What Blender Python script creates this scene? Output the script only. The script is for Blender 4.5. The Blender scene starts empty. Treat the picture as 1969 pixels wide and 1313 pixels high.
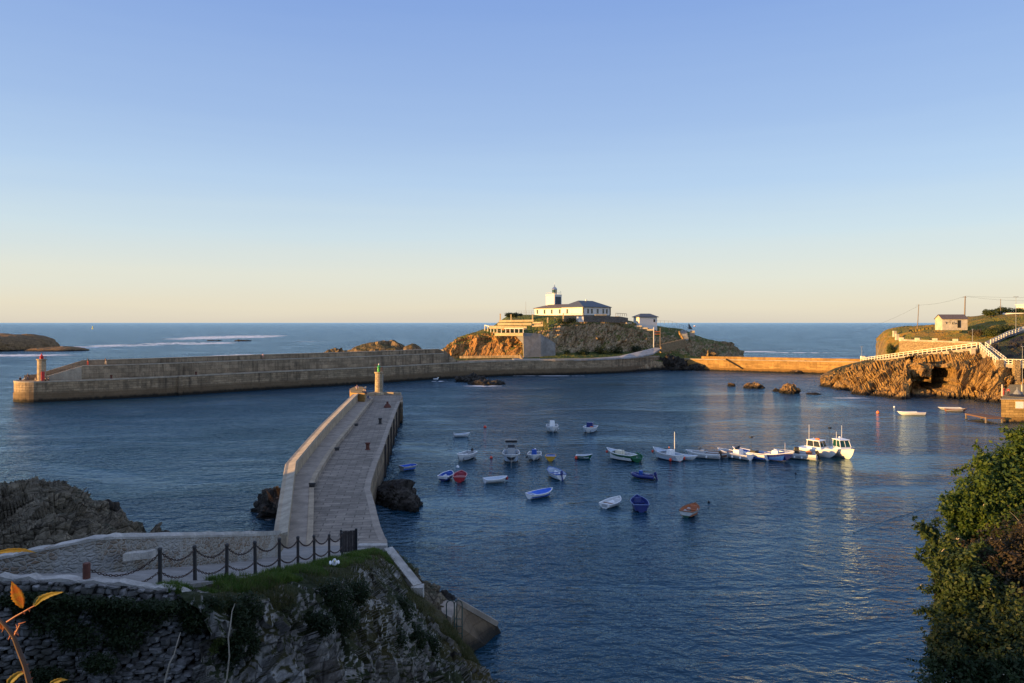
import bpy, bmesh, math, random
import numpy as np
from mathutils import Vector, Matrix, noise
R = math.radians
S = bpy.context.scene
COL = S.collection
random.seed(7); np.random.seed(7)

# ---------------------------------------------------------------- camera
F = 1422.0                     # focal length in pixels of the 1969 px wide photograph
HORIZON = 620.0
CAMZ = 20.0
cam = bpy.data.cameras.new('camera')
camo = bpy.data.objects.new('camera', cam); COL.objects.link(camo)
camo.location = (0, 0, CAMZ); camo.rotation_euler = (R(90), 0, 0)
cam.sensor_width = 36; cam.lens = 36 * F / 1969
cam.shift_y = -(656.5 - HORIZON) / 1969
cam.clip_start = 0.1; cam.clip_end = 300000
S.camera = camo

# ---------------------------------------------------------------- sky and sun
SUN_AZ, SUN_EL = -112.0, 5.2
w = bpy.data.worlds.new('World'); S.world = w; w.use_nodes = True
wn = w.node_tree.nodes
sky = wn.new('ShaderNodeTexSky'); sky.sky_type = 'NISHITA'; sky.sun_disc = False
sky.sun_elevation = R(SUN_EL); sky.sun_rotation = R(SUN_AZ)
sky.altitude = 0; sky.air_density = 1.0; sky.dust_density = 0.6; sky.ozone_density = 3.0
EXPO, SKYK = 1.0, 0.15
# the evening air of this sky: the physical sky is balanced by elevation towards the photograph's cream horizon and clear blue
tc = wn.new('ShaderNodeTexCoord'); sx = wn.new('ShaderNodeSeparateXYZ'); w.node_tree.links.new(tc.outputs['Generated'], sx.inputs[0])
cr = wn.new('ShaderNodeValToRGB'); # faint uneven veils low in the air
vmp = wn.new('ShaderNodeMapping'); vmp.inputs['Scale'].default_value = (2, 2, 40); w.node_tree.links.new(tc.outputs['Generated'], vmp.inputs[0])
vno = wn.new('ShaderNodeTexNoise'); vno.inputs['Scale'].default_value = 1.3; vno.inputs['Detail'].default_value = 5; w.node_tree.links.new(vmp.outputs[0], vno.inputs['Vector'])
vad = wn.new('ShaderNodeMath'); vad.operation = 'MULTIPLY_ADD'; vad.inputs[1].default_value = .022; w.node_tree.links.new(vno.outputs['Fac'], vad.inputs[0])
vs_ = wn.new('ShaderNodeMath'); vs_.operation = 'SUBTRACT'; vs_.inputs[1].default_value = .011; w.node_tree.links.new(sx.outputs[2], vs_.inputs[0])
w.node_tree.links.new(vs_.outputs[0], vad.inputs[2]); w.node_tree.links.new(vad.outputs[0], cr.inputs[0])
def lin(c): return [((v / 255 + .055) / 1.055) ** 2.4 for v in c]
stops = [(0.0, (216, 207, 192)), (.02, (227, 218, 197)), (.06, (223, 223, 211)), (.115, (204, 219, 226)), (.183, (180, 204, 231)), (.26, (159, 186, 226)), (.40, (132, 163, 219)), (.60, (150, 172, 220)), (1.0, (168, 184, 224))]  # last stops: unseen upper sky, brightened to add fill in the shade
while len(cr.color_ramp.elements) < len(stops): cr.color_ramp.elements.new(.5)
for e_, (p_, c_) in zip(cr.color_ramp.elements, stops):
    e_.position = p_; e_.color = (*lin(c_), 1)
vm = wn.new('ShaderNodeVectorMath'); vm.operation = 'SCALE'; vm.inputs['Scale'].default_value = 1 / (SKYK * 2 ** EXPO)
w.node_tree.links.new(cr.outputs[0], vm.inputs[0])
mxs = wn.new('ShaderNodeMix'); mxs.data_type = 'RGBA'; mxs.inputs[0].default_value = .9
w.node_tree.links.new(sky.outputs[0], mxs.inputs[6]); w.node_tree.links.new(vm.outputs[0], mxs.inputs[7])
w.node_tree.links.new(mxs.outputs[2], wn['Background'].inputs[0])
wn['Background'].inputs[1].default_value = SKYK
sl = bpy.data.lights.new('sun', 'SUN'); sl.energy = 4.9; sl.angle = R(0.6); sl.color = (1.0, 0.56, 0.17)
so = bpy.data.objects.new('sun', sl); COL.objects.link(so)
sd = Vector((math.sin(R(SUN_AZ)) * math.cos(R(SUN_EL)), math.cos(R(SUN_AZ)) * math.cos(R(SUN_EL)), math.sin(R(SUN_EL))))
so.rotation_euler = sd.to_track_quat('Z', 'Y').to_euler(); so.location = sd * 300
S.view_settings.view_transform = 'Standard'; S.view_settings.look = 'None'
S.view_settings.gamma = 1; S.view_settings.exposure = EXPO + .12

# ---------------------------------------------------------------- measuring helpers
def W(px, py, D):              # the point D metres ahead of the lens plane seen at this pixel of the photograph
    return Vector(((px - 984.5) * D / F, D, CAMZ - (py - HORIZON) * D / F))
def G(px, py, z=0.0):          # the point of height z seen at this pixel
    D = (CAMZ - z) * F / (py - HORIZON)
    return Vector(((px - 984.5) * D / F, D, z))
def X(px, D): return (px - 984.5) * D / F

# ---------------------------------------------------------------- materials
MT = {}
class NTW:
    def __init__(s, name):
        s.m = bpy.data.materials.new(name); s.m.use_nodes = True
        s.nt = s.m.node_tree; s.b = s.nt.nodes['Principled BSDF']; MT[name] = s.m
        s._c = None
    def n(s, t, **props):
        nd = s.nt.nodes.new('ShaderNode' + t)
        for k, v in props.items(): setattr(nd, k, v)
        return nd
    def l(s, a, b): s.nt.links.new(a, b)
    def co(s):
        if s._c is None: s._c = s.n('TexCoord').outputs['Object']
        return s._c
    def mp(s, scale=(1, 1, 1), rot=(0, 0, 0), src=None):
        m = s.n('Mapping'); m.inputs['Scale'].default_value = scale; m.inputs['Rotation'].default_value = rot
        s.l(src or s.co(), m.inputs[0]); return m.outputs[0]
    def along(s, axis, scale):      # coordinates turned so that z runs along the given axis, then scaled
        m = s.n('Mapping'); m.vector_type = 'TEXTURE'
        m.inputs['Rotation'].default_value = Vector(axis).to_track_quat('Z', 'Y').to_euler()
        m.inputs['Scale'].default_value = [1 / q for q in scale]; s.l(s.co(), m.inputs[0]); return m.outputs[0]
    def noise(s, scale, detail=6, rough=.6, vec=None, dist=0.0):
        nd = s.n('TexNoise'); nd.inputs['Scale'].default_value = scale; nd.inputs['Detail'].default_value = detail
        nd.inputs['Roughness'].default_value = rough; nd.inputs['Distortion'].default_value = dist
        s.l(vec or s.co(), nd.inputs['Vector']); return nd.outputs['Fac']
    def vor(s, scale, feature='F1', vec=None, out='Distance', rnd=1.0):
        nd = s.n('TexVoronoi'); nd.feature = feature; nd.inputs['Scale'].default_value = scale
        nd.inputs['Randomness'].default_value = rnd
        s.l(vec or s.co(), nd.inputs['Vector']); return nd.outputs[out]
    def ramp(s, fac, stops):
        r = s.n('ValToRGB'); e = r.color_ramp.elements
        while len(e) < len(stops): e.new(.5)
        for i, (p, c) in enumerate(stops):
            e[i].position = p; e[i].color = (c[0], c[1], c[2], 1) if hasattr(c, '__len__') else (c, c, c, 1)
        s.l(fac, r.inputs[0]); return r.outputs[0]
    def math(s, op, a, b=None, c=None, clamp=False):
        m = s.n('Math'); m.operation = op; m.use_clamp = clamp
        for i, v in enumerate((a, b, c)):
            if v is None: continue
            if hasattr(v, 'is_linked'): s.l(v, m.inputs[i])
            else: m.inputs[i].default_value = v
        return m.outputs[0]
    def mix(s, f, a, b, mode='MIX'):
        m = s.n('Mix'); m.data_type = 'RGBA'; m.blend_type = mode
        for sock, v in ((m.inputs[0], f), (m.inputs[6], a), (m.inputs[7], b)):
            if hasattr(v, 'is_linked'): s.l(v, sock)
            elif hasattr(v, '__len__'): sock.default_value = (v[0], v[1], v[2], 1)
            else: sock.default_value = v
        return m.outputs[2]
    def pos(s):
        g = s.n('NewGeometry'); sp = s.n('SeparateXYZ'); s.l(g.outputs['Position'], sp.inputs[0]); return sp.outputs
    def nz(s):
        g = s.n('NewGeometry'); sp = s.n('SeparateXYZ'); s.l(g.outputs['Normal'], sp.inputs[0]); return sp.outputs[2]
    def bump(s, h, strength=.5, dist=.1, prev=None):
        b = s.n('Bump'); b.inputs['Strength'].default_value = strength; b.inputs['Distance'].default_value = dist
        s.l(h, b.inputs['Height'])
        if prev: s.l(prev, b.inputs['Normal'])
        return b.outputs[0]
    def done(s, color, rough=.8, normal=None, metal=0, spec=.5):
        if hasattr(color, 'is_linked'): s.l(color, s.b.inputs['Base Color'])
        else: s.b.inputs['Base Color'].default_value = (color[0], color[1], color[2], 1)
        if hasattr(rough, 'is_linked'): s.l(rough, s.b.inputs['Roughness'])
        else: s.b.inputs['Roughness'].default_value = rough
        s.b.inputs['Metallic'].default_value = metal
        s.b.inputs['Specular IOR Level'].default_value = spec
        if normal: s.l(normal, s.b.inputs['Normal'])
        return s.m

def sc(c, k): return tuple(x * k for x in c)
def plain(name, c, rough=.5, var=.15, scale=3.0, metal=0, bump=0.0):
    m = NTW(name); f = m.noise(scale, 5)
    col = m.mix(m.ramp(f, [(.35, 0), (.7, 1)]), sc(c, 1 - var), sc(c, 1 + var * .6))
    return m.done(col, rough, m.bump(f, bump, .02) if bump else None, metal)

def rock(name, c1, c2, c3, s=.25, rot=(.4, .1, .9), an=(1, 1, .25), bump=.9, bd=.5, wet=1.4, grass=None, gth=.72, gsoft=.12, glow=None, iron=None):
    m = NTW(name)
    v = m.along(rot, (s * an[0], s * an[1], s * an[2]))
    a = m.noise(1.6, 9, .65, v, .6); b = m.noise(7, 7, .7, v); c = m.noise(s * 1.2, 5)
    cr = m.vor(2.2, 'DISTANCE_TO_EDGE', v)
    col = m.ramp(a, [(.3, c1), (.52, c2), (.72, c3)])
    col = m.mix(m.ramp(b, [(.34, .8), (.58, 0)]), col, sc(c1, .4), 'MIX')
    col = m.mix(m.ramp(c, [(.42, .0), (.62, .5)]), col, sc(c3, .8))
    col = m.mix(m.ramp(cr, [(0, .75), (.05, 0)]), col, sc(c1, .3))
    if iron:      # orange tint west of this line, plain grey-tan rock east of it
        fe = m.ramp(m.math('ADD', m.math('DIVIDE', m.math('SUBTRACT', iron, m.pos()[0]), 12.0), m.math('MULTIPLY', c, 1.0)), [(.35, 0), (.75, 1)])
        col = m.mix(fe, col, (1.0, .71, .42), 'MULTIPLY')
    if wet:
        z = m.math('ADD', m.pos()[2], m.math('MULTIPLY', m.math('SUBTRACT', a, .5), 1.6))
        col = m.mix(m.ramp(m.math('DIVIDE', z, wet * 1.6), [(.35, 1), (.8, 0)]), col, (.018, .016, .013))
    h = m.math('ADD', m.math('MULTIPLY', a, 1.2), m.math('MULTIPLY', b, .6))
    h = m.math('ADD', h, m.math('MULTIPLY', m.math('MINIMUM', cr, .12), 3))
    nrm = m.bump(h, bump, bd)
    if grass:
        g1, g2 = grass
        gn = m.noise(.35, 8, .65); gf = m.noise(2.5, 8, .7)
        f = m.math('ADD', m.nz(), m.math('MULTIPLY', m.math('SUBTRACT', gn, .5), .8))
        f = m.ramp(f, [(gth - gsoft, 0), (gth + gsoft, 1)])
        if glow is not None:   # no grass on the low, wave-washed rock
            f = m.math('MULTIPLY', f, m.ramp(m.math('DIVIDE', m.math('ADD', m.pos()[2], m.math('MULTIPLY', gn, 3)), glow * 2), [(.45, 0), (.62, 1)]))
        gc = m.mix(m.ramp(gf, [(.35, 0), (.65, 1)]), g1, g2)
        gc = m.mix(m.ramp(m.noise(.16, 5), [(.45, 0), (.65, .75)]), gc, (g2[0] * 1.7, g2[1] * 1.1, g2[2] * .9))
        col = m.mix(f, col, gc)
    return m.done(col, .9, nrm, spec=.25)

def concrete(name, c, dark=(.05, .045, .04), s=.35, block=None, wet=None, streak=.8, bump=.5, rough=.9, seed=0):
    m = NTW(name)
    v = m.mp((1, 1, 1)); st = m.mp((1, 1, .09))
    a = m.noise(s, 7, .6, v); b = m.noise(s * 9, 7, .7, v); d = m.noise(s * 3.2, 6, .6, st)
    col = m.mix(m.ramp(a, [(.35, 0), (.65, 1)]), sc(c, .72), sc(c, 1.18))
    col = m.mix(m.ramp(b, [(.3, .5), (.6, 0)]), col, sc(c, .5))
    col = m.mix(m.math('MULTIPLY', m.math('MULTIPLY', m.ramp(d, [(.46, 0), (.66, 1)]), m.ramp(m.noise(.07, 3), [(.38, .15), (.62, 1)])), streak), col, dark)
    bl = m.noise(s * 1.7, 8, .7, m.mp((1, 1, 1.6)), .6)
    col = m.mix(m.math('MULTIPLY', m.ramp(bl, [(.52, 0), (.64, 1)]), streak * .6), col, sc(dark, 1.5))
    h = b
    if block:
        bw, bh = block[:2]
        br = m.n('TexBrick'); br.inputs['Scale'].default_value = 1
        br.inputs['Brick Width'].default_value = bw; br.inputs['Row Height'].default_value = bh
        br.inputs['Mortar Size'].default_value = block[2] if len(block) > 2 else .03
        br.inputs['Mortar Smooth'].default_value = .3
        br.inputs['Color1'].default_value = (1, 1, 1, 1); br.inputs['Color2'].default_value = (.55, .55, .55, 1)
        br.inputs['Mortar'].default_value = (.3, .3, .3, 1)
        cx = m.n('CombineXYZ'); sp = m.n('SeparateXYZ'); m.l(m.co(), sp.inputs[0])
        if len(block) > 3 and block[3] == 'flat':
            m.l(m.mp((1, 1, 1), (0, 0, block[4])), br.inputs['Vector'])
        else:
            m.l(m.math('ADD', m.math('MULTIPLY', sp.outputs[0], .75), m.math('MULTIPLY', sp.outputs[1], .66)), cx.inputs[0])
            m.l(sp.outputs[2], cx.inputs[1]); m.l(cx.outputs[0], br.inputs['Vector'])
        col = m.mix(.75, col, br.outputs['Color'], 'MULTIPLY')
        h = m.math('ADD', m.math('MULTIPLY', b, .5), m.math('MULTIPLY', m.math('SUBTRACT', 1, br.outputs['Fac']), .6))
    if wet:
        z = m.math('ADD', m.pos()[2], m.math('MULTIPLY', m.math('SUBTRACT', d, .5), 1.2))
        col = m.mix(m.ramp(m.math('DIVIDE', z, wet * 4), [(.27, .8), (.36, 0)]), col, (c[0] * .30, c[1] * .27, c[2] * .24))
        col = m.mix(m.ramp(m.math('DIVIDE', z, wet * 2), [(.12, 1), (.30, 0)]), col, (.02, .017, .012))
    return m.done(col, rough, m.bump(h, bump, .12), spec=.3)

def masonry(name, c1, c2, mortar, scale=2.2, an=(1, 1, 1.7), bump=1.0, bd=.12, moss=None, edge=.06, rough=.9):
    m = NTW(name)
    w0 = m.n('TexNoise'); w0.inputs['Scale'].default_value = scale * .9; w0.inputs['Detail'].default_value = 5
    m.l(m.co(), w0.inputs['Vector'])
    wv = m.n('VectorMath'); wv.operation = 'SCALE'; m.l(w0.outputs['Color'], wv.inputs[0]); wv.inputs['Scale'].default_value = .8 / scale
    ad = m.n('VectorMath'); ad.operation = 'ADD'; m.l(m.co(), ad.inputs[0]); m.l(wv.outputs[0], ad.inputs[1])
    v = m.mp(an, src=ad.outputs[0])
    e = m.vor(scale, 'DISTANCE_TO_EDGE', v); cid = m.vor(scale, 'F1', v, 'Color')
    sp = m.n('SeparateColor'); m.l(cid, sp.inputs[0])
    fine = m.noise(scale * 5, 7, .7)
    col = m.mix(sp.outputs[0], c1, c2)
    col = m.mix(m.ramp(fine, [(.3, .6), (.65, 0)]), col, sc(c1, .35))
    col = m.mix(m.ramp(e, [(edge * .4, 1), (edge, 0)]), col, mortar)
    if moss:
        mn = m.noise(.55, 7, .65)
        col = m.mix(m.ramp(mn, [(.5, 0), (.58, 1)]), col, moss)
    h = m.math('ADD', m.math('MULTIPLY', m.math('MINIMUM', e, edge * 2.5), 4), m.math('MULTIPLY', fine, .35))
    return m.done(col, rough, m.bump(h, bump, bd), spec=.25)

plain('white_paint', (.76, .73, .67), .6, .08)
plain('boat_white', (.88, .88, .87), .3, .08, 4)
plain('boat_grey', (.42, .44, .45), .4, .12, 4)
plain('boat_blue', (.02, .09, .42), .35, .2, 4)
plain('tarp_blue', (.015, .12, .62), .7, .2, 5)
plain('boat_navy', (.015, .03, .17), .3, .2, 4)
plain('boat_red', (.42, .025, .03), .35, .2, 4)
plain('boat_green', (.01, .11, .045), .3, .2, 4)
plain('boat_yellow', (.62, .33, .02), .35, .15, 4)
plain('boat_orange', (.45, .14, .05), .55, .2, 4)
plain('boat_wood', (.22, .10, .05), .6, .25, 4)
plain('boat_black', (.012, .013, .016), .35, .2, 4)
plain('inner_light', (.42, .5, .58), .6, .12, 4)
plain('buoy_red', (.75, .07, .03), .4, .1)
plain('buoy_orange', (.85, .2, .04), .4, .1)
plain('buoy_yellow', (.85, .7, .08), .4, .1)
plain('red_paint', (.55, .03, .03), .5, .12)
plain('green_paint', (.01, .32, .06), .4, .12)
plain('dark_green_glass', (.01, .06, .045), .08, .1)
plain('dark_glass', (.02, .025, .03), .08, .1)
plain('dark_opening', (.012, .011, .010), .9, .1)
plain('steel', (.45, .46, .47), .35, .1, metal=.9)
plain('rail_white', (.80, .74, .58), .6, .08)
plain('dark_metal', (.03, .028, .027), .6, .25, 8, bump=.3)
plain('rust_metal', (.12, .035, .02), .75, .3, 8, bump=.3)
plain('galv', (.35, .36, .36), .5, .12, metal=.5)
plain('slate', (.075, .085, .10), .55, .25, 2.5, bump=.4)
plain('slate_warm', (.13, .10, .085), .7, .3, 2.5, bump=.4)
plain('pole_wood', (.20, .16, .12), .85, .25, 3, bump=.4)
plain('plank_dark', (.055, .045, .04), .85, .4, 6, bump=.6)
plain('skin', (.45, .26, .18), .55, .08)
plain('hair_dark', (.03, .02, .015), .6, .1)
plain('cloth_dark', (.02, .022, .03), .85, .1)
plain('cloth_navy', (.03, .05, .12), .85, .1)
plain('cloth_pink', (.62, .35, .36), .85, .1)
plain('cloth_red', (.45, .04, .03), .85, .1)
plain('cloth_beige', (.5, .42, .32), .85, .1)
plain('cloth_grey', (.2, .21, .22), .85, .1)
plain('gull_white', (.78, .78, .76), .8, .05)
plain('twig', (.42, .36, .28), .8, .2, 8)
plain('bark', (.10, .06, .04), .85, .3, 10)
plain('asphalt_path', (.17, .165, .16), .92, .18, .8, bump=.2)
plain('window_frame', (.5, .48, .42), .6, .1)
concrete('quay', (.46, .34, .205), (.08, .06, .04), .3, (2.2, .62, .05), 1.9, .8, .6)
concrete('upper_wall', (.44, .335, .215), (.09, .07, .048), .35, (3.2, 1.1, .04), None, .85, .5)
concrete('coping', (.46, .39, .29), (.14, .13, .11), .5, None, None, .3, .3)
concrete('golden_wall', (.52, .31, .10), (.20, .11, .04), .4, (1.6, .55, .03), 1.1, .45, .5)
concrete('terrace_gold', (.66, .50, .27), (.3, .2, .1), .6, None, None, .35, .4)
concrete('parapet_edge', (.46, .40, .30), (.19, .16, .12), .8, None, None, .4, .35)
concrete('pier_wall', (.36, .27, .17), (.05, .042, .032), .5, (1.3, .55, .04), 1.6, .8, .7)
concrete('flagstones', (.33, .275, .215), (.12, .095, .07), .8, (1.5, .75, .05, 'flat', -.136), None, .0, .6)
concrete('walk_stone', (.36, .30, .235), (.12, .115, .11), .8, None, None, .3, .35)
concrete('parapet', (.44, .35, .24), (.17, .14, .11), .8, None, None, .4, .35)
concrete('render_old', (.62, .54, .40), (.25, .23, .2), .6, None, None, .5, .3)
concrete('retaining', (.30, .29, .27), (.12, .115, .105), .5, None, None, .5, .6)
concrete('tower_stone', (.55, .43, .27), (.3, .22, .14), .8, (.5, .42, .02), None, .35, .3)
concrete('path_light', (.36, .36, .35), (.2, .2, .2), .4, None, None, .2, .2)
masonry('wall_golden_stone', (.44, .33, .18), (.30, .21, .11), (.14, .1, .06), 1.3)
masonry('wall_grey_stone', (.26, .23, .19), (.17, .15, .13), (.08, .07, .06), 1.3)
masonry('rubble_render', (.42, .38, .31), (.27, .18, .11), (.40, .37, .32), 4.5, (1, 1, 1.6), .8, .05, (.42, .40, .36), .10)
masonry('rubble_wall', (.10, .09, .08), (.05, .045, .04), (.03, .028, .025), 2.7, (1, 1, 2.5), 1.0, .12, (.04, .042, .022), .05)
rock('sea_rock', (.08, .05, .028), (.26, .16, .07), (.40, .25, .11), .35, bump=1, bd=.5, wet=.9)
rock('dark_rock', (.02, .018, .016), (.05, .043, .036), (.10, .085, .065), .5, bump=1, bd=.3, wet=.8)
rock('islet_rock', (.08, .055, .03), (.26, .18, .09), (.40, .28, .14), .22, bump=1, bd=.8, wet=1.0, grass=((.05, .055, .018), (.10, .085, .03)), gth=.8, glow=4.5)
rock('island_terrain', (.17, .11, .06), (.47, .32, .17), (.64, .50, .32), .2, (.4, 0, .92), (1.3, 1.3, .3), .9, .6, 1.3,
     grass=((.035, .07, .012), (.10, .12, .028)), gth=.62, gsoft=.08, glow=3.6, iron=6.0)  # iron sets the x west of which the orange tint comes in
rock('headland_terrain', (.13, .07, .025), (.42, .24, .08), (.56, .36, .13), .28, (.68, .15, .72), (1.5, 1.3, .22), 1.0, .6, .9,
     grass=((.05, .055, .014), (.11, .095, .03)), gth=.74, gsoft=.1, glow=4)
rock('outcrop', (.05, .042, .03), (.20, .165, .11), (.38, .31, .21), .5, (1, .1, .15), (1.4, 1.4, .5), 1.0, .25, .9,
     grass=((.03, .035, .015), (.06, .055, .03)), gth=.88, gsoft=.1, glow=2.0)
rock('near_cliff', (.045, .04, .03), (.26, .235, .205), (.66, .63, .58), .36, (.62, .2, .75), (1.4, 1.4, .5), 1.0, .25, 0,
     grass=((.016, .026, .008), (.04, .045, .016)), gth=.42, gsoft=.08)
rock('hillside', (.05, .04, .03), (.10, .085, .06), (.16, .13, .09), .4, bump=.6, bd=.3, wet=0,
     grass=((.02, .035, .012), (.05, .06, .02)), gth=.4, gsoft=.2)

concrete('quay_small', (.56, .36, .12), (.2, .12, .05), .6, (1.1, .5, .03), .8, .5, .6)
plain('plank_brown', (.16, .085, .05), .85, .3, 5, bump=.5)
rock('headland_green', (.12, .08, .04), (.26, .18, .09), (.33, .24, .12), .3, bump=.9, bd=.4, wet=0, grass=((.07, .10, .014), (.20, .155, .03)), gth=.42, gsoft=.14)

concrete('path_fore', (.27, .25, .225), (.08, .08, .08), .7, None, None, .35, .35)
concrete('capping_white', (.50, .47, .42), (.15, .14, .12), 1.3, None, None, .45, .5)
plain('green_rail', (.012, .05, .04), .5, .25, 6)
plain('rust_chain', (.055, .03, .022), .8, .35, 9)
HILLTOP = 24.6

def banded(name, low, high, z0, c3=None, z1=None):
    m = NTW(name); sp = m.n('SeparateXYZ'); m.l(m.co(), sp.inputs[0]); f = m.math('GREATER_THAN', sp.outputs[2], z0)
    col = m.mix(f, low, high)
    if c3: col = m.mix(m.math('GREATER_THAN', sp.outputs[2], z1), col, c3)
    col = m.mix(m.ramp(m.noise(4, 5), [(.4, .0), (.7, .35)]), col, (.12, .11, .1)); return m.done(col, .35)
banded('hull_dark_band', (.62, .62, .6), (.015, .016, .02), .42, (.72, .73, .72), .88)
banded('hull_white_top', (.02, .03, .12), (.72, .73, .74), .30)
banded('hull_green_band', (.02, .09, .05), (.62, .63, .6), .22)
banded('hull_green', (.01, .06, .03), (.012, .13, .05), .1, (.6, .6, .58), .86)
banded('hull_red_line', (.45, .03, .03), (.74, .74, .73), .06)
banded('hull_navy', (.6, .6, .6), (.015, .03, .2), .12, (.7, .7, .7), 1.05)
plain('boat_cream', (.72, .66, .50), .4, .08, 4)
plain('boat_red_in', (.30, .03, .05), .5, .2, 4)
plain('boat_rail_pink', (.62, .3, .3), .5, .1, 4)
plain('boat_rail_green', (.05, .22, .13), .5, .2, 4)
plain('boat_blue_pale', (.12, .18, .38), .5, .1, 4)
plain('inner_white', (.62, .63, .62), .6, .12, 4)
plain('buoy_orange_dull', (.42, .16, .07), .8, .4, 9, bump=.5)
plain('twig_red', (.34, .09, .04), .6, .3, 30)

m = NTW('rubble_stone')      # separate stones, each with its own tone, set in the wall by their positions
rp = m.n('NewGeometry'); rr_ = m.ramp(rp.outputs['Random Per Island'], [(0, (.12, .112, .10)), (.4, (.22, .21, .195)), (.75, (.31, .30, .285)), (1, (.42, .41, .39))])
nf = m.noise(5, 8, .7); nl = m.noise(.6, 6)
cc = m.mix(m.ramp(nf, [(.35, .75), (.65, 0)]), rr_, (.05, .045, .04)); cc = m.mix(m.ramp(nl, [(.5, 0), (.62, .7)]), cc, (.045, .045, .03))
m.done(cc, .92, m.bump(nf, .8, .03), spec=.2)

# leaves: diffuse + a little light through them
def leafmat(name, c1, c2, c3, trans=.35, scale=1.2):
    m = NTW(name); gi = m.noise(scale, 4); fi = m.noise(scale * 14, 3)
    col = m.mix(m.ramp(gi, [(.38, 0), (.62, 1)]), c1, c2); col = m.mix(m.ramp(fi, [(.5, 0), (.7, 1)]), col, c3)
    m.done(col, .55, spec=.3)
    tr = m.n('BsdfTranslucent'); m.l(col, tr.inputs[0]); mx = m.n('MixShader'); mx.inputs[0].default_value = trans
    out = [n for n in m.nt.nodes if n.type == 'OUTPUT_MATERIAL'][0]
    m.l(m.b.outputs[0], mx.inputs[1]); m.l(tr.outputs[0], mx.inputs[2]); m.l(mx.outputs[0], out.inputs[0])
leafmat('leaf_laurel', (.03, .065, .012), (.065, .11, .016), (.12, .15, .025))
leafmat('leaf_dark', (.015, .03, .01), (.03, .05, .015), (.05, .06, .02))
leafmat('leaf_brown', (.03, .032, .015), (.055, .04, .022), (.08, .055, .035))
leafmat('leaf_dry', (.05, .06, .02), (.09, .09, .03), (.14, .12, .05))
leafmat('leaf_yellowgreen', (.10, .13, .02), (.16, .17, .03), (.22, .14, .02), .45, 8)
leafmat('leaf_autumn', (.40, .085, .01), (.34, .21, .02), (.30, .035, .01), .5, 60)
leafmat('grass_blade', (.04, .10, .012), (.09, .15, .022), (.17, .17, .05), .4, 1.4)
leafmat('grass_wild', (.045, .06, .015), (.09, .09, .03), (.15, .12, .06), .4, .5)

leafmat('leaf_hill', (.04, .06, .015), (.075, .10, .02), (.12, .11, .03), .3, .3)
leafmat('leaf_brownish', (.09, .07, .03), (.16, .10, .045), (.08, .09, .03), .3, .3)
leafmat('leaf_darkgreen', (.03, .055, .018), (.05, .085, .022), (.09, .11, .03))
leafmat('leaf_darkgreen2', (.018, .04, .013), (.04, .065, .02), (.07, .08, .03))
leafmat('leaf_pale', (.20, .17, .04), (.30, .24, .07), (.12, .14, .03), .45, 40)
leafmat('leaf_pale2', (.16, .17, .04), (.25, .22, .06), (.3, .14, .03), .45, 40)
# water
m = NTW('sea_water')
P = m.pos()
hx = m.math('DIVIDE', m.math('SUBTRACT', P[0], 38), 62); hy = m.math('DIVIDE', m.math('SUBTRACT', P[1], 120), 150)
inside = m.math('ADD', m.math('POWER', m.math('ABSOLUTE', hx), 2), m.math('POWER', m.math('ABSOLUTE', hy), 2))
calm = m.ramp(inside, [(.6, 0), (1.25, 1)])
v1 = m.mp((1, 1.6, 1), (0, 0, .25)); v2 = m.mp((.8, 1.3, 1), (0, 0, -.5))
big = m.noise(.10, 4, .5, v1); mid = m.noise(.50, 4, .5, v1, .6); sm = m.noise(1.75, 3, .55, v2, .3)
lee = m.n('VectorMath'); lee.operation = 'DISTANCE'; m.l(m.co(), lee.inputs[0]); lee.inputs[1].default_value = (118, 168, 0)
amp = m.math('ADD', .54, m.math('MULTIPLY', calm, .8))
amp = m.math('MULTIPLY', amp, m.ramp(m.math('DIVIDE', lee.outputs['Value'], 80.0), [(.25, .30), (.75, 1)]))
gust = m.ramp(m.noise(.03, 5, .6, m.mp((1, 2.4, 1)), .8), [(.36, .30), (.5, .8), (.66, 1.25)])
h = m.math('ADD', m.math('MULTIPLY', mid, .62), m.math('MULTIPLY', sm, .27))
h = m.math('MULTIPLY', m.math('MULTIPLY', h, amp), gust)
h = m.math('ADD', h, m.math('MULTIPLY', m.math('MULTIPLY', big, calm), 1.6))
nb = m.bump(h, 1.0, 1.0)
foam = None
FOAM = [(445, 648, 75, 190, 1.0), (365, 660, 60, 60, .75), (245, 664, 40, 45, .8), (120, 668, 60, 40, .6), (445, 684, 16, 30, .9), (590, 657, 60, 40, .25),
        (510, 958, 3.6, 9, .5), (470, 1000, 5, 8, .35), (1440, 676, 30, 14, .75), (1540, 678, 34, 12, .55), (20, 683, 60, 30, .5),
        (930, 742, 12, 6, .35), (850, 733, 6, 3, .5), (1530, 755, 9, 3, .3), (1640, 765, 14, 4, .3), (1050, 722.5, 30, 2.5, .4), (560, 1010, 2.2, 5, .3)]
fn = m.noise(.16, 9, .72, m.mp((1, .55, 1), (0, 0, .2)), .5)
for (fx, fy, rx, ry, k) in FOAM:
    g = G(fx, fy)
    sb = m.n('VectorMath'); sb.operation = 'SUBTRACT'; m.l(m.co(), sb.inputs[0]); sb.inputs[1].default_value = g
    ml = m.n('VectorMath'); ml.operation = 'MULTIPLY'; m.l(sb.outputs[0], ml.inputs[0]); ml.inputs[1].default_value = (1 / rx, 1 / ry, 0)
    ln = m.n('VectorMath'); ln.operation = 'LENGTH'; m.l(ml.outputs[0], ln.inputs[0])
    f = m.math('MULTIPLY', m.math('SUBTRACT', 1.0, ln.outputs['Value'], clamp=True), k * 1.3)
    foam = f if foam is None else m.math('MAXIMUM', foam, f)
caps = m.ramp(m.noise(.06, 9, .75, m.mp((1, 2.0, 1))), [(.66, 0), (.72, .6)])
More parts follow.
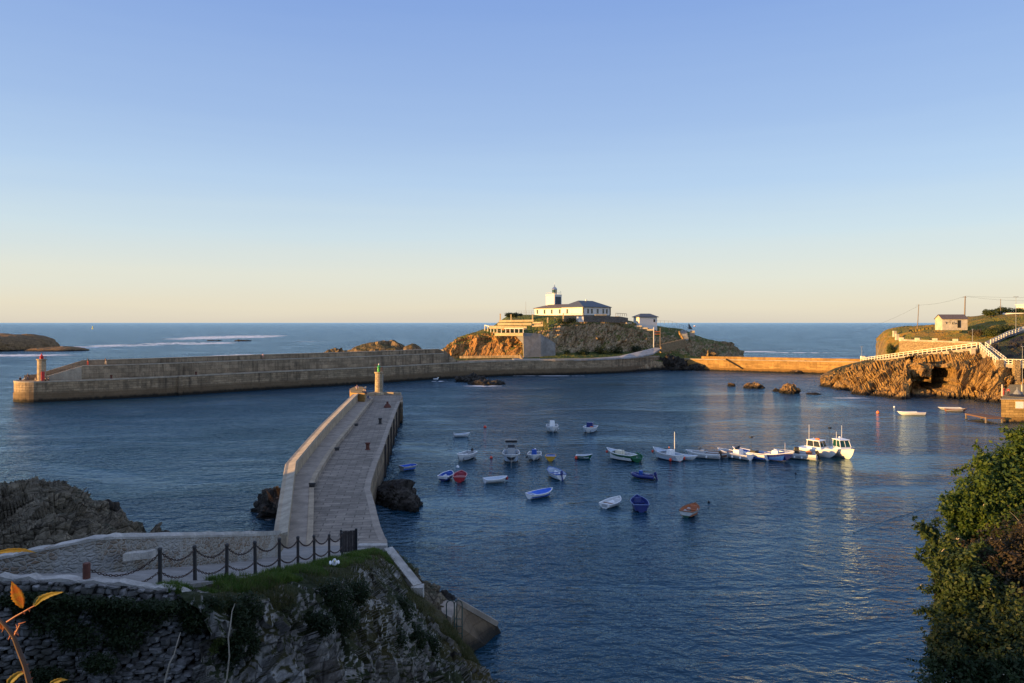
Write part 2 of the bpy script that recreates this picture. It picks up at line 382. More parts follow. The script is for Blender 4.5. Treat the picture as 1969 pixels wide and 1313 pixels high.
foam = m.math('MULTIPLY', m.math('MULTIPLY', foam, 1.7), m.ramp(m.math('ADD', m.math('MULTIPLY', fn, .55), m.math('MULTIPLY', m.noise(.022, 6, .7, m.mp((1, .45, 1)), 1.0), .45)), [(.42, 0), (.53, 1)]))
foam = m.math('ADD', foam, m.math('MULTIPLY', caps, calm), clamp=True)
foam = m.ramp(foam, [(.30, 0), (.62, .95)])
deep = m.mix(m.ramp(m.noise(.02, 4), [(.4, 0), (.6, 1)]), (.003, .026, .050), (.005, .036, .062))
# a dielectric sea: light from below (deep) and a slightly blue mirror, blended by the Fresnel of the rippled normal
m.done(m.mix(foam, deep, (.80, .80, .80)), .6, nb, spec=0.0)
gl = m.n('BsdfGlossy'); gl.inputs['Color'].default_value = (.66, .86, 1.0, 1); m.l(nb, gl.inputs['Normal'])
m.l(m.math('ADD', .07, m.math('MULTIPLY', calm, .13)), gl.inputs['Roughness'])
frs = m.n('Fresnel'); frs.inputs['IOR'].default_value = 1.333; m.l(nb, frs.inputs['Normal'])
mxw = m.n('MixShader'); m.l(m.math('MULTIPLY', frs.outputs[0], m.math('SUBTRACT', 1.0, m.math('MULTIPLY', foam, .9))), mxw.inputs[0])
outw = [n for n in m.nt.nodes if n.type == 'OUTPUT_MATERIAL'][0]
m.l(m.b.outputs[0], mxw.inputs[1]); m.l(gl.outputs[0], mxw.inputs[2]); m.l(mxw.outputs[0], outw.inputs[0])

# ---------------------------------------------------------------- mesh helpers
def mats_of(m): return [MT[x] for x in (m if isinstance(m, (list, tuple)) else [m])]
def tag(o, label=None, cat=None, group=None, kind=None):
    if label: o['label'] = label
    if cat: o['category'] = cat
    if group: o['group'] = group
    if kind: o['kind'] = kind
    return o
def empty(name, loc=(0, 0, 0), rz=0.0, label=None, cat=None, group=None):
    o = bpy.data.objects.new(name, None); COL.objects.link(o); o.location = loc; o.rotation_euler.z = rz
    o.empty_display_size = .3
    return tag(o, label, cat, group)
class MB:
    def __init__(s): s.v = []; s.f = []; s.mi = []
    def add(s, vs, fs, mi=0):
        k = len(s.v); s.v += [tuple(v) for v in vs]; s.f += [tuple(i + k for i in f) for f in fs]; s.mi += [mi] * len(fs); return s
    def box(s, c, d, rz=0.0, mi=0, taper=1.0, rot=None):
        x, y, z = d[0] / 2, d[1] / 2, d[2] / 2; t = taper
        vs = [Vector(p) for p in ((-x, -y, -z), (x, -y, -z), (x, y, -z), (-x, y, -z), (-x * t, -y * t, z), (x * t, -y * t, z), (x * t, y * t, z), (-x * t, y * t, z))]
        M = rot if rot else Matrix.Rotation(rz, 3, 'Z')
        return s.add([M @ v + Vector(c) for v in vs], [(0, 3, 2, 1), (4, 5, 6, 7), (0, 1, 5, 4), (1, 2, 6, 5), (2, 3, 7, 6), (3, 0, 4, 7)], mi)
    def bar(s, a, b, w, h, mi=0):           # a squared beam from a to b, w wide, h high (h along world up)
        a, b = Vector(a), Vector(b); d = (b - a).normalized()
        up = Vector((0, 0, 1)); side = d.cross(up)
        if side.length < 1e-4: side = Vector((1, 0, 0))
        side.normalize(); u = side.cross(d).normalized()
        q = [side * sx * w / 2 + u * sy * h / 2 for sx, sy in ((-1, -1), (1, -1), (1, 1), (-1, 1))]
        return s.add([a + p for p in q] + [b + p for p in q], [(3, 2, 1, 0), (4, 5, 6, 7), (0, 1, 5, 4), (1, 2, 6, 5), (2, 3, 7, 6), (3, 0, 4, 7)], mi)
    def wall(s, a, b, za, zb, base, th, mi=0):   # upright wall between plan points a and b, top heights za, zb, foot height(s) base
        a, b = Vector((a[0], a[1])), Vector((b[0], b[1])); d = (b - a).normalized(); n = Vector((-d.y, d.x)) * th / 2
        b0, b1 = base if hasattr(base, '__len__') else (base, base)
        p = [a - n, b - n, b + n, a + n]
        lo = [(p[0].x, p[0].y, b0), (p[1].x, p[1].y, b1), (p[2].x, p[2].y, b1), (p[3].x, p[3].y, b0)]
        hi = [(p[0].x, p[0].y, za), (p[1].x, p[1].y, zb), (p[2].x, p[2].y, zb), (p[3].x, p[3].y, za)]
        return s.add(lo + hi, [(0, 3, 2, 1), (4, 5, 6, 7), (0, 1, 5, 4), (1, 2, 6, 5), (2, 3, 7, 6), (3, 0, 4, 7)], mi)
    def tube(s, pts, r, n=6, mi=0, cap=True):
        pts = [Vector(p) for p in pts]; rs = r if hasattr(r, '__len__') else [r] * len(pts)
        k = len(s.v); prev = None
        for i, p in enumerate(pts):
            d = (pts[min(i + 1, len(pts) - 1)] - pts[max(i - 1, 0)]).normalized()
            ref = Vector((0, 0, 1)) if abs(d.z) < .9 else Vector((1, 0, 0))
            a = d.cross(ref).normalized() if prev is None else (prev - d * prev.dot(d)).normalized()
            prev = a; b = d.cross(a)
            for j in range(n):
                t = 2 * math.pi * j / n; s.v.append(tuple(p + (a * math.cos(t) + b * math.sin(t)) * rs[i]))
        for i in range(len(pts) - 1):
            for j in range(n):
                a0 = k + i * n + j; a1 = k + i * n + (j + 1) % n
                s.f.append((a0, a1, a1 + n, a0 + n)); s.mi.append(mi)
        if cap:
            s.f.append(tuple(k + j for j in range(n))[::-1]); s.f.append(tuple(k + (len(pts) - 1) * n + j for j in range(n))); s.mi += [mi, mi]
        return s
    def lathe(s, prof, c=(0, 0, 0), n=16, mi=0, ph=0.0):
        k = len(s.v); c = Vector(c)
        for r, z in prof:
            for j in range(n):
                t = ph + 2 * math.pi * j / n; s.v.append((c.x + r * math.cos(t), c.y + r * math.sin(t), c.z + z))
        for i in range(len(prof) - 1):
            for j in range(n):
                a0 = k + i * n + j; a1 = k + i * n + (j + 1) % n
                s.f.append((a0, a1, a1 + n, a0 + n)); s.mi.append(mi)
        s.f.append(tuple(k + j for j in range(n))[::-1]); s.f.append(tuple(k + (len(prof) - 1) * n + j for j in range(n))); s.mi += [mi, mi]
        return s
    def ball(s, c, r, n=10, sq=(1, 1, 1), mi=0):
        k = len(s.v); m_ = n // 2
        for i in range(1, m_):
            a = math.pi * i / m_
            for j in range(n):
                t = 2 * math.pi * j / n
                s.v.append((c[0] + r * sq[0] * math.sin(a) * math.cos(t), c[1] + r * sq[1] * math.sin(a) * math.sin(t), c[2] - r * sq[2] * math.cos(a)))
        for i in range(m_ - 2):
            for j in range(n):
                a0 = k + i * n + j; a1 = k + i * n + (j + 1) % n
                s.f.append((a0, a1, a1 + n, a0 + n)); s.mi.append(mi)
        b0 = len(s.v); s.v.append((c[0], c[1], c[2] - r * sq[2])); s.v.append((c[0], c[1], c[2] + r * sq[2]))
        for j in range(n):
            s.f.append((b0, k + (j + 1) % n, k + j)); s.f.append((b0 + 1, k + (m_ - 2) * n + j, k + (m_ - 2) * n + (j + 1) % n)); s.mi += [mi, mi]
        return s
    def prism(s, poly, z0, z1, mi=0):
        n = len(poly)
        z0 = z0 if hasattr(z0, '__len__') else [z0] * n; z1 = z1 if hasattr(z1, '__len__') else [z1] * n
        vs = [(p[0], p[1], z0[i]) for i, p in enumerate(poly)] + [(p[0], p[1], z1[i]) for i, p in enumerate(poly)]
        fs = [tuple(range(n))[::-1], tuple(range(n, 2 * n))] + [(i, (i + 1) % n, n + (i + 1) % n, n + i) for i in range(n)]
        return s.add(vs, fs, mi)
    def build(s, name, m, parent=None, smooth=False, bevel=0.0, origin=None):
        if origin is not None:
            o_ = Vector(origin); s.v = [tuple(Vector(v) - o_) for v in s.v]
        me = bpy.data.meshes.new(name); me.from_pydata(s.v, [], s.f); me.update()
        for mm in mats_of(m): me.materials.append(mm)
        if any(s.mi): me.polygons.foreach_set('material_index', s.mi)
        if smooth:
            me.polygons.foreach_set('use_smooth', [True] * len(s.f))
        bm = bmesh.new(); bm.from_mesh(me); bmesh.ops.recalc_face_normals(bm, faces=bm.faces); bm.to_mesh(me); bm.free()
        o = bpy.data.objects.new(name, me); COL.objects.link(o)
        if smooth:
            try: me.set_sharp_from_angle(angle=R(40))
            except Exception: pass
        if parent: o.parent = parent
        if origin is not None: o.location = origin
        if bevel:
            b = o.modifiers.new('bevel', 'BEVEL'); b.width = bevel; b.segments = 2; b.limit_method = 'ANGLE'; b.angle_limit = R(35)
        return o

def copy_tree(o, parent=None):
    c = o.copy(); COL.objects.link(c); c.parent = parent
    for ch in list(o.children): copy_tree(ch, c)
    return c

def catmull(P, t):       # P (K,3) control points, t in 0..K-1
    K = len(P); i = np.clip(np.floor(t).astype(int), 0, K - 2); f = (t - i)[:, None]
    p1 = P[i]; p2 = P[i + 1]; p0 = P[np.clip(i - 1, 0, K - 1)]; p3 = P[np.clip(i + 2, 0, K - 1)]
    lin = p1 + (p2 - p1) * f
    cm = .5 * ((2 * p1) + (-p0 + p2) * f + (2 * p0 - 5 * p1 + 4 * p2 - p3) * f * f + (-p0 + 3 * p1 - 3 * p2 + p3) * f ** 3)
    return lin * .4 + cm * .6

def vd_chunk(q, o):      # a fractured block: constant offset plus a tilted facet inside each cell
    d, pts = noise.voronoi(q + Vector((o, o, o))); c = pts[0]
    hx = math.sin(c.x * 12.9 + c.y * 78.2 + c.z * 37.7) * 43758.5; hx -= math.floor(hx)
    hy = math.sin(c.x * 39.3 + c.y * 11.1 + c.z * 83.1) * 24634.6; hy -= math.floor(hy)
    r = q + Vector((o, o, o)) - c
    return (hx - .5) + r.x * (hy - .5) * 1.8 + r.z * (hx - .5) * 1.8
def loft(name, rows, nu, seg, m, amps, rough=dict(), parent=None, post=None, seed=0, smooth=False):
    """rows: lists of (px, py, D) or Vectors; seg: subdivisions between rows; amps: roughness in metres at each row"""
    A = np.array([[list(W(*p)) if not isinstance(p, Vector) else list(p) for p in r] for r in rows], float)
    K = A.shape[1]; t = np.linspace(0, K - 1, nu)
    A = np.array([catmull(r, t) for r in A])
    out = []; am = []
    for i in range(len(rows) - 1):
        n = seg[i]
        for j in range(n + (1 if i == len(rows) - 2 else 0)):
            f = j / n; out.append(A[i] * (1 - f) + A[i + 1] * f); am.append(amps[i] * (1 - f) + amps[i + 1] * f)
    P = np.array(out); nv = len(P)
    du = np.gradient(P, axis=1); dv = np.gradient(P, axis=0)
    N = np.cross(du, dv); L = np.linalg.norm(N, axis=2, keepdims=True); N = N / np.maximum(L, 1e-9)
    f1 = rough.get('f', .12); st = rough.get('strata', (.5, .1, .85)); an = rough.get('an', (1.4, 1.4, .4))
    M = Vector(st).to_track_quat('Z', 'Y').to_matrix().transposed()
    up = Vector((0, 0, 1))
    for i in range(nv):
        a = am[i]
        if a <= 0: continue
        for j in range(nu):
            p = Vector(P[i, j]); q = M @ p; q = Vector((q.x * an[0], q.y * an[1], q.z * an[2])) * f1 + Vector((seed * 13.7, 0, 0))
            d1 = noise.noise(q); d2 = noise.noise(q * 2.3 + Vector((5, 3, 1))); vd = noise.voronoi(q * 2.6)[0]
            crack = min(vd[1] - vd[0], .25) * 4 - .6
            d3 = noise.noise(q * 6.1); d4 = noise.noise(p * f1 * 14)
            c0 = vd_chunk(q * .9, 1.0); c1 = vd_chunk(q * 2.8, 3.0)
            k = d1 * .7 + d2 * .22 + crack * .12 + c0 * .9 + c1 * .40 + d3 * .08 + d4 * .07
            nn = Vector(N[i, j]); P[i, j] += np.array(nn * (a * k))
    if post: P = post(P, nv, nu)
    vs = P.reshape(-1, 3)
    fs = [(i * nu + j, i * nu + j + 1, (i + 1) * nu + j + 1, (i + 1) * nu + j) for i in range(nv - 1) for j in range(nu - 1)]
    me = bpy.data.meshes.new(name); me.from_pydata(vs.tolist(), [], fs); me.update()
    for mm in mats_of(m): me.materials.append(mm)
    up_sum = sum(p.normal.z * p.area for p in me.polygons)
    if up_sum < 0: me.flip_normals()
    if smooth: me.polygons.foreach_set('use_smooth', [True] * len(fs))
    o = bpy.data.objects.new(name, me); COL.objects.link(o)
    if parent: o.parent = parent
    return o

def boulder(name, c, dims, m, rz=0.0, seed=0, amp=.35, f=.5, sub=5, parent=None, flat=.0, an=(1, 1, 1)):
    bm = bmesh.new(); bmesh.ops.create_icosphere(bm, subdivisions=sub, radius=1)
    Rz = Matrix.Rotation(rz, 3, 'Z'); mx = max(dims)
    for v in bm.verts:
        p = v.co.copy()
        if p.z < -.35: p.z = -.35
        q = Vector((p.x * dims[0], p.y * dims[1], p.z * dims[2]))
        s_ = q * f; s_ = Vector((s_.x * an[0], s_.y * an[1], s_.z * an[2])) + Vector((seed * 7.3, seed * 3.1, 0))
        vd = noise.voronoi(s_ * 1.4)[0]
        k = noise.noise(s_) * .6 + noise.noise(s_ * 2.7) * .2 + noise.noise(s_ * 6.3) * .08 + min(vd[1] - vd[0], .3) * .3 + vd_chunk(s_ * 1.0, 2) * .6 + vd_chunk(s_ * 2.8, 5) * .22
        d = Vector((p.x, p.y, p.z * .9)).normalized()
        q += Vector((d.x, d.y, d.z)) * (k - .15) * amp * min(mx, 3 * dims[2])
        v.co = Rz @ q
    me = bpy.data.meshes.new(name); bm.to_mesh(me); bm.free()
    for mm in mats_of(m): me.materials.append(mm)
    o = bpy.data.objects.new(name, me); COL.objects.link(o); o.location = c
    # world-scale texture: keep object coordinates near world scale
    if parent: o.parent = parent
    return o

def leaves(name, blobs, count, size, m, parent=None, seed=0, shell=.55, droop=.2, aspect=.5, jitter=.18, up=.25, origin=None):
    """many small folded leaves spread through the volumes of the blobs (centre, radii)"""
    rs = np.random.RandomState(seed + 11)
    vols = np.array([b[1][0] * b[1][1] * b[1][2] for b in blobs]) ** (2 / 3); vols = vols / vols.sum()
    idx = rs.choice(len(blobs), count, p=vols)
    C = np.array([list(b[0]) for b in blobs])[idx]; Rr = np.array([b[1] for b in blobs])[idx]
    d = rs.normal(size=(count, 3)); d /= np.linalg.norm(d, axis=1)[:, None]
    # clumping: bumps on the blob surface
    key = np.floor(d * 3.2 + idx[:, None] * .37); hsh = np.sin(key @ np.array([12.9, 78.2, 37.7])) * 43758.5; lump = hsh - np.floor(hsh)
    rad = (shell + (1 - shell) * rs.rand(count) ** .6) * (1 + (lump - .5) * jitter * 2)
    P = C + d * rad[:, None] * Rr
    n = d + rs.normal(size=(count, 3)) * .7 + np.array([0, 0, up * 2]); n /= np.linalg.norm(n, axis=1)[:, None]
    t = np.cross(n, rs.normal(size=(count, 3))); t /= np.linalg.norm(t, axis=1)[:, None]; t[:, 2] -= droop; t /= np.linalg.norm(t, axis=1)[:, None]
    b = np.cross(n, t)
    s = size * (.45 + 1.1 * rs.rand(count))[:, None]
    fold = n * s * .16
    V = np.stack([P, P + t * s * .5 + b * s * aspect * .5 - fold, P + t * s, P + t * s * .5 - b * s * aspect * .5 - fold, P + t * s * .5], axis=1).reshape(-1, 3)
    k = np.arange(count) * 5
    Fc = np.stack([k, k + 1, k + 2, k + 4, k, k + 4, k + 2, k + 3], axis=1).reshape(-1)
    me = bpy.data.meshes.new(name)
    if origin is not None: V = V - np.array(origin)
    me.vertices.add(len(V)); me.vertices.foreach_set('co', V.reshape(-1).astype('f'))
    me.loops.add(len(Fc)); me.loops.foreach_set('vertex_index', Fc.astype('i'))
    me.polygons.add(count * 2); me.polygons.foreach_set('loop_start', np.arange(0, count * 8, 4).astype('i')); me.polygons.foreach_set('loop_total', np.full(count * 2, 4, 'i'))
    me.update(calc_edges=True); me.validate()
    for mm in mats_of(m): me.materials.append(mm)
    o = bpy.data.objects.new(name, me); COL.objects.link(o)
    if parent: o.parent = parent
    if origin is not None: o.location = origin
    return o

def blades(name, roots, h, wdt, m, seed=0, lean=.35, parent=None):
    rs = np.random.RandomState(seed + 5); n = len(roots); P = np.array(roots, float)
    a = rs.rand(n) * 2 * np.pi; d = np.stack([np.cos(a), np.sin(a), 0 * a], 1); hh = (h * (.4 + .9 * rs.rand(n)))[:, None]
    l = (lean * rs.rand(n))[:, None] * hh; a2 = rs.rand(n) * 2 * np.pi; ld = np.stack([np.cos(a2), np.sin(a2), 0 * a2], 1)
    up = np.array([0, 0, 1.0])
    V = np.stack([P - d * wdt, P + d * wdt, P + d * wdt * .6 + up * hh * .6 + ld * l * .5, P - d * wdt * .6 + up * hh * .6 + ld * l * .5, P + up * hh + ld * l * 1.4], 1).reshape(-1, 3)
    k = np.arange(n) * 5; q = np.stack([k, k + 1, k + 2, k + 3], 1); t3 = np.stack([k + 3, k + 2, k + 4], 1)
    me = bpy.data.meshes.new(name); me.from_pydata(V.tolist(), [], q.tolist() + t3.tolist()); me.update()
    for mm in mats_of(m): me.materials.append(mm)
    o = bpy.data.objects.new(name, me); COL.objects.link(o)
    if parent: o.parent = parent
    return o

# ---------------------------------------------------------------- water
rings = [0.01, 30, 60, 120, 240, 500, 1000, 2500, 8000, 25000, 70000]; ns = 64
mb = MB()
for r in rings:
    for j in range(ns): mb.v.append((r * math.sin(2 * math.pi * j / ns), r * math.cos(2 * math.pi * j / ns), 0))
for i in range(len(rings) - 1):
    for j in range(ns):
        mb.f.append((i * ns + j, i * ns + (j + 1) % ns, (i + 1) * ns + (j + 1) % ns, (i + 1) * ns + j)); mb.mi.append(0)
tag(mb.build('water', 'sea_water'), kind='structure')
tag(MB().box((0, 30000, -6), (140000, 70000, .5)).build('seabed', 'hillside'), kind='structure')

# ---------------------------------------------------------------- island
px = [852, 885, 930, 975, 1007, 1040, 1075, 1130, 1180, 1230, 1268, 1312, 1355, 1400, 1430]
def row(ys, ds): return [(p, y, d) for p, y, d in zip(px, ys, ds)]
def rowz(zs, ds): return [Vector((X(p, d), d, z)) for p, z, d in zip(px, zs, ds)]
def ppath(p):  # depth of the front edge of the quay
    return np.interp(p, [32, 343, 500, 719, 850, 982, 1073, 1185, 1250, 1300], [183.5, 203, 219, 241, 263, 279, 281, 293, 309, 316])
D0 = [float(ppath(p)) for p in px]
r0 = rowz([-2] * 15, [d + 3 for d in D0[:9]] + [300, 309, 315, 318, 334, 345])
r1 = rowz([4.9] * 9 + [5.4, 3.6, 2.5, 2.2, 3.2, 2.8], [d + 4 for d in D0[:9]] + [305, 311.5, 317, 321, 336, 347])
r2 = rowz([5.6, 5.7, 5.7, 5.8, 5.9, 6.6, 7.2, 7.6, 7.6, 7.2, 6.6, 6.0, 4.6, 6.5, 4.5], [296, 299, 300, 299, 298, 303, 305, 307, 309, 311, 315, 322, 326, 339, 349])
r3 = row([676, 663, 655, 660, 665, 662, 660, 658, 656, 655, 664, 676, 690, 668, 680], [298, 302, 302, 302, 301, 305, 307, 309, 311, 314, 319, 325, 328, 343, 351])
r4 = row([671, 652, 641, 642, 652, 650, 632, 624, 627, 636, 646, 650, 668, 660, 678], [301, 306, 306, 306, 305, 308, 309, 311, 314, 318, 324, 332, 338, 348, 354])
r5 = row([669, 648, 634, 630, 641, 632, 618, 619, 622, 628, 634, 634, 652, 659, 678], [307, 313, 314, 312, 311, 313, 314, 316, 319, 324, 332, 342, 347, 352, 357])
r6 = row([672, 652, 634, 619, 618, 610, 610, 610, 613, 623, 629, 633, 651, 660, 679], [318, 326, 330, 322, 321, 320, 319, 321, 324, 331, 340, 350, 353, 356, 360])
r7 = row([676, 660, 640, 608, 605, 606, 606, 606, 610, 621, 627, 635, 655, 663, 681], [335, 342, 348, 342, 336, 330, 326, 328, 334, 342, 350, 358, 360, 361, 363])
r8 = rowz([2, 6, 14, 21.5, 22.8, 22.8, 22.8, 22.8, 21, 18.5, 17, 13, 10, 8, 5], [350, 358, 366, 368, 370, 370, 370, 370, 370, 368, 366, 366, 366, 366, 366])
r9 = rowz([-3] * 15, [370, 378, 386, 395, 400, 402, 402, 402, 400, 395, 388, 382, 376, 372, 370])
sh_ = [0, 0, 0, 0, 0, 1, 2, 5, 8, 10, 7, 3, 0, 0, 0]      # the centre of the cliff recedes to the right, away from the low sun
def shift(r, k): return [(a[0], a[1], a[2] + s_ * k) if not isinstance(a, Vector) else Vector((a.x * (a.y + s_ * k) / a.y, a.y + s_ * k, a.z)) for a, s_ in zip(r, sh_)]
r2, r3, r4, r5, r6 = shift(r2, 1), shift(r3, 1), shift(r4, 1), shift(r5, 1), shift(r6, .6)
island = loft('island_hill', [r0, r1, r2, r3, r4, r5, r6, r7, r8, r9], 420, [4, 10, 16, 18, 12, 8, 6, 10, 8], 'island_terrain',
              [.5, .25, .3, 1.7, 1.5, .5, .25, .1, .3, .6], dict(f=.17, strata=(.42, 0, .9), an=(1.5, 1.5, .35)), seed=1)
tag(island, kind='structure')

# ---------------------------------------------------------------- outer breakwater
def offset(P, d):    # offset a plan polyline to its left by d
    out = []
    for i, p in enumerate(P):
        a = P[max(i - 1, 0)]; b = P[min(i + 1, len(P) - 1)]; t = (Vector(b) - Vector(a)).normalized()
        out.append((p[0] - t.y * d, p[1] + t.x * d))
    return out
def smoothline(P, n):
    P = np.array([[*p, 0] for p in P], float); t = np.linspace(0, len(P) - 1, n); q = catmull(P, t)
    return [(float(a[0]), float(a[1])) for a in q]
QI = [(X(p, d), d) for p, d in ((74, 185.6), (200, 192.5), (343, 203), (500, 219), (719, 243), (850, 263), (980, 278), (1073, 282), (1185, 293), (1250, 308), (1268, 314))]
QI = smoothline(QI, 60)
WID = 11.5
def strip(mb, A, B, za0, za1, mi=0, drop=0.0):      # solid between polylines A and B (same count), floor za0, top za1 (numbers or lists)
    n = len(A)
    z0 = za0 if hasattr(za0, '__len__') else [za0] * n; z1 = za1 if hasattr(za1, '__len__') else [za1] * n
    vs = []
    for i in range(n):
        vs += [(A[i][0], A[i][1], z0[i]), (B[i][0], B[i][1], z0[i]), (B[i][0], B[i][1], z1[i] - drop), (A[i][0], A[i][1], z1[i])]
    fs = []
    for i in range(n - 1):
        a = i * 4; b = a + 4
        for j in range(4): fs.append((a + j, a + (j + 1) % 4, b + (j + 1) % 4, b + j))
    fs += [(3, 2, 1, 0), tuple((n - 1) * 4 + j for j in range(4))]
    return mb.add(vs, fs, mi)
bw = empty('breakwater', (QI[0][0], QI[0][1], 0), 0, 'long curved stone breakwater with a rounded end, raised wall and walkway closing the harbour', 'breakwater')
BO = bw.location.copy()
def bpart(mb, name, m, parent=None, **k):
    o = mb.build(name, m, **k); o.parent = parent or bw; o.matrix_parent_inverse = Matrix.Translation(-BO); return o
mb = MB(); A = QI; B = offset(QI, WID)
zt = list(np.interp(np.linspace(0, 1, 60), [0, .45, .6, 1], [5.2, 5.4, 5.7, 5.8]))
strip(mb, A, B, -3, zt)
# the rounded head
t0 = (Vector(QI[1]) - Vector(QI[0])).normalized(); c0 = (Vector(A[0]) + Vector(B[0])) / 2; r0_ = WID / 2
ang0 = math.atan2(A[0][1] - c0.y, A[0][0] - c0.x)
head = [(c0.x + r0_ * math.cos(ang0 - math.pi * k / 18), c0.y + r0_ * math.sin(ang0 - math.pi * k / 18)) for k in range(19)]
mb.prism(head, -3, 5.2)
bpart(mb, 'quay_body', 'quay')
mb = MB()     # a stone string course and coping along the edge
hA = head[::-1] + A[1:]; hz = [5.2] * 18 + zt
hAo = offset(hA, -.10); hAi = offset(hA, .55)
strip(mb, hAo, hAi, [z - .28 for z in hz], [z + .05 for z in hz])
bpart(mb, 'edge_coping', 'coping')
mb = MB(); h2 = offset(hA, -.16); strip(mb, h2, hA, -.5, 2.25); bpart(mb, 'footing_course', 'quay')
# upper wall: from the stairs to the bend
iS, iE = 4, 31
UA = offset(QI, 3.1)[iS:iE]; UB = offset(QI, 5.9)[iS:iE]; UC = offset(QI, 6.9)[iS:iE]
n = len(UA); zw = list(np.linspace(8.75, 8.9, n)); zp = list(np.linspace(9.95, 10.3, n))
mb = MB(); strip(mb, UA, UB, 4.9, zw); bpart(mb, 'upper_wall', 'upper_wall')
mb = MB(); strip(mb, UB, UC, 4.9, zp); bpart(mb, 'parapet', 'upper_wall')
mb = MB(); strip(mb, offset(UA, -.12), offset(UA, .5), [z - .22 for z in zw], [z + .04 for z in zw])
strip(mb, offset(UB, -.06), offset(UC, .06), [z for z in zp], [z + .12 for z in zp]); bpart(mb, 'wall_coping', 'coping')
# sloping end towards the island
d_ = (Vector(UA[-1]) - Vector(UA[-2])).normalized(); e1 = Vector(UA[-1]) + d_ * 6
mb = MB(); mb.wall((Vector(UA[-1]) + Vector(UC[-1])) / 2, (Vector(UA[-1]) + Vector(UC[-1])) / 2 + d_ * 6, 10.2, 5.9, 4.9, 3.7); bpart(mb, 'end_ramp', 'upper_wall')
# stairs at the head end
s0 = (Vector(UA[0]) + Vector(UB[0])) / 2; sdir = (Vector(UA[0]) - Vector(UA[1])).normalized()
mb = MB(); NS = 20; run = .52
for k in range(NS):
    a = s0 + sdir * (k * run); b = s0 + sdir * ((k + 1) * run); z = 8.75 - (k + 1) * 3.45 / (NS + 1)
    mb.wall(a, b, z, z, 4.9, 2.6)
bpart(mb, 'stairs', 'coping')
sn = Vector((sdir.y, -sdir.x)); sp0 = Vector(UB[0]) * .5 + Vector(UC[0]) * .5
mb = MB(); L = NS * run
mb.wall(sp0 + sdir * -.0, sp0 + sdir * L, 9.95, 6.6, 4.9, .9); mb.wall(sp0 + sdir * L, sp0 + sdir * (L + 2.4), 6.6, 6.5, 4.9, .9)
bpart(mb, 'stair_parapet', 'upper_wall')
# buttress, recesses and iron bollard studs on the inner face
mb = MB(); q = Vector(QI[17]); mb.box((X(346, 203), 203.1, 2.2), (1.1, 1.2, 6.0), R(42)); bpart(mb, 'buttress', 'quay')
# low kerb walls of the path towards the island
mb = MB(); K1 = offset(QI, .35)[31:57]; K2 = offset(QI, .85)[31:57]; strip(mb, K1, K2, 5.6, 6.0); bpart(mb, 'path_kerb', 'coping')
mb = MB(); mb.bar(W(884, 686.5, 297), W(1000, 685.5, 291), .5, 1.0); mb.bar(W(1000, 684.5, 290.8), W(1006, 695, 283), .5, 1.4); bpart(mb, 'boundary_wall', 'upper_wall')

def mooring_bollard(c, h=.75, r=.22, mat='rust_metal', label=None, group=None):
    mb = MB(); mb.lathe([(r * 1.25, 0), (r * 1.25, .06), (r * .85, .12), (r * .8, h * .7), (r * 1.15, h * .82), (r * 1.2, h * .95), (r * .7, h)], n=14)
    o = mb.build('mooring_bollard', mat, smooth=True); o.location = c
    return tag(o, label, 'bollard', group)

# entrance light with red lantern
t = empty('light_tower', W(80, 733.5, 188), 0, 'pale round harbour light column with a red lantern and red door on the breakwater head', 'light tower')
mb = MB(); mb.lathe([(1.15, -.2), (1.12, .3), (1.0, .5), (.97, 5.4), (1.15, 5.5), (1.2, 5.7), (1.1, 5.75)], n=12); mb.build('column', 'tower_stone', t)
mb = MB(); mb.lathe([(.42, 5.75), (.42, 6.2), (.46, 6.25), (.4, 6.45), (.2, 6.75), (.08, 7.0), (.05, 7.2)], n=14); mb.build('lantern', 'red_paint', t, smooth=True)
mb = MB(); mb.box((.74, -.66, 1.35), (.75, .2, 2.5), R(48)); mb.build('door', 'red_paint', t)
mb = MB()
for k in range(8):
    a = k * math.pi / 4; mb.tube([(1.05 * math.cos(a), 1.05 * math.sin(a), 5.73), (1.05 * math.cos(a), 1.05 * math.sin(a), 6.4)], .025, 4)
mb.tube([(1.05 * math.cos(k * math.pi / 8), 1.05 * math.sin(k * math.pi / 8), 6.4) for k in range(17)], .025, 4); mb.build('railing', 'rust_metal', t)

# ---------------------------------------------------------------- inner pier
zD = 4.3
def GP(px, py, z=zD): g = G(px, py, z); return (g.x, g.y)
edge = [GP(743.5, 1040), GP(738, 1030), GP(730.6, 1012), GP(723.5, 986), GP(720.5, 972), GP(711, 941), GP(713, 925), GP(725, 888), GP(737, 859), GP(752, 815), GP(762, 788), GP(769, 771)]
kerb = [GP(600, 1066), GP(601, 1045), GP(602, 1015), GP(602.5, 985), GP(603, 965), GP(603, 941), GP(609, 925), GP(630, 888), GP(649, 859), GP(683, 817), GP(702, 791), GP(717, 771.5)]
zW = zD + .55
walk = [GP(px_, py_, zW) for px_, py_ in ((551, 1060), (554, 1035), (557, 1010), (560, 985), (562.5, 960), (568, 915), (577, 903), (605, 866), (630, 835), (666, 795), (686, 774), (704, 757.5))]
pier = empty('pier', (edge[0][0] - 3, edge[0][1], 0), 0, 'straight stone pier with flagstone deck and raised walkway running out to a small green light', 'pier')
PO = pier.location.copy()
def ppart(mb, name, m, parent=None, **k):
    o = mb.build(name, m, **k); o.parent = parent or pier; o.matrix_parent_inverse = Matrix.Translation(-PO); return o
mb = MB(); strip(mb, edge, kerb, -3, zD - .02); ppart(mb, 'pier_body', 'pier_wall')
mb = MB(); e2 = [(x - .02, y) for x, y in edge]; strip(mb, e2, kerb, zD - .018, zD + .004); ppart(mb, 'deck', 'flagstones')
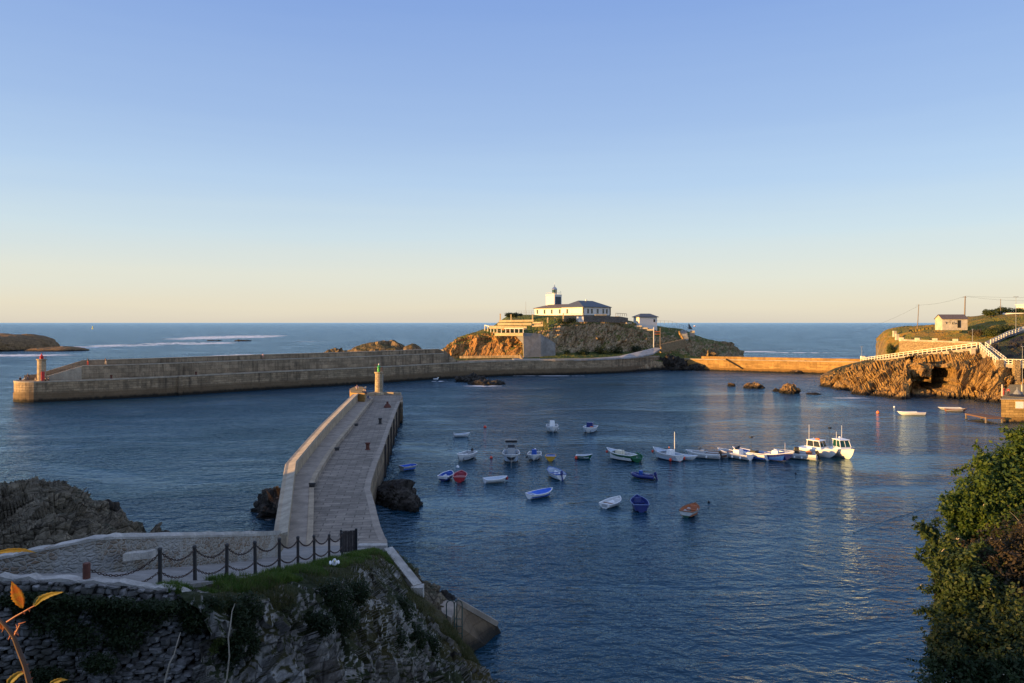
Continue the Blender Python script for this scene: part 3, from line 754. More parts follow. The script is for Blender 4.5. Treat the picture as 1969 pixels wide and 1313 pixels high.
mb = MB(); strip(mb, [(x + .05, y) for x, y in edge], [(x - .55, y) for x, y in edge], zD - .25, zD + .03); ppart(mb, 'edge_kerb', 'walk_stone', bevel=.03)
mb = MB(); strip(mb, kerb, walk, -3, zW); ppart(mb, 'raised_walkway', 'walk_stone')
mb = MB(); strip(mb, [(x + .03, y) for x, y in kerb], [(x - .42, y) for x, y in kerb], zW - .05, zW + .05); ppart(mb, 'walkway_kerb', 'parapet', bevel=.03)
wo = [(walk[i][0] - .85 - .02 * i, walk[i][1] + .1) for i in range(len(walk))]
zpp = [5.95, 6.0, 6.0, 6.05, 6.05, 6.1, 6.1, 6.1, 6.1, 6.15, 6.2, 6.25]
mb = MB(); strip(mb, walk, wo, -3, zpp); ppart(mb, 'parapet', 'parapet')
mb = MB(); strip(mb, [(x + .07, y) for x, y in walk], [(x - .08, y) for x, y in wo], [z - .12 for z in zpp], [z + .20 for z in zpp], drop=.30); ppart(mb, 'parapet_coping', 'parapet_edge', bevel=.04)
# pier head: wider block with the light and a turret
hd = [edge[-1], GP(774.5, 763), GP(765, 757.5), GP(735, 756.5), GP(708, 757), walk[-1]]
mb = MB(); hp = [edge[-1], (X(774.5, 156), 156), (X(772, 160.5), 160.5), (X(720, 162), 162), (X(688, 158), 158), (wo[-1][0] - 1.2, wo[-1][1]), walk[-1], kerb[-1]]
mb.prism(hp, -3, zD + .02); ppart(mb, 'pier_head', 'pier_wall')
mb = MB(); mb.prism([edge[-1], (X(774.5, 156), 156), (X(772, 160.5), 160.5), (X(720, 162), 162), (X(706, 160), 160), kerb[-1]], zD + .022, zD + .03); ppart(mb, 'head_deck', 'flagstones')
mb = MB(); tb = [(X(674, 143), 143), (X(701, 141), 141), (X(704, 150), 150), (X(697, 156), 156), (X(683, 157), 157), (X(672.5, 151), 151)]
mb.prism(tb, -3, 6.45); ppart(mb, 'turret', 'golden_wall')
mb = MB(); mb.bar((X(704, 157), 157.6, zD + .3), (X(722, 159), 160.5, zD + .3), .5, .7); mb.bar((X(737, 160), 160.8, zD + .3), (X(771, 160), 160, zD + .3), .5, .6); ppart(mb, 'head_parapet', 'parapet')
mb = MB(); mb.box((X(766, 148), 148.5, 2.2), (1.6, 5, 4.1), .16); ppart(mb, 'landing_step', 'pier_wall')
# vertical timber fenders and ladder recesses on the harbour side
for D_ in (96, 104, 112, 121, 131, 141):
    mb = MB(); x = np.interp(D_, [e[1] for e in edge], [e[0] for e in edge]); mb.box((x + .12, D_, 2.0), (.25, .4, 4.4), .2); ppart(mb, 'fender_pile', 'plank_dark')
# far green light
g = G(728.5, 759, zD)
t = empty('light_tower', (g.x, g.y, zD), 0, 'slender stone harbour light column with a green lantern at the tip of the inner pier', 'light tower')
mb = MB(); mb.lathe([(1.25, 0), (1.2, .25), (.85, .7), (.80, 4.6), (.95, 4.7), (1.0, 4.95), (.9, 5.0)], n=16); mb.build('column', 'tower_stone', t)
mb = MB(); mb.lathe([(.34, 5.0), (.34, 5.9), (.42, 5.95), (.42, 6.05), (.2, 6.2), (.14, 6.45), (.05, 6.5)], n=12); mb.build('lantern', 'green_paint', t, smooth=True)
mb = MB(); mb.lathe([(.11, 6.5), (.13, 6.65), (.05, 6.8)], n=8); mb.build('lamp', 'white_paint', t)
mb = MB()
for k in range(6):
    a = k * math.pi / 3; mb.tube([(.86 * math.cos(a), .86 * math.sin(a), 5.0), (.86 * math.cos(a), .86 * math.sin(a), 5.95)], .03, 4)
mb.tube([(.86 * math.cos(k * math.pi / 8), .86 * math.sin(k * math.pi / 8), 5.95) for k in range(17)], .03, 4)
mb.tube([(-.75, 0, 5.9), (-.75, 0, 6.5)], .03, 4); mb.tube([(-1.1, 0, 6.5), (-.4, 0, 6.5)], .05, 4); mb.build('railing', 'rust_metal', t)
mb = MB(); mb.tube([(.93, -.35, .6), (.93, -.35, 4.6)], .07, 6); mb.build('conduit_pipe', 'galv', t)
# bollards
for (x, y, h, mt_, lb) in ((731, 815, .95, 'dark_metal', 'black iron mooring bollard further out on the pier deck, before the green light'),
                      (707, 864.5, .9, 'rust_metal', 'rusty brown iron mooring bollard nearer on the pier deck')):
    g = G(x, y, zD + .004); mooring_bollard(g, h, .27, mt_, lb)
g = G(745, 783, zD + .03)
o = MB().lathe([(.75, 0), (.7, .12), (.38, .6), (.2, .7), (.2, .95), (.26, 1.0), (.1, 1.08)], n=8).build('mooring_bollard', 'rust_metal', smooth=True); o.location = g
tag(o, 'squat reddish cone-shaped mooring bollard near the outer end of the pier deck', 'bollard')
for i, (x, y) in enumerate(((685, 819), (648, 866), (600.5, 936))):
    g = G(x, y, zW + .05); mb = MB(); mb.box((0, 0, .12), (.5, .34, .24)); mb.box((0, 0, .3), (.62, .18, .12))
    o = mb.build('iron_cleat', 'dark_metal', bevel=.02); o.location = g; o.rotation_euler.z = [.2, .2, 0][i]
    tag(o, ['small dark iron cleat on the walkway kerb level with the black bollard', 'small dark iron cleat on the walkway kerb level with the rusty bollard', 'dark iron cleat on the walkway kerb at the bend of the pier'][i], 'cleat', 'cleats along the pier walkway')

# ---------------------------------------------------------------- rocks in the water
def srock(px, py, wpx, hpx, dep, m, seed, label, cat='rock', rz=0.0, amp=.3, f=None, D=None, z=0.0, name='sea_rock', sub=5, an=(1, 1, 1)):
    g = G(px, py) if D is None else Vector((X(px, D), D, z)); k = g.y / F
    dims = (wpx * k / 2 * .86, dep / 2, hpx * k * .8)
    o = boulder(name, (g.x, g.y + dep / 2, z), dims, m, rz, seed, amp, f or 1.6 / max(dims[0], 1), sub, an=an)
    return tag(o, label, cat)
srock(1409, 743, 16, 7, 3, 'sea_rock', 1, 'tiny rock leftmost of the three rocks breaking the water before the golden wall')
srock(1454, 747, 46, 13, 4.5, 'sea_rock', 2, 'flat topped golden rock in the water, middle one of three', amp=.22, f=.9, an=(1, 1, .4))
srock(1523, 757, 42, 21, 5, 'sea_rock', 3, 'pointed golden rock in the harbour nearest the headland cliff', amp=.4, f=.8)
srock(1497, 753, 18, 5, 3, 'sea_rock', 4, 'low rock awash just left of the pointed golden rock', amp=.3)
srock(1570, 759, 34, 3, 4, 'sea_rock', 41, 'thin dark rock awash right of the pointed golden rock', amp=.3)
srock(935, 741, 84, 9, 9, 'dark_rock', 5, 'long low dark rock shelf in front of the quay below the golden cliff', amp=.3, f=.5)
srock(905, 735, 70, 14, 8, 'dark_rock', 6, 'dark rock ledge against the foot of the quay wall', amp=.35, f=.5)
srock(752, 986, 84, 46, 9, 'dark_rock', 7, 'dark boulder at the harbour side foot of the pier', amp=.19, f=.6, rz=.5)
srock(505, 1012, 62, 58, 11, 'dark_rock', 8, 'dark wet reef on the open sea side of the pier', amp=.3, f=.6, rz=.8, D=71)
srock(412, 1030, 90, 10, 5, 'dark_rock', 9, 'low black rock just above the top of the rendered wall', amp=.35, D=62)
srock(-80, 676, 250, 46, 80, 'sea_rock', 10, 'dark rocky islet at the far left edge beyond the breakwater', 'islet', amp=.10, f=.03, D=505, name='islet')
srock(85, 676, 140, 10, 30, 'sea_rock', 11, 'low dark tongue of rock trailing right from the far left islet', 'islet', amp=.15, f=.05, D=510, name='islet')
srock(410, 657, 34, 3, 8, 'dark_rock', 12, 'left end of a half submerged reef in white surf', 'reef', D=800, f=.1)
srock(465, 657, 38, 4, 8, 'dark_rock', 13, 'dark reef in the middle of the white surf', 'reef', D=790, f=.12, amp=.5)
# islets behind the breakwater
srock(715, 715, 200, 68, 36, 'islet_rock', 14, 'rounded brown rocky islet with a grassy crown behind the breakwater', 'islet', D=300, f=.09, amp=.14, name='islet')
srock(785, 713, 76, 62, 26, 'islet_rock', 15, 'small rounded islet right of the larger one behind the breakwater', 'islet', D=305, f=.09, amp=.12, name='islet')
srock(640, 720, 90, 54, 14, 'islet_rock', 16, 'jagged low rocks at the left foot of the brown islet', 'rock', D=285, f=.2, amp=.35)
srock(560, 728, 70, 48, 8, 'dark_rock', 17, 'low dark rocks just showing over the breakwater parapet', 'rock', D=262, f=.3, amp=.4)
# rocks below the island path, island's right point
srock(1375, 690, 30, 30, 10, 'islet_rock', 18, 'golden upright rock where the straight harbour wall meets the island', 'rock', D=321, z=3, f=.3, amp=.35)
srock(1300, 716, 120, 30, 10, 'dark_rock', 19, 'dark broken rocks at the island foot beside the straight harbour wall', 'rock', D=309, f=.25, amp=.32)
srock(1345, 714, 40, 22, 8, 'dark_rock', 20, 'dark jagged rock touching the left end of the straight harbour wall', 'rock', D=308, f=.3, amp=.4)

# ---------------------------------------------------------------- straight harbour wall on the right
A2 = Vector((X(1345, 310), 310)); B2 = Vector((X(1665, 281), 281)); B2b = Vector((X(1648, 282.5), 282.5))
dw = (B2 - A2).normalized(); nb_ = Vector((-dw.y, dw.x))
hw = empty('harbour_wall', (A2.x, A2.y, 0), 0, 'straight sunlit golden harbour wall between the island and the headland', 'harbour wall')
def hpart(mb, name, m, **k):
    o = mb.build(name, m, **k); o.parent = hw; o.matrix_parent_inverse = Matrix.Translation(-hw.location); return o
zc = 20 - (693 - 620) * 300 / F
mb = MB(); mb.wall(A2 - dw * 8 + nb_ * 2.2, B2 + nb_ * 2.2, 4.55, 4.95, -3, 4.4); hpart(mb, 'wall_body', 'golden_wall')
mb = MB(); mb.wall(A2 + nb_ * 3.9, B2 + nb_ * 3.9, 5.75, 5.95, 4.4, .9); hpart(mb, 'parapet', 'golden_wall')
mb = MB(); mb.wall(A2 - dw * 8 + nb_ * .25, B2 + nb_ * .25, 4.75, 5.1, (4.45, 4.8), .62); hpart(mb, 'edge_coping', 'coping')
mb = MB(); p = W(1546, 700, 293); mb.box((p.x, p.y - 1.35, 2.3), (.9, .5, 5.6)); hpart(mb, 'ladder_recess', 'dark_opening')
mb = MB(); pa, pb = W(1396, 690, 304.9), W(1429, 709, 301.9); mb.bar(pa, pb, .5, .65); hpart(mb, 'stair_flight', 'dark_opening')
srock(1534, 716, 30, 7, 5, 'sea_rock', 21, 'grey rounded rock at the foot of the straight harbour wall', D=290, f=.5)
srock(1462, 713, 24, 4, 3, 'sea_rock', 22, 'small low rock at the wall foot near the slanting stair', D=299, f=.5)

def lamp_post(px, py, D, h, label, arm=.55, mat='galv', group=None, flat=True, z=None):
    p = W(px, py, D) if z is None else Vector((X(px, D), D, z))
    t = empty('street_lamp', p, 0, label, 'street lamp', group)
    MB().lathe([(.09, 0), (.06, h * .5), (.045, h)], n=8).build('post', mat, t)
    MB().box((0, 0, h + .05), (arm * 2, .35, .14)).build('lamp_head', 'galv', t, bevel=.03)
    return t
p = W(1657, 688, 283)
lamp_post(1657, 689, 283, 4.4, 'small street lamp standing on the white cabinet at the right end of the straight wall', .5)
mb = MB(); mb.box((0, 0, .5), (1.5, 1.0, 1.1)); o = mb.build('utility_cabinet', 'white_paint', bevel=.04); o.location = p + Vector((0, -.8, -.3)); tag(o, 'small white cabinet at the foot of the lamp on the straight wall', 'cabinet')

# ---------------------------------------------------------------- lighthouse and keeper's house
HZ = 23.2
hc = Vector((X(1121.5, 325), 325, HZ))
house = empty('lighthouse_keepers_house', hc, R(40), 'long white keeper house with slate hip roof on top of the island', 'house')
def win(x, y, side, w=.95, h=1.9, z=1.0, parent=house, glass='dark_glass'):
    # side 'x': wall at x = const facing -x ; 'y': wall at y = const facing -y
    a = MB(); b = MB()
    if side == 'x':
        a.box((x - .03, y, z + h / 2), (.12, w + .3, h + .3)); b.box((x - .1, y, z + h / 2), (.05, w, h)); b.box((x - .13, y, z + h / 2), (.04, .07, h), mi=1)
    else:
        a.box((x, y - .03, z + h / 2), (w + .3, .12, h + .3)); b.box((x, y - .1, z + h / 2), (w, .05, h)); b.box((x, y - .13, z + h / 2), (.07, .04, h), mi=1)
    o = a.build('window', 'window_frame', parent); b.build('pane', [glass, 'window_frame'], o)
AW, AH = 17.4, 14.0          # main block: x (v) 0..17.4, y (u) 0..14
mb = MB(); mb.box((AW / 2, AH / 2, 1.8), (AW, AH, 3.9)); mb.build('wall', 'white_paint', house)
mb = MB(); mb.box((5.5, AH + 9, 1.7), (10.8, 18.2, 3.7)); mb.build('wing_wall', 'white_paint', house)
def hip(name, x0, x1, y0, y1, z, rz_, r0, r1, m, th=.25, o=.55, par=house):
    x0 -= o; x1 += o; y0 -= o; y1 += o
    vs = [(x0, y0, z), (x1, y0, z), (x1, y1, z), (x0, y1, z), (*r0, rz_), (*r1, rz_)] + [(x0, y0, z - th), (x1, y0, z - th), (x1, y1, z - th), (x0, y1, z - th)]
    if abs(r0[1] - r1[1]) < .01:   # ridge along x
        fs = [(0, 1, 5, 4), (1, 2, 5), (2, 3, 4, 5), (3, 0, 4)]
    else: fs = [(0, 1, 4), (1, 2, 5, 4), (2, 3, 5), (3, 0, 4, 5)]
    fs += [(9, 8, 7, 6), (0, 6, 7, 1), (1, 7, 8, 2), (2, 8, 9, 3), (3, 9, 6, 0)]
    return MB().add(vs, fs).build(name, m, par)
rf = hip('roof', 0, AW, 0, AH, 3.78, 6.7, (4.0, 7), (13.2, 7), 'slate')
mb = MB(); mb.box((9, 7, 6.9), (.6, .6, .7)); mb.build('chimney', 'white_paint', rf)
rf2 = hip('wing_roof', .1, 10.8, AH + .6, AH + 18.1, 3.56, 5.3, (5.5, AH - 2), (5.5, AH + 13.5), 'slate_warm')
for v in (3.0, 5.4, 9.1, 12.8, 15.1): win(v, 0, 'y', z=.9)
for u in (10.0, 15.0, 20.3, 25.2, 30.2): win(0 if u < 13.9 else .1, u, 'x', z=.9)
mb = MB(); mb.box((AW / 2, AH / 2, -.3), (AW + .1, AH + .1, .8)); mb.box((0.05, 0.05, 1.9), (.5, .5, 3.8)); mb.box((AW - .05, .05, 1.9), (.5, .5, 3.8)); mb.build('stone_trim', 'wall_grey_stone', house)
lt = empty('lighthouse', hc + Matrix.Rotation(R(40), 3, 'Z') @ Vector((7.6, 26.6, 0)), R(40), 'square white lighthouse tower with a glazed domed lantern rising behind the long house', 'lighthouse')
TH = 9.9
MB().box((2.4, 2.9, TH / 2), (4.8, 5.8, TH)).build('tower', 'white_paint', lt)
MB().box((2.5, -.03, TH - 2.8), (3.6, .12, 4.0)).build('window_panel', 'slate', lt)
MB().box((2.4, 2.9, TH + .08), (5.1, 6.1, .3)).build('cornice', 'white_paint', lt)
mb = MB()
for a, b in (((0, 0), (4.8, 0)), ((4.8, 0), (4.8, 5.8)), ((4.8, 5.8), (0, 5.8)), ((0, 5.8), (0, 0))):
    mb.bar((a[0], a[1], TH + 1.1), (b[0], b[1], TH + 1.1), .06, .06)
    for k in range(5): x = a[0] + (b[0] - a[0]) * k / 4; y = a[1] + (b[1] - a[1]) * k / 4; mb.bar((x, y, TH + .2), (x, y, TH + 1.1), .05, .05)
mb.build('railing', 'white_paint', lt)
ln = MB().lathe([(1.25, 0), (1.25, .5), (1.3, .55)], (2.2, 2.2, TH + .2), 16).build('lantern_base', 'white_paint', lt)
MB().lathe([(1.1, 0), (1.1, 1.9)], (2.2, 2.2, TH + .72), 16).build('lantern_glass', 'dark_green_glass', lt)
mb = MB()
for k in range(10):
    a = k * math.pi / 5; mb.tube([(2.2 + 1.14 * math.cos(a), 2.2 + 1.14 * math.sin(a), TH + .7), (2.2 + 1.14 * math.cos(a), 2.2 + 1.14 * math.sin(a), TH + 2.65)], .05, 4)
mb.build('glazing_bar', 'steel', lt)
MB().lathe([(1.32, 0), (1.3, .12), (1.1, .6), (.75, 1.0), (.3, 1.3), (.22, 1.6), (.3, 1.75), (.1, 2.0), (.05, 2.9)], (2.2, 2.2, TH + 2.62), 16).build('dome', 'steel', lt, smooth=True)
mb = MB(); mb.tube([(4.4, .4, TH + .2), (4.4, .4, TH + 1.8)], .04, 4); mb.tube([(4.0, .4, TH + 1.7), (4.9, .4, TH + 1.7)], .04, 4); mb.build('weather_vane', 'galv', lt)
# outbuilding
ob = empty('outbuilding', W(1256, 623.5, 339), R(42), 'small white outbuilding with slate roof at the right of the lighthouse house', 'shed')
MB().box((-1.0, 4.7, .2), (5.2, 9.2, 6.4)).build('wall', 'white_paint', ob)
ob.rotation_euler.z = R(110)
hip('roof', -3.6, 1.6, .1, 9.3, 3.45, 4.9, (-1, 2.2), (-1, 7.2), 'slate', par=ob)
MB().box((-3.62, 1.6, 1.7), (.12, .8, 1.3)).build('window', 'dark_glass', ob)
# terrace walls below the lighthouse on its sunny side
def lowwall(name, a, b, h, th, m, label=None, cat='wall', group=None, parent=None):
    a, b = Vector(a), Vector(b); o_ = a.copy(); mb = MB(); mb.wall(a, b, a.z, b.z, (a.z - h, b.z - h), th)
    o = mb.build(name, m, origin=(a.x, a.y, a.z - h))
    if parent: o.parent = parent; o.matrix_parent_inverse = Matrix.Translation(-parent.location)
    return tag(o, label, cat, group) if label else o
G1 = 'sunlit terrace walls left of the lighthouse'
lowwall('terrace_wall', W(960, 615.5, 306), W(1026, 614.5, 303), .8, .6, 'terrace_gold', 'topmost long low terrace wall with tall posts, left of the lighthouse', group=G1)
lowwall('terrace_wall', W(957, 620.5, 303), W(1022, 620.5, 300.5), 1.05, .7, 'terrace_gold', 'second long terrace wall from the top, left of the lighthouse', group=G1)
lowwall('terrace_wall', W(941, 626, 301.5), W(1013, 627.5, 298.5), 1.2, .8, 'terrace_gold', 'third long terrace wall, just above the white balustrade', group=G1)
lowwall('terrace_wall', W(1024, 619, 303), W(1040, 619, 302), .8, .6, 'terrace_gold', 'short upper terrace wall right of the tall gate posts', group=G1)
lowwall('terrace_wall', W(1023, 624, 301), W(1044, 623, 300.5), .9, .6, 'terrace_gold', 'short lower terrace wall beside the path to the lighthouse', group=G1)
for (x, yb, h, D, lb) in ((962, 616, 2.7, 306, 'leftmost tall square post on the top terrace wall'), (982.5, 616, 2.4, 305.2, 'second tall square post on the top terrace wall'),
                       (1024, 617, 2.6, 303.5, 'tall square post at the right end of the top terrace wall'), (1053, 621, 2.2, 302, 'square post standing alone beside the lighthouse path'),
                       (1083, 613, 2.2, 308, 'square post where the lighthouse railing begins')):
    o = MB().box((0, 0, h / 2), (.5, .5, h)).box((0, 0, h + .06), (.62, .62, .12)).build('gate_post', 'terrace_gold'); o.location = W(x, yb, D); tag(o, lb, 'post', 'square posts around the terraces')
# balustrade
bl = empty('balustrade', W(932, 634, 304), 0, 'white post and rail balustrade along the edge of the sunlit terrace', 'railing')
def railing(root, pts, h, n, mat='rail_white', pw=.22, rails=(.95, .5), rw=.12, name_post='post', name_rail='rail'):
    pts = [Vector(p) for p in pts]; seg = [(pts[i + 1] - pts[i]).length for i in range(len(pts) - 1)]; T = sum(seg); out = []
    inv = Matrix.Translation(-root.location)
    for k in range(n):
        d = T * k / (n - 1); i = 0
        while i < len(seg) - 1 and d > seg[i]: d -= seg[i]; i += 1
        p = pts[i].lerp(pts[i + 1], min(d / seg[i], 1)); out.append(p)
    for p in out:
        o = MB().box((0, 0, h / 2 - .1), (pw, pw, h + .2)).build(name_post, mat, root); o.location = p; o.matrix_parent_inverse = inv
    for r in rails:
        mb = MB()
        for i in range(len(pts) - 1): mb.bar(pts[i] + Vector((0, 0, h * r)), pts[i + 1] + Vector((0, 0, h * r)), rw * .8, rw)
        o = mb.build(name_rail, mat, root); o.matrix_parent_inverse = inv
    return out
railing(bl, [W(932, 634.5, 306), W(955, 641, 301), W(1006, 641, 297.6)], 2.1, 11, 'rail_white', .34, (.97, ), .3)
lowwall('terrace_footing', W(952, 640, 300.6), W(1006.5, 640, 297.4), 1.2, 1.2, 'terrace_gold', 'golden concrete base under the white balustrade', 'wall')
# grey retaining wall with sunlit end
rw_ = [W(1006.5, 640, 297.2), W(1040, 642, 299.5), W(1068, 660, 302)]; rb = [W(1007, 690, 296.5), W(1040, 688, 299), W(1068, 686, 301.5)]
mb = MB(); bk = [v + Vector((-.4, 6, 0)) for v in rw_]; bkb = [v + Vector((-.4, 6, 0)) for v in rb]
mb.add(rb + rw_ + bkb + bk, [(0, 1, 4, 3), (1, 2, 5, 4), (3, 4, 10, 9), (4, 5, 11, 10), (6, 0, 3, 9), (2, 8, 11, 5), (8, 7, 10, 11), (7, 6, 9, 10), (0, 6, 7, 1), (1, 7, 8, 2)])
mb.add([W(1006.4, 641, 297.1), W(988, 641, 298.8), W(1006.4, 662, 297.1), W(1006.4, 641, 299), W(988, 641, 300.5), W(1006.4, 662, 299)], [(0, 1, 2), (3, 5, 4), (0, 3, 4, 1), (1, 4, 5, 2), (2, 5, 3, 0)])
o = mb.build('retaining_wall', 'retaining', origin=(rb[0].x, rb[0].y, rb[0].z)); tag(o, 'tall grey rendered retaining wall below the terraces at the foot of the lighthouse hill', 'wall')
# walls round the lighthouse yard
G2 = 'stone walls of the lighthouse yard'
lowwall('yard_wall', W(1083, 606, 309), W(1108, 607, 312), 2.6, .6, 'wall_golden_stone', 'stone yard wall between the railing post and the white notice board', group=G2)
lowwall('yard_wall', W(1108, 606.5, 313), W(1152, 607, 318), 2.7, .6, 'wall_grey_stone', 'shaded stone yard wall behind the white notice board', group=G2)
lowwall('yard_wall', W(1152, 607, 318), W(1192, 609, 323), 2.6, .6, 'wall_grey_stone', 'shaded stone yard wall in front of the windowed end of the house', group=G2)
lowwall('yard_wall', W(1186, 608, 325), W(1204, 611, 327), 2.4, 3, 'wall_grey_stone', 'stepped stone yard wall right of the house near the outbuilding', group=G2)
rl = empty('yard_railing', W(1083, 606, 309), 0, 'thin pale railing on the yard wall in front of the lighthouse house', 'railing'); railing(rl, [W(1083, 606, 309), W(1108, 606.5, 312), W(1122, 606.8, 313)], .9, 8, 'rail_white', .09, (1, .5), .09)
rl = empty('yard_railing', W(1186, 608, 320), 0, 'dark timber railing on the stepped wall by the outbuilding', 'railing'); railing(rl, [W(1184, 606.5, 320), W(1205, 607.5, 322)], 1.0, 6, 'pole_wood', .14, (1,), .16)
o = lowwall('flower_trough', W(1144, 604.3, 315), W(1166, 604.3, 316.5), .5, .5, 'terrace_gold', 'long sunlit orange ledge below the middle windows of the house', 'ledge')
# sign
sg = empty('notice_board', W(1115, 620, 311), R(-4), 'large white notice board with a small dark emblem on the yard wall', 'sign')
MB().box((0, 0, 1.4), (3.1, .08, 2.2)).build('panel', 'white_paint', sg)
mb = MB(); mb.box((-.9, -.06, 1.6), (.5, .03, .35)); mb.box((-.9, -.06, 1.3), (.2, .03, .35))
for k, wd in enumerate((1.2, 1.3, .9)): mb.box((.5, -.06, 1.75 - k * .32), (wd, .03, .09))
mb.build('lettering', 'galv', sg)
# island path ramp, steps, posts
def ribbon(name, L, Rr, m, kind='structure', dz=.03):
    vs = [];
    for a, b in zip(L, Rr): vs += [Vector(a) + Vector((0, 0, dz)), Vector(b) + Vector((0, 0, dz))]
    for a, b in zip(L, Rr): vs += [Vector(a) - Vector((0, 0, .5)), Vector(b) - Vector((0, 0, .5))]
    n = len(L); fs = []
    for i in range(n - 1):
        a = 2 * i; fs.append((a, a + 1, a + 3, a + 2)); k = 2 * n
        fs.append((a, a + 2, k + a + 2, k + a)); fs.append((a + 1, k + a + 1, k + a + 3, a + 3)); fs.append((k + a, k + a + 2, k + a + 3, k + a + 1))
    fs += [(0, 2 * n, 2 * n + 1, 1), (2 * n - 2, 2 * n - 1, 4 * n - 1, 4 * n - 2)]
    o = MB().add(vs, fs).build(name, m); return tag(o, kind=kind)
Lq = offset(QI, .6); fr = []; bk_ = []
for (pxf, pyf, Df, pxb, pyb, Db) in ((990, 692.0, 281, 985, 689.4, 287), (1060, 692.0, 281.5, 1060, 690, 286), (1130, 690.5, 286.5, 1140, 689, 290), (1195, 688, 294, 1190, 684.5, 299), (1225, 686, 300, 1210, 680, 303), (1256, 679.5, 307, 1236, 674, 308), (1272, 669, 314, 1258, 668.5, 314)):
    fr.append(W(pxf, pyf, Df)); bk_.append(W(pxb, pyb, Db))
ribbon('island_path', fr, bk_, 'path_light')
lowwall('ramp_wall', W(1270, 662, 313), W(1317, 651, 322), 3.6, .8, 'wall_golden_stone', 'sunlit sloping stone wall beside the ramp at the right of the island', 'wall')
sgn = empty('sign_gantry', W(1257, 667.5, 312), R(12), 'tall pale timber goal-shaped frame with two crossbars at the top of the island ramp', 'frame')
MB().box((0, 0, 4.2), (.28, .28, 8.6)).build('post', 'white_paint', sgn)
MB().box((2.95, 0, 4.2), (.28, .28, 8.0)).build('post', 'pole_wood', sgn)
MB().box((1.5, 0, 6.6), (2.7, .2, .22)).box((1.5, 0, 5.5), (2.7, .2, .22)).build('crossbar', 'buoy_orange', sgn)
for i, (x, y, D, wd, lb) in enumerate(((1209, 621, 325, 2.6, 'nearest the yard wall'), (1227, 627, 321, 3.2, 'below the outbuilding corner'), (1238, 631, 319, 3.4, 'third down the grassy slope'), (1250, 634, 318, 2.6, 'lowest on the grassy slope'))):
    o = MB().box((0, 0, 0), (wd, 1.0, .7)).build('stone_step', 'coping', bevel=.04); o.location = W(x, y, D); o.rotation_euler.z = -.2
    tag(o, 'pale stone step slab ' + lb, 'step', 'stone steps on the island slope')
fe = empty('post_fence', W(1264, 623, 330), 0, 'thin grey post fence running down the skyline right of the outbuilding', 'fence'); railing(fe, [W(1262, 621.5, 326), W(1290, 622.5, 332), W(1318, 632.5, 338), W(1330, 638, 340)], 1.3, 10, 'galv', .1, (.95,), .06)
fe = empty('post_fence', W(995, 606, 330), 0, 'thin grey post fence on the plateau left of the lighthouse', 'fence'); railing(fe, [W(993, 606, 322), W(1027, 605.5, 322)], 1.9, 8, 'galv', .09, (1, .55), .05)
o = MB().lathe([(.07, 0), (.05, 6)], n=6).build('flag_pole', 'galv'); o.location = W(1011, 606, 322); tag(o, 'thin bare pole on the plateau left of the lighthouse', 'pole')
sg = empty('sign_board', W(1331, 648, 330), R(-8), 'pale rectangular sign board on the right slope of the island', 'sign')
MB().box((0, 0, 1.6), (2.2, .1, 2.6)).build('panel', 'coping', sg); MB().box((-.9, .1, .3), (.12, .12, 2.6)).box((.9, .1, .3), (.12, .12, 2.6)).build('post', 'pole_wood', sg)
st = empty('steps', W(1318, 652, 328), 0, 'pale concrete steps climbing to the sign board on the right slope', 'stairs')
mb = MB()
for k in range(8): mb.box((0, k * .55, .22 + k * .42), (2.6, .6, 1.4))
mb.build('flight', 'path_light', st)
lowwall('slope_wall', W(1306, 636, 328), W(1314, 650, 324), 1.2, .5, 'golden_wall', 'short golden wall left of the pale concrete steps', 'wall')
fg = MB().add([(0, 0, 0), (1.9, 0, 0), (.1, 0, 2.8), (0, .5, 0), (1.9, .5, 0), (.1, .5, 2.8)], [(0, 1, 2), (3, 5, 4), (0, 3, 4, 1), (1, 4, 5, 2), (2, 5, 3, 0)]).build('dark_gable', 'slate'); fg.location = W(1324, 633, 338); tag(fg, 'small dark pointed shelter on the skyline above the sign board', 'shelter')

# ---------------------------------------------------------------- right headland
hp_ = [1578, 1605, 1640, 1668, 1700, 1735, 1765, 1790, 1815, 1842, 1875, 1905, 1925, 1990, 2100]
def hrow(L): return [(p if len(q) == 2 else q[2], q[0], q[1]) for p, q in zip(hp_, L)]
def wl(py, z=-.8): return (CAMZ) * F / (py - HORIZON)
h0 = [Vector((X(p, wl(y)), wl(y), -1.0)) for p, y in zip(hp_, [741, 749, 758, 764, 767, 769, 769, 769, 769, 770, 772, 775, 776, 777, 778])]
h1 = hrow([(739, 233), (742, 226), (748, 213), (752, 205), (750, 201), (748, 197.5), (744, 197), (742, 198), (745, 197), (748, 196), (748, 193), (755, 189), (757, 188), (757, 188), (757, 188)])
h2 = hrow([(734, 238), (730, 236), (722, 226), (718, 220), (714, 214), (712, 207), (708, 204), (708, 204), (708, 201), (712, 199), (715, 196), (722, 192), (722, 191), (722, 191), (722, 191)])
h3 = hrow([(728, 244), (720, 246), (708, 246), (704, 240), (701, 232), (697, 224), (691, 220), (690, 216), (688, 212), (686, 208), (683, 203), (697, 197), (702, 194), (702, 194), (702, 194)])
h4 = hrow([(722, 252), (712, 256), (700, 262), (698, 258), (694, 251), (689, 242), (685, 236), (682, 230), (679.5, 224), (676, 217), (671, 208.5), (684, 201), (698, 197), (698, 197), (698, 197)])
h5 = hrow([(722, 254), (708, 262), (698, 272), (692, 272), (689, 264), (684, 251), (681, 243), (678, 236), (675, 229), (672, 222), (668, 213), (672, 210), (682, 206), (684, 206), (684, 206)])
h6 = hrow([(722, 256), (708, 266), (700, 280), (690, 285), (684, 270), (681, 256), (678, 248), (675, 241), (672, 234), (669, 227), (664, 218), (662, 217), (658, 216), (655, 216), (655, 216)])
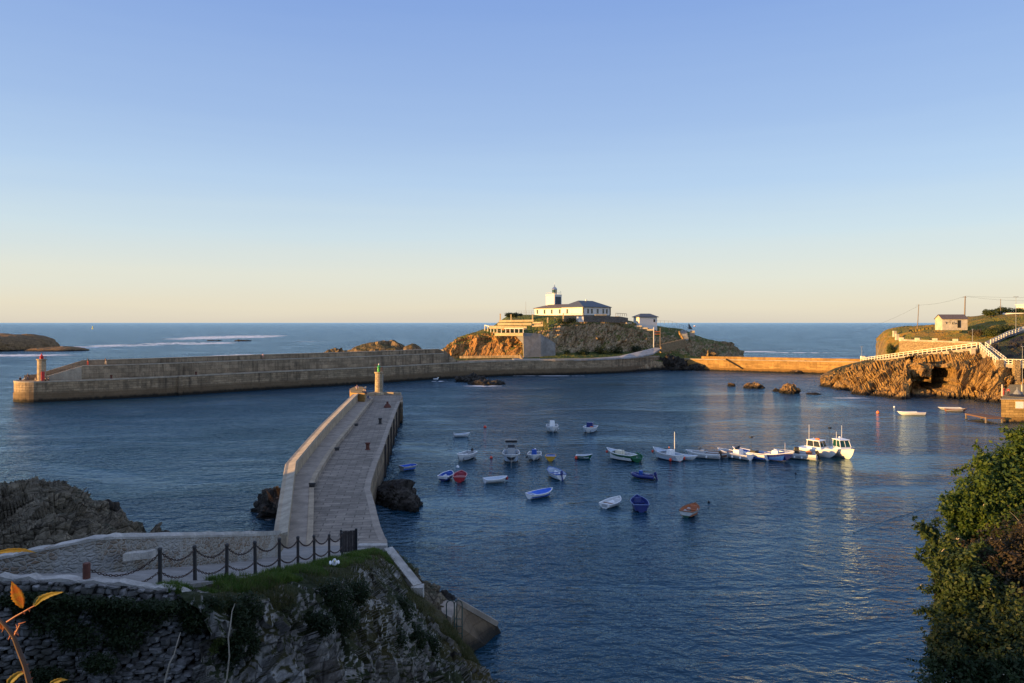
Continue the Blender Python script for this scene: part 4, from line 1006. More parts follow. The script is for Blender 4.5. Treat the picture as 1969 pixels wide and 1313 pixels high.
def cave(P, nv, nu):       # hollow the sea cave and the two shaded clefts out of the cliff face
    for (px_, py_, rx, ry, depth, pw) in ((1815, 730, 23, 22, 16, 6), (1785, 752, 34, 16, 5, 4), (1758, 708, 13, 19, 5.0, 4), (1772, 738, 17, 13, 4, 4)):
        q = 984.5 + F * P[..., 0] / P[..., 1]; r = HORIZON + F * (CAMZ - P[..., 2]) / P[..., 1]
        d = (np.abs(q - px_) / rx) ** pw + (np.abs(r - py_) / ry) ** pw
        k = np.clip(1.25 - d, 0, 1) ** .5 * (P[..., 2] > -1.2)
        near = P[..., 1] < 222
        k = k * near
        P[..., 0] += .22 * depth * k; P[..., 1] += depth * k
    return P
headland = loft('headland_cliff', [h0, h1, h2, h3, h4, h5, h6], 330, [12, 22, 16, 10, 5, 5], 'headland_terrain', [.8, 2.5, 2.7, 1.8, .3, .05, .1],
                dict(f=.19, strata=(.68, .15, .72), an=(1.7, 1.5, .30)), seed=3,
                post=lambda P, nv, nu: cave(P, nv, nu))
tag(headland, kind='structure')
# green hill above the path
gp = [1684, 1700, 1722, 1760, 1800, 1840, 1880, 1915, 1950, 2000, 2120]
def grow(L): return [(p if len(q) == 2 else q[2], q[0], q[1]) for p, q in zip(gp, L)]
g0 = grow([(692, 279), (692, 268), (686, 258), (680, 250), (675, 240), (671, 230), (667, 219), (664, 218), (660, 217), (658, 217), (658, 217)])
g1 = grow([(680, 283), (672, 272), (668, 263), (668, 254), (666, 246), (664, 238), (662, 226), (660, 222), (655, 222), (650, 222), (650, 222)])
g2 = grow([(664, 287), (650, 278), (648, 270), (652, 256), (653, 249), (654, 242), (654, 233), (655, 228), (646, 228), (640, 228), (640, 228)])
g3 = grow([(655, 291), (640, 284), (636, 276), (637, 266), (638, 258), (637, 250), (637, 243), (638, 238), (634, 236), (628, 236), (626, 236)])
g4 = grow([(651, 295), (637, 290), (630, 286), (628, 276), (626, 270), (622, 262), (616, 256), (610, 254), (607, 252), (605, 252), (604, 252)])
g5 = grow([(652, 300), (638, 298), (632, 300), (627, 298), (625, 292), (612, 285), (607, 280), (602, 280), (601, 280), (600, 280), (600, 280)])
g6 = [Vector((v[0] + 10, v[1], v[2])) for v in [Vector((X(p, 350), 350, z)) for p, z in zip(gp, [-2, 2, 8, 14, 17, 20, 22, 23, 24, 24, 24])]]
ghill = loft('headland_hill', [g0, g1, g2, g3, g4, g5, g6], 220, [4, 8, 10, 12, 8, 8], 'island_terrain', [0, .3, .35, .7, .5, .3, .3], dict(f=.12, strata=(0, .2, .9), an=(1, 1, 1)), seed=8)
ghill.data.materials.clear(); ghill.data.materials.append(MT['headland_green']); tag(ghill, kind='structure')

# path, rail, stone wall, stairs, viaduct of the headland
rail_f = [W(1655, 695.5, 278), W(1690, 691, 262), W(1725, 686.5, 247), W(1765, 681.5, 236.5), W(1800, 677.5, 227), W(1835, 673.5, 218), W(1878, 668, 207)]
rail_b = [p + Vector((2.4, 3.2, 0)) for p in rail_f]
ribbon('cliff_path', [p + Vector((-.3, -.5, 0)) for p in rail_f], rail_b, 'coping', dz=.05)
mb = MB()
for i in range(3, 6): a, b = rail_f[i] + Vector((-.4, -.8, 0)), rail_f[i + 1] + Vector((-.4, -.8, 0)); mb.wall(a, b, a.z, b.z, (a.z - 1.6, b.z - 1.6), .5)
tag(mb.build('path_footing', 'coping', origin=rail_f[3]), 'pale footing wall under the right half of the cliff path railing', 'wall')
r_ = empty('path_railing', rail_f[0], 0, 'long white post and rail fence climbing along the cliff path', 'railing'); railing(r_, rail_f, 1.35, 30, 'rail_white', .2, (.97, .5), .17)
pw_ = [W(1878, 668, 207), W(1885, 668, 205)]
sr0, sr1 = W(1884, 668, 204.5), W(1919, 699, 193.5)
r_ = empty('stair_railing', sr0, 0, 'white railing down the near side of the stairs to the viaduct', 'railing'); railing(r_, [sr0, sr1], 1.35, 9, 'rail_white', .2, (.97, .5), .17)
sr2, sr3 = W(1895, 667, 209), W(1934, 697, 197.5)
r_ = empty('stair_railing', sr2, 0, 'white railing down the far side of the stairs to the viaduct', 'railing'); railing(r_, [sr2, sr3], 1.35, 9, 'rail_white', .2, (.97, .5), .17)
mb = MB(); NS_ = 18
for k in range(NS_):
    a = sr0.lerp(sr1, k / NS_); b = sr2.lerp(sr3, k / NS_); a2 = sr0.lerp(sr1, (k + 1) / NS_); b2 = sr2.lerp(sr3, (k + 1) / NS_)
    z = a.z - .02; mb.prism([(a.x, a.y), (a2.x, a2.y), (b2.x, b2.y), (b.x, b.y)], z - 2.2, z)
tag(mb.build('stairs', 'coping', origin=sr0), 'pale stairs descending from the cliff path to the viaduct', 'stairs')
# viaduct
va, vb_ = W(1921, 703, 193), W(2010, 711, 188); vt = 20 - (700 - 620) * 193 / F
vd = empty('viaduct', (va.x, va.y, 0), 0, 'stone viaduct walkway on square piers at the right edge of the photo', 'viaduct')
def vpart(mb, name, m, **k):
    o = mb.build(name, m, **k); o.parent = vd; o.matrix_parent_inverse = Matrix.Translation(-vd.location); return o
mb = MB(); dv_ = (vb_ - va).normalized(); nv_ = Vector((-dv_.y, dv_.x, 0)); mb.wall(va + nv_ * 1.6, vb_ + nv_ * 1.6, vt, vt, vt - .9, 3.2); vpart(mb, 'walkway', 'coping')
for x, D, wd in ((1921.5, 193, 1.25), (1953, 191.2, 1.3), (1990, 189, 1.3)):
    mb = MB(); mb.box((X(x, D), D - .2, (vt + .7 - 2) / 2 + .3), (wd, 1.5, vt + 2.9), R(-8)); vpart(mb, 'pier', 'wall_golden_stone')
mb = MB(); mb.wall(W(1925, 0, 195.6), W(1941, 0, 194.8), vt - .95, vt - .95, -1, 1.2); mb.wall(W(1957, 0, 194), W(2010, 0, 190.6), vt - .95, vt - .95, -1, 1.2); mb.wall(W(1925, 0, 196.9), W(2010, 0, 193.4), vt - 1, vt - 1, -1, .5); vpart(mb, 'infill_wall', 'wall_golden_stone')
r_ = empty('viaduct_railing', va, 0, 'white railing along the top of the viaduct', 'railing'); railing(r_, [Vector((va.x + .4, va.y, vt)), Vector((vb_.x, vb_.y, vt))], 1.35, 12, 'rail_white', .2, (.97, .55, .12), .15)
# stone wall with merlons
sw = empty('stone_wall', W(1732, 675, 256), 0, 'long golden stone wall with square capping blocks above the cliff path', 'wall')
def spart(mb, name, m):
    o = mb.build(name, m); o.parent = sw; o.matrix_parent_inverse = Matrix.Translation(-sw.location); return o
sa, sb_ = W(1731, 655, 256), W(1885, 660, 222)
mb = MB(); mb.wall(sa, sb_, sa.z, sb_.z, (sa.z - 4.2, sb_.z - 2.2), .9); spart(mb, 'wall_face', 'wall_golden_stone')
mb = MB(); mb.wall(sa + Vector((0, -.05, .5)), sb_ + Vector((0, -.05, .4)), sa.z + .55, sb_.z + .4, (sa.z - .02, sb_.z - .02), 1.0); spart(mb, 'coping', 'coping')
for f in (.02, .24, .47, .72):
    p = sa.lerp(sb_, f); mb = MB(); mb.box((p.x, p.y - .05, p.z + .5), (1.5, 1.2, 1.3), R(-40)); spart(mb, 'capping_block', 'render_old')
for (x, y, D, lb) in ((1720, 644, 270, 'pale block post at the top left end of the stone wall'), (1725, 650, 264, 'lower pale block post just left of the stone wall')):
    o = MB().box((0, 0, .4), (1.1, 1.0, 2.2)).build('gate_post', 'render_old', bevel=.05); o.location = W(x, y, D); tag(o, lb, 'post')
# hut
hut = empty('hut', W(1812, 627.5, 240), R(-2), 'small pale stone hut with a dark doorway and graffiti on the headland', 'hut')
HW_, HD_, HH_ = 8.0, 4.4, 2.5
mb = MB(); mb.prism([(0, 0), (HW_, 0), (HW_, HD_), (0, HD_)], -1.2, HH_)
mb.add([(0, 0, HH_), (0, HD_, HH_), (0, HD_ / 2, HH_ + 1.25), (HW_, 0, HH_), (HW_, HD_, HH_), (HW_, HD_ / 2, HH_ + 1.25)], [(0, 1, 2), (3, 5, 4), (0, 2, 5, 3), (1, 4, 5, 2)]); mb.build('wall', 'render_old', hut)
mb = MB(); e = .25
mb.add([(-e, -e, HH_ - .05), (HW_ + e, -e, HH_ - .05), (HW_ + e, HD_ / 2, HH_ + 1.42), (-e, HD_ / 2, HH_ + 1.42), (-e, HD_ + e, HH_ - .05), (HW_ + e, HD_ + e, HH_ - .05),
        (-e, -e, HH_ - .17), (HW_ + e, -e, HH_ - .17), (HW_ + e, HD_ / 2, HH_ + 1.28), (-e, HD_ / 2, HH_ + 1.28), (-e, HD_ + e, HH_ - .17), (HW_ + e, HD_ + e, HH_ - .17)],
       [(0, 1, 2, 3), (3, 2, 5, 4), (6, 9, 8, 7), (9, 10, 11, 8), (0, 6, 7, 1), (4, 5, 11, 10), (0, 3, 9, 6), (3, 4, 10, 9), (1, 7, 8, 2), (2, 8, 11, 5)]); mb.build('roof', 'slate_warm', hut)
MB().box((5.3, -.03, .8), (1.0, .14, 2.5)).build('door', 'dark_opening', hut)
MB().box((3.0, -.02, 1.35), (1.3, .1, 1.0)).build('window', 'render_old', hut)
mb = MB(); gz = 1.1
for (ax, az, bx, bz) in ((2.2, 1.7, 2.9, 1.8), (2.2, 1.7, 2.2, .7), (2.2, 1.25, 2.7, 1.25), (3.0, .7, 3.2, 1.4), (3.2, 1.4, 3.4, .7), (3.5, 1.3, 3.5, .6), (3.5, 1.3, 3.9, 1.1), (4.0, .7, 4.2, 1.2), (4.2, 1.2, 4.5, .8), (1.0, 1.5, 1.3, .8), (1.3, 1.2, 1.7, 1.3)):
    mb.tube([(ax, -.1, az), (bx, -.1, bz)], .06, 4)
mb.build('graffiti', 'boat_black', hut)
# far right white wall and building
lowwall('garden_wall', W(1928, 601.5, 262), W(2010, 601.5, 258), 1.6, .6, 'white_paint', 'white garden wall on the hilltop at the right edge', 'wall')
o = MB().box((0, 0, 1), (9, 5, 3.4)).box((0, 0, 2.9), (9.6, 5.6, .3)).build('white_house', 'white_paint'); o.location = W(1985, 600, 285); tag(o, 'white building corner cut by the right edge of the photo on the hilltop', 'house')
# hill road with rail
rd = [(1905, 662, 219), (1920, 655, 222), (1938, 646, 226), (1957, 640, 229), (1990, 630, 232)]
ribbon('hill_road', [W(a, b, c) + Vector((-.2, -.5, .1)) for a, b, c in rd], [W(a - 12, b - 3, c + 7) + Vector((0, 0, .1)) for a, b, c in rd], 'asphalt_path', dz=.12)
rr = [W(a, b + .5, c) for a, b, c in rd]
r_ = empty('road_railing', rr[0], 0, 'white post and rail fence beside the road climbing to the right edge', 'railing'); railing(r_, rr, 1.5, 15, 'rail_white', .24, (.97, .5), .17)
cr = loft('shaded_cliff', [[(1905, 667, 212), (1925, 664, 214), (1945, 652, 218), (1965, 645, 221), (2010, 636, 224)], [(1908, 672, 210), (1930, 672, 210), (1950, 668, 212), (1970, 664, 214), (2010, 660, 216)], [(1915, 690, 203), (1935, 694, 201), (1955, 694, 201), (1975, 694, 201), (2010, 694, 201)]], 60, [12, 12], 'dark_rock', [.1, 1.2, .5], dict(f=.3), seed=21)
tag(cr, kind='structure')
# poles and wires
def pole(px_, py_, D, h, r, label, lean=0.0):
    o = MB().tube([(0, 0, -.5), (lean * h, 0, h)], [r, r * .7], 8).build('utility_pole', 'pole_wood'); o.location = W(px_, py_, D); return tag(o, label, 'pole'), W(px_, py_, D) + Vector((lean * h, 0, h))
_, p1 = pole(1764, 630, 262, 8.3, .16, 'thin leaning wooden pole on the headland left of the hut', .06)
p2o, p2 = pole(1854.5, 618, 262, 9.0, .26, 'thick wooden utility pole behind the hut', .03)
MB().box((0, 0, 8.6), (1.6, .15, .15)).build('crossarm', 'galv', p2o)
_, p3 = pole(1924, 604, 262, 5.4, .12, 'slim wooden pole among the bushes on the hilltop')
def wire(a, b, sag, label):
    pts = [Vector(a).lerp(Vector(b), t / 14) - Vector((0, 0, sag * 4 * (t / 14) * (1 - t / 14))) for t in range(15)]
    o = MB().tube(pts, .022, 4).build('power_line', 'dark_metal', origin=pts[0]); return tag(o, label, 'cable')
wire(p1 + Vector((-1, 0, -.3)), p2, .8, 'overhead wire between the leaning pole and the thick pole')
wire(p2, W(2080, 569, 250), .5, 'upper overhead wire from the thick pole to the right edge')
wire(p2 + Vector((.6, 0, -.2)), W(2080, 574, 250), 1.1, 'lower overhead wire from the thick pole to the right edge')
wire(p1 + Vector((0, 0, -.5)), W(1640, 640, 300), .8, 'faint overhead wire sloping down left of the leaning pole')
lamp_post(1953.5, 646, 227, 12.0, 'tall street lamp beside the hill road at the right edge', .75)
lamp_post(1688, 689, 264, 6.0, 'street lamp at the lower end of the cliff path railing', .4)
lamp_post(1870, 667, 210, 5.0, 'slim lamp column near the top of the cliff path railing', .18)
lamp_post(1966, 762, 186, 12.5, 'lamp post with small head in front of the viaduct at the right edge', .3)
# pier block stump by the rail
o = MB().box((0, 0, 0), (1.4, 1.2, 1.9)).build('concrete_block', 'render_old', bevel=.08); o.location = W(1869, 677, 205); tag(o, 'pale concrete block under the cliff path railing near its top', 'block')
# quay at the lower right
q0 = G(1925, 812); QX = q0.x; QY = q0.y
hq = 20 - (768 - 620) * QY / F
tq = empty('small_quay', (QX, QY, 0), 0, 'golden stone quay block at the right edge with a white notice on its face', 'quay')
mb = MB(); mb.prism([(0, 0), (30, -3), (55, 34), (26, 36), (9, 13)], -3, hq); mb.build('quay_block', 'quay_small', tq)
mb = MB(); mb.prism([(-.1, -.12), (30, -3.12), (30, -2.5), (.1, .5)], hq - .001, hq + .12); mb.build('edge_coping', 'coping', tq)
mb = MB(); mb.box((3.4, -.45, hq - 1.05), (1.5, .1, 1.35), R(-5.7)); mb.build('notice', 'white_paint', tq)
pt = empty('landing_stage', (QX - 2.0, QY + 2.5, 0), 0, 'low wooden landing stage on posts beside the golden quay', 'pontoon')
MB().box((0.2, 0, .95), (3.6, 7, .28)).build('deck', 'plank_brown', pt)
mb = MB()
for x in (-1.5, 1.7):
    for y in (-3.2, 3.2): mb.box((x, y, .1), (.25, .25, 2))
mb.build('post', 'pole_wood', pt)
tn = empty('tarpaulin_mound', W(1956, 765, 155), 0, 'dark covered heap with a pale top on the golden quay', 'tarpaulin')
MB().lathe([(2.2, 0), (2.0, .35), (1.0, .8), (.1, .9)], n=12).build('cover', 'cloth_dark', tn, smooth=True); MB().lathe([(.9, .72), (.6, 1.2), (.12, 1.8), (.1, 2.3)], n=10).build('top', 'cloth_grey', tn)
for x, lb in ((1927, 'pale wooden mooring post at the corner of the golden quay'), (1965, 'pale wooden mooring post on the golden quay near the right edge')):
    o = MB().lathe([(.16, 0), (.15, 2.4), (.1, 2.45)], n=8).build('mooring_post', 'render_old'); o.location = (X(x, 155), 155, hq); tag(o, lb, 'post')
# shrubs on the headland and island
def shrub(px_, py_, D, wpx, hpx, m, n, sz, label, seed, cat='bush', name='shrub', group=None, dep=1.0, stem=True):
    k = D / F; c = W(px_, py_, D); Rw = wpx * k / 2; Rh = hpx * k / 2; rs = random.Random(seed)
    t = empty(name, c, 0, label, cat, group); bl_ = []
    for i in range(5): bl_.append((Vector(((rs.random() - .5) * Rw * 1.0, (rs.random() - .5) * Rw * dep, Rh * (.75 + rs.random() * .5))), (Rw * (.45 + rs.random() * .2), Rw * dep * .6, Rh * (.6 + rs.random() * .3))))
    leaves('crown', bl_, n, sz, m, t, seed, .5, up=.5)
    if stem: MB().tube([(0, 0, -.4), (0, 0, Rh * 1.2)], [.15, .05], 6).build('stem', 'bark', t)
    return t
shrub(985, 612, 318, 30, 12, 'leaf_dark', 1500, .5, 'dark wind-bent bush on the left skyline of the lighthouse plateau', 1)
shrub(1000, 607, 319, 10, 5, 'leaf_dark', 400, .4, 'small dark bush right of the wind-bent one on the plateau', 2)
shrub(1902, 608, 262, 26, 14, 'leaf_hill', 1500, .45, 'round green bush on the hilltop right of the thick pole', 3)
shrub(1930, 606, 266, 34, 17, 'leaf_hill', 2000, .45, 'wide green bush behind the white garden wall', 4)
shrub(1950, 605, 268, 36, 14, 'leaf_hill', 1600, .45, 'low green bush behind the tall street lamp on the hilltop', 5)
shrub(1905, 652, 232, 34, 26, 'leaf_hill', 1800, .45, 'dark green thicket at the left of the hill road', 6)
shrub(1930, 647, 238, 40, 26, 'leaf_hill', 2200, .45, 'broad dark green thicket behind the hill road', 7)
shrub(1880, 646, 236, 30, 16, 'leaf_brownish', 1200, .45, 'brownish bush in the slope below the hut', 8)
shrub(1715, 686, 262, 22, 30, 'leaf_hill', 1600, .4, 'dense green bush left of the stone wall above the path', 9)
for i, (x, y, wd, ht) in enumerate(((1120, 684, 30, 14), (1158, 684, 34, 22), (1185, 682, 30, 20), (1222, 677, 34, 14), (1090, 685, 14, 12))):
    shrub(x, y, (307, 311, 314, 318, 304)[i], wd, ht, 'leaf_dark', 900, .5, ['low dark bush at the cliff foot left of centre below the lighthouse', 'tall dark ivy clump in the middle of the cliff foot below the lighthouse', 'dark ivy clump at the cliff foot below the shaded yard wall', 'wide dark bush at the cliff foot nearest the ramp', 'small dark bush beside the grey retaining wall'][i], 30 + i, group='bushes at the foot of the lighthouse cliff')
shrub(1090, 622, 311, 40, 12, 'leaf_dark', 1200, .5, 'dark green bank of bushes below the golden yard wall', 40, dep=.5)

# ---------------------------------------------------------------- foreground: path, walls, fence, cliff
POSTS = [(308, 1124, 22.2), (375, 1116.5, 23.6), (436, 1107.5, 25.0), (491, 1101, 26.4), (537, 1094.5, 28.1), (573, 1087, 30.2), (604.5, 1080, 32.8), (633, 1073, 35.6), (658, 1066, 38.8)]
PH = [1.1, 1.12, 1.09, 1.12, 1.18, 1.18, 1.17, 1.14, 1.16]
# path surface from the left of the frame down to the pier deck
pf = [W(-260, 1112, 20.2), W(-20, 1114, 20.6), (W(167, 1114, 21.2)), W(305, 1129, 21.6), W(380, 1121, 22.8), W(470, 1110, 25), W(537, 1099, 27.4), W(590, 1088, 30.5), W(640, 1074, 35.4), W(690, 1057, 44), W(745, 1048, 49.5)]
pb = [W(-260, 1104, 22.6), W(-20, 1104, 23.4), W(150, 1102, 24.2), W(240, 1100, 25.3), W(346, 1090, 28.2), W(430, 1083, 31), W(490, 1077, 33.6), W(518, 1072, 36), W(532, 1066, 40), W(542, 1060, 46), W(548, 1050, 51)]
ribbon('ramp_path', pf, pb, 'path_fore', dz=0)
ribbon('landing', [W(560, 1064, 45.5), W(650, 1062, 46), W(744, 1060, 47.2)], [W(546, 1047, 52), W(650, 1041, 53.4), W(744, 1038, 54)], 'walk_stone', dz=.02)
# low rendered wall behind the path
rw1 = [(-260, 1118, 1096, 23.4), (-20, 1076, 1108, 24), (72, 1057, 1106, 24.6), (130, 1046, 1104, 25.2), (185, 1035.5, 1103, 25.8), (220, 1033, 1101, 26.3), (346, 1031, 1091, 29), (440, 1029, 1083, 32), (490, 1028, 1078, 34.3), (535, 1026, 1070, 37.5)]
bwl = empty('rendered_wall', W(220, 1100, 26.4), 0, 'low rubble wall with pale render and white capping along the far side of the path', 'wall')
def fpart(root, mb, name, m, **k):
    o = mb.build(name, m, **k); o.parent = root; o.matrix_parent_inverse = Matrix.Translation(-root.location); return o
def wallmesh(pts, th, lift=0.0, hgt=None, name=None, wob=0.0, sub=6):
    """pts (px, ytop, ybottom, D): a wall whose top and foot follow the measured lines"""
    vs = []; P = []
    for i in range(len(pts) - 1):
        for s_ in range(sub):
            f = s_ / sub; P.append([a * (1 - f) + b * f for a, b in zip(pts[i], pts[i + 1])])
    P.append(list(pts[-1]))
    for i, (px_, yt, yb, D) in enumerate(P):
        t = W(px_, yt, D); b = W(px_, yb, D); wb = wob * noise.noise(Vector((px_ * .05, D, 3)))
        if hgt: b = t - Vector((0, 0, hgt)); t = t + Vector((0, 0, lift + wb))
        else: b.z -= 1.2
        vs += [(b.x, b.y, b.z), (t.x, t.y, t.z + wb), (t.x - .0, t.y + th, t.z + wb), (b.x, b.y + th, b.z)]
    fs = []
    n = len(P)
    for i in range(n - 1):
        a = i * 4; c = a + 4
        for j in range(4): fs.append((a + j, a + (j + 1) % 4, c + (j + 1) % 4, c + j))
    fs += [(0, 3, 2, 1), tuple((n - 1) * 4 + j for j in range(4))]
    return MB().add(vs, fs)
fpart(bwl, wallmesh(rw1, .42), 'wall_face', 'rubble_render')
fpart(bwl, wallmesh([(a, b, c, d - .03) for a, b, c, d in rw1], .50, .02, .07, wob=.03), 'capping', 'capping_white')
fpart(bwl, wallmesh([(236, 1066, 1092, 25.9), (262, 1063, 1089, 26.6), (292, 1061, 1082, 27.3)], .3, 0, .25, wob=.02), 'render_ledge', 'capping_white')
# retaining wall below the path
fw = [(-300, 1111, 1500, 20.0), (-20, 1113, 1500, 20.4), (70, 1113, 1500, 20.6), (167, 1117, 1500, 20.8), (240, 1122, 1500, 21.0), (305, 1131, 1500, 21.2), (350, 1137, 1500, 21.4), (392, 1145, 1500, 21.7), (440, 1165, 1500, 22.2), (480, 1200, 1500, 22.8)]
rt = empty('dry_stone_wall', W(167, 1300, 20.8), 0, 'tall rough grey stone retaining wall with dark ivy below the path in the foreground', 'wall')
A_ = [[(a, b, d) for a, b, c, d in fw], [(a, b + 90, d + .06) for a, b, c, d in fw], [(a, 1420, d - .16) for a, b, c, d in fw]]
w1 = loft('wall_face', A_, 420, [46, 110], 'rubble_wall', [.0, .03, .05], dict(f=1.0, strata=(0, .01, 1), an=(1, 1, 1.8)), seed=31)
w1.parent = rt; w1.matrix_parent_inverse = Matrix.Translation(-rt.location)
rs0 = np.random.RandomState(12); mb = MB(); FW = np.array([[a, b, d] for a, b, c, d in fw], float)
zrow = 0.04; 
while zrow < 3.9:
    rh = .08 + .19 * rs0.rand() ** 1.4; x_ = -60.0 + 20 * rs0.rand()
    while x_ < 470:
        wl_ = (.14 + .30 * rs0.rand() ** 1.3); yt = np.interp(x_, FW[:, 0], FW[:, 1]); dd = np.interp(x_, FW[:, 0], FW[:, 2]) - .14 * min(zrow, 2) / 2 - .12 * max(0, zrow - 1.8)
        c_ = W(x_, yt, dd); c_.z -= zrow + rh / 2 + .03 * noise.noise(Vector((x_ * .04, zrow, 5))); hh_ = rh * (.42 + .12 * rs0.rand()); ww_ = wl_ * .49; th_ = .07 + .12 * rs0.rand(); rot_ = (rs0.rand() - .5) * .40
        k0 = len(mb.v); n1, n2 = 10, 5; ox = rs0.rand() * 50
        for i_ in range(n2):
            la = -math.pi / 2 + math.pi * (i_ + .5) / n2
            for j_ in range(n1):
                lo = 2 * math.pi * j_ / n1; cx_, sx_ = math.cos(lo), math.sin(lo); cl = math.cos(la) ** .45
                px__ = math.copysign(abs(cx_) ** .5, cx_) * cl * ww_; pz__ = math.copysign(abs(sx_) ** .5, sx_) * cl * hh_; py__ = math.sin(la) * th_
                wv_ = 1 + .28 * noise.noise(Vector((px__ * 6 + ox, pz__ * 9, py__ * 6)))
                mb.v.append((c_.x + (px__ * math.cos(rot_) - pz__ * math.sin(rot_)) * wv_, c_.y + py__ * wv_, c_.z + (px__ * math.sin(rot_) + pz__ * math.cos(rot_)) * wv_))
        for i_ in range(n2 - 1):
            for j_ in range(n1): a0 = k0 + i_ * n1 + j_; a1 = k0 + i_ * n1 + (j_ + 1) % n1; mb.f.append((a0, a1, a1 + n1, a0 + n1)); mb.mi.append(0)
        mb.f.append(tuple(k0 + j_ for j_ in range(n1))[::-1]); mb.mi.append(0)
        x_ += wl_ * F / dd * (.98 + .1 * rs0.rand())
    zrow += rh * .96
o = fpart(rt, mb, 'stone_facing', 'rubble_stone', smooth=True)
fpart(rt, wallmesh([(a, b, c, d - .04) for a, b, c, d in fw[:8]], .32, .0, .07, wob=.06), 'capping', 'capping_white')

# chain fence
cf = empty('chain_fence', W(*POSTS[0]), 0, 'row of dark iron posts joined by two drooping chains along the path edge', 'fence')
inv = Matrix.Translation(-cf.location)
pm = MB().lathe([(.075, -.25), (.068, .0), (.06, .06), (.058, 1.02), (.07, 1.03), (.07, 1.08), (.05, 1.11), (.02, 1.12)], n=12).build('post', 'dark_metal', cf, smooth=True)
tops = []
for i, (p, h) in enumerate(zip(POSTS, PH)):
    o = pm if i == 0 else pm.copy()
    if i: COL.objects.link(o); o.parent = cf
    o.location = W(*p); o.matrix_parent_inverse = inv; o.scale.z = h / 1.1; o.rotation_euler.y = random.uniform(-.02, .02); tops.append((W(*p), h))
st_ = W(166.5, 1112, 21.0)
o = MB().lathe([(.10, -.2), (.10, .42), (.085, .44)], n=12).build('post', 'rust_metal', cf, smooth=True); o.location = st_; o.matrix_parent_inverse = inv
def chain(a, b, sag, name='chain'):
    a, b = Vector(a), Vector(b); L = (b - a).length; n = max(6, int((L + sag) / .085)); mb = MB()
    pts = [a.lerp(b, t / n) - Vector((0, 0, sag * 4 * (t / n) * (1 - t / n))) for t in range(n + 1)]
    for i in range(n):
        p, q = pts[i], pts[i + 1]; d = (q - p); c = (p + q) / 2; u = d.normalized(); ref = Vector((0, 0, 1)); s1 = u.cross(ref).normalized(); s2 = u.cross(s1)
        s = s1 if i % 2 else s2; hl = d.length * .62; hw = .028
        ring = [c + u * hl * math.cos(t) * (1 if abs(math.cos(t)) < .9 else 1) + s * hw * math.sin(t) for t in [k * math.pi / 4 for k in range(8)]]
        ring.append(ring[0]); mb.tube(ring, .0125, 4, cap=False)
    o = mb.build(name, 'rust_chain', cf); o.matrix_parent_inverse = inv
for i in range(len(tops) - 1):
    (a, ha), (b, hb) = tops[i], tops[i + 1]
    chain(a + Vector((0, 0, ha * .90)), b + Vector((0, 0, hb * .90)), .30); chain(a + Vector((0, 0, ha * .36)), b + Vector((0, 0, hb * .36)), .24)
chain(st_ + Vector((0, 0, .30)), tops[0][0] + Vector((0, 0, .95)), .42); chain(W(270, 1120, 21.6), tops[0][0] + Vector((0, 0, .42)), .05)
# weathered board at the end of the fence
bd_ = empty('timber_board', W(671, 1062, 41.5), R(4), 'weathered dark plank board standing at the far end of the chain fence', 'board')
mb = MB()
for k in range(5): mb.box((-.32 + k * .15, random.uniform(-.01, .01), .62 + random.uniform(-.03, .03)), (.14, .05, 1.2))
mb.box((-.02, .05, .25), (.76, .05, .1)).box((-.02, .05, 1.0), (.76, .05, .1)); mb.build('planks', 'plank_dark', bd_)
MB().box((.40, 0, .6), (.13, .12, 1.5)).build('post', 'boat_black', bd_); MB().box((-.44, 0, .6), (.1, .1, 1.35)).build('post', 'boat_black', bd_)

# grassy verge and cliff
cA = [(296, 1131, 21.4), (392, 1116, 23.6), (470, 1106, 25.6), (540, 1096, 28), (600, 1084, 32), (650, 1071, 37), (690, 1062, 42), (722, 1057, 45), (745, 1066, 46), (790, 1128, 44.5), (850, 1178, 43), (880, 1220, 42.5), (915, 1262, 42)]
cB = [(330, 1139, 21.2), (400, 1140, 22.6), (470, 1128, 24), (540, 1113, 26), (610, 1100, 29), (660, 1088, 33), (700, 1074, 38), (728, 1068, 42), (750, 1082, 43.5), (788, 1140, 42.5), (845, 1190, 41.5), (878, 1230, 41), (920, 1275, 41)]
cC = [(345, 1158, 21.2), (415, 1160, 22), (480, 1160, 23), (545, 1148, 24.5), (615, 1126, 27), (672, 1112, 30), (712, 1094, 34), (740, 1098, 38), (762, 1118, 40), (795, 1165, 40), (840, 1215, 39.5), (880, 1255, 39.6), (930, 1292, 40)]
cD = [(380, 1210, 21.2), (430, 1220, 22), (490, 1225, 22.8), (550, 1215, 24), (620, 1195, 26), (680, 1170, 28.5), (722, 1150, 31), (758, 1160, 34), (790, 1185, 36), (815, 1220, 37), (850, 1262, 37.5), (890, 1290, 38), (960, 1312, 39.8)]
cE = [(400, 1310, 20.8), (450, 1310, 21.8), (510, 1310, 22.4), (565, 1310, 23.4), (630, 1300, 25), (690, 1280, 27), (735, 1260, 29), (772, 1262, 31.5), (800, 1275, 33), (830, 1300, 34.5), (870, 1320, 35.5), (920, 1335, 37), (1000, 1345, 39.2)]
cF = [(400, 1500, 20.2), (450, 1500, 21), (510, 1500, 22), (565, 1500, 23), (630, 1500, 24.5), (690, 1500, 26), (740, 1500, 28), (780, 1500, 30), (810, 1500, 31), (850, 1500, 32), (900, 1500, 33), (960, 1480, 34.5), (1060, 1440, 36)]
fc = loft('near_cliff', [cA, cB, cC, cD, cE, cF], 420, [14, 22, 60, 70, 50], 'near_cliff', [.0, .10, .38, .62, .75, .8], dict(f=.42, strata=(.62, .2, .75), an=(1.7, 1.5, .32)), seed=41)
tag(fc, kind='structure')
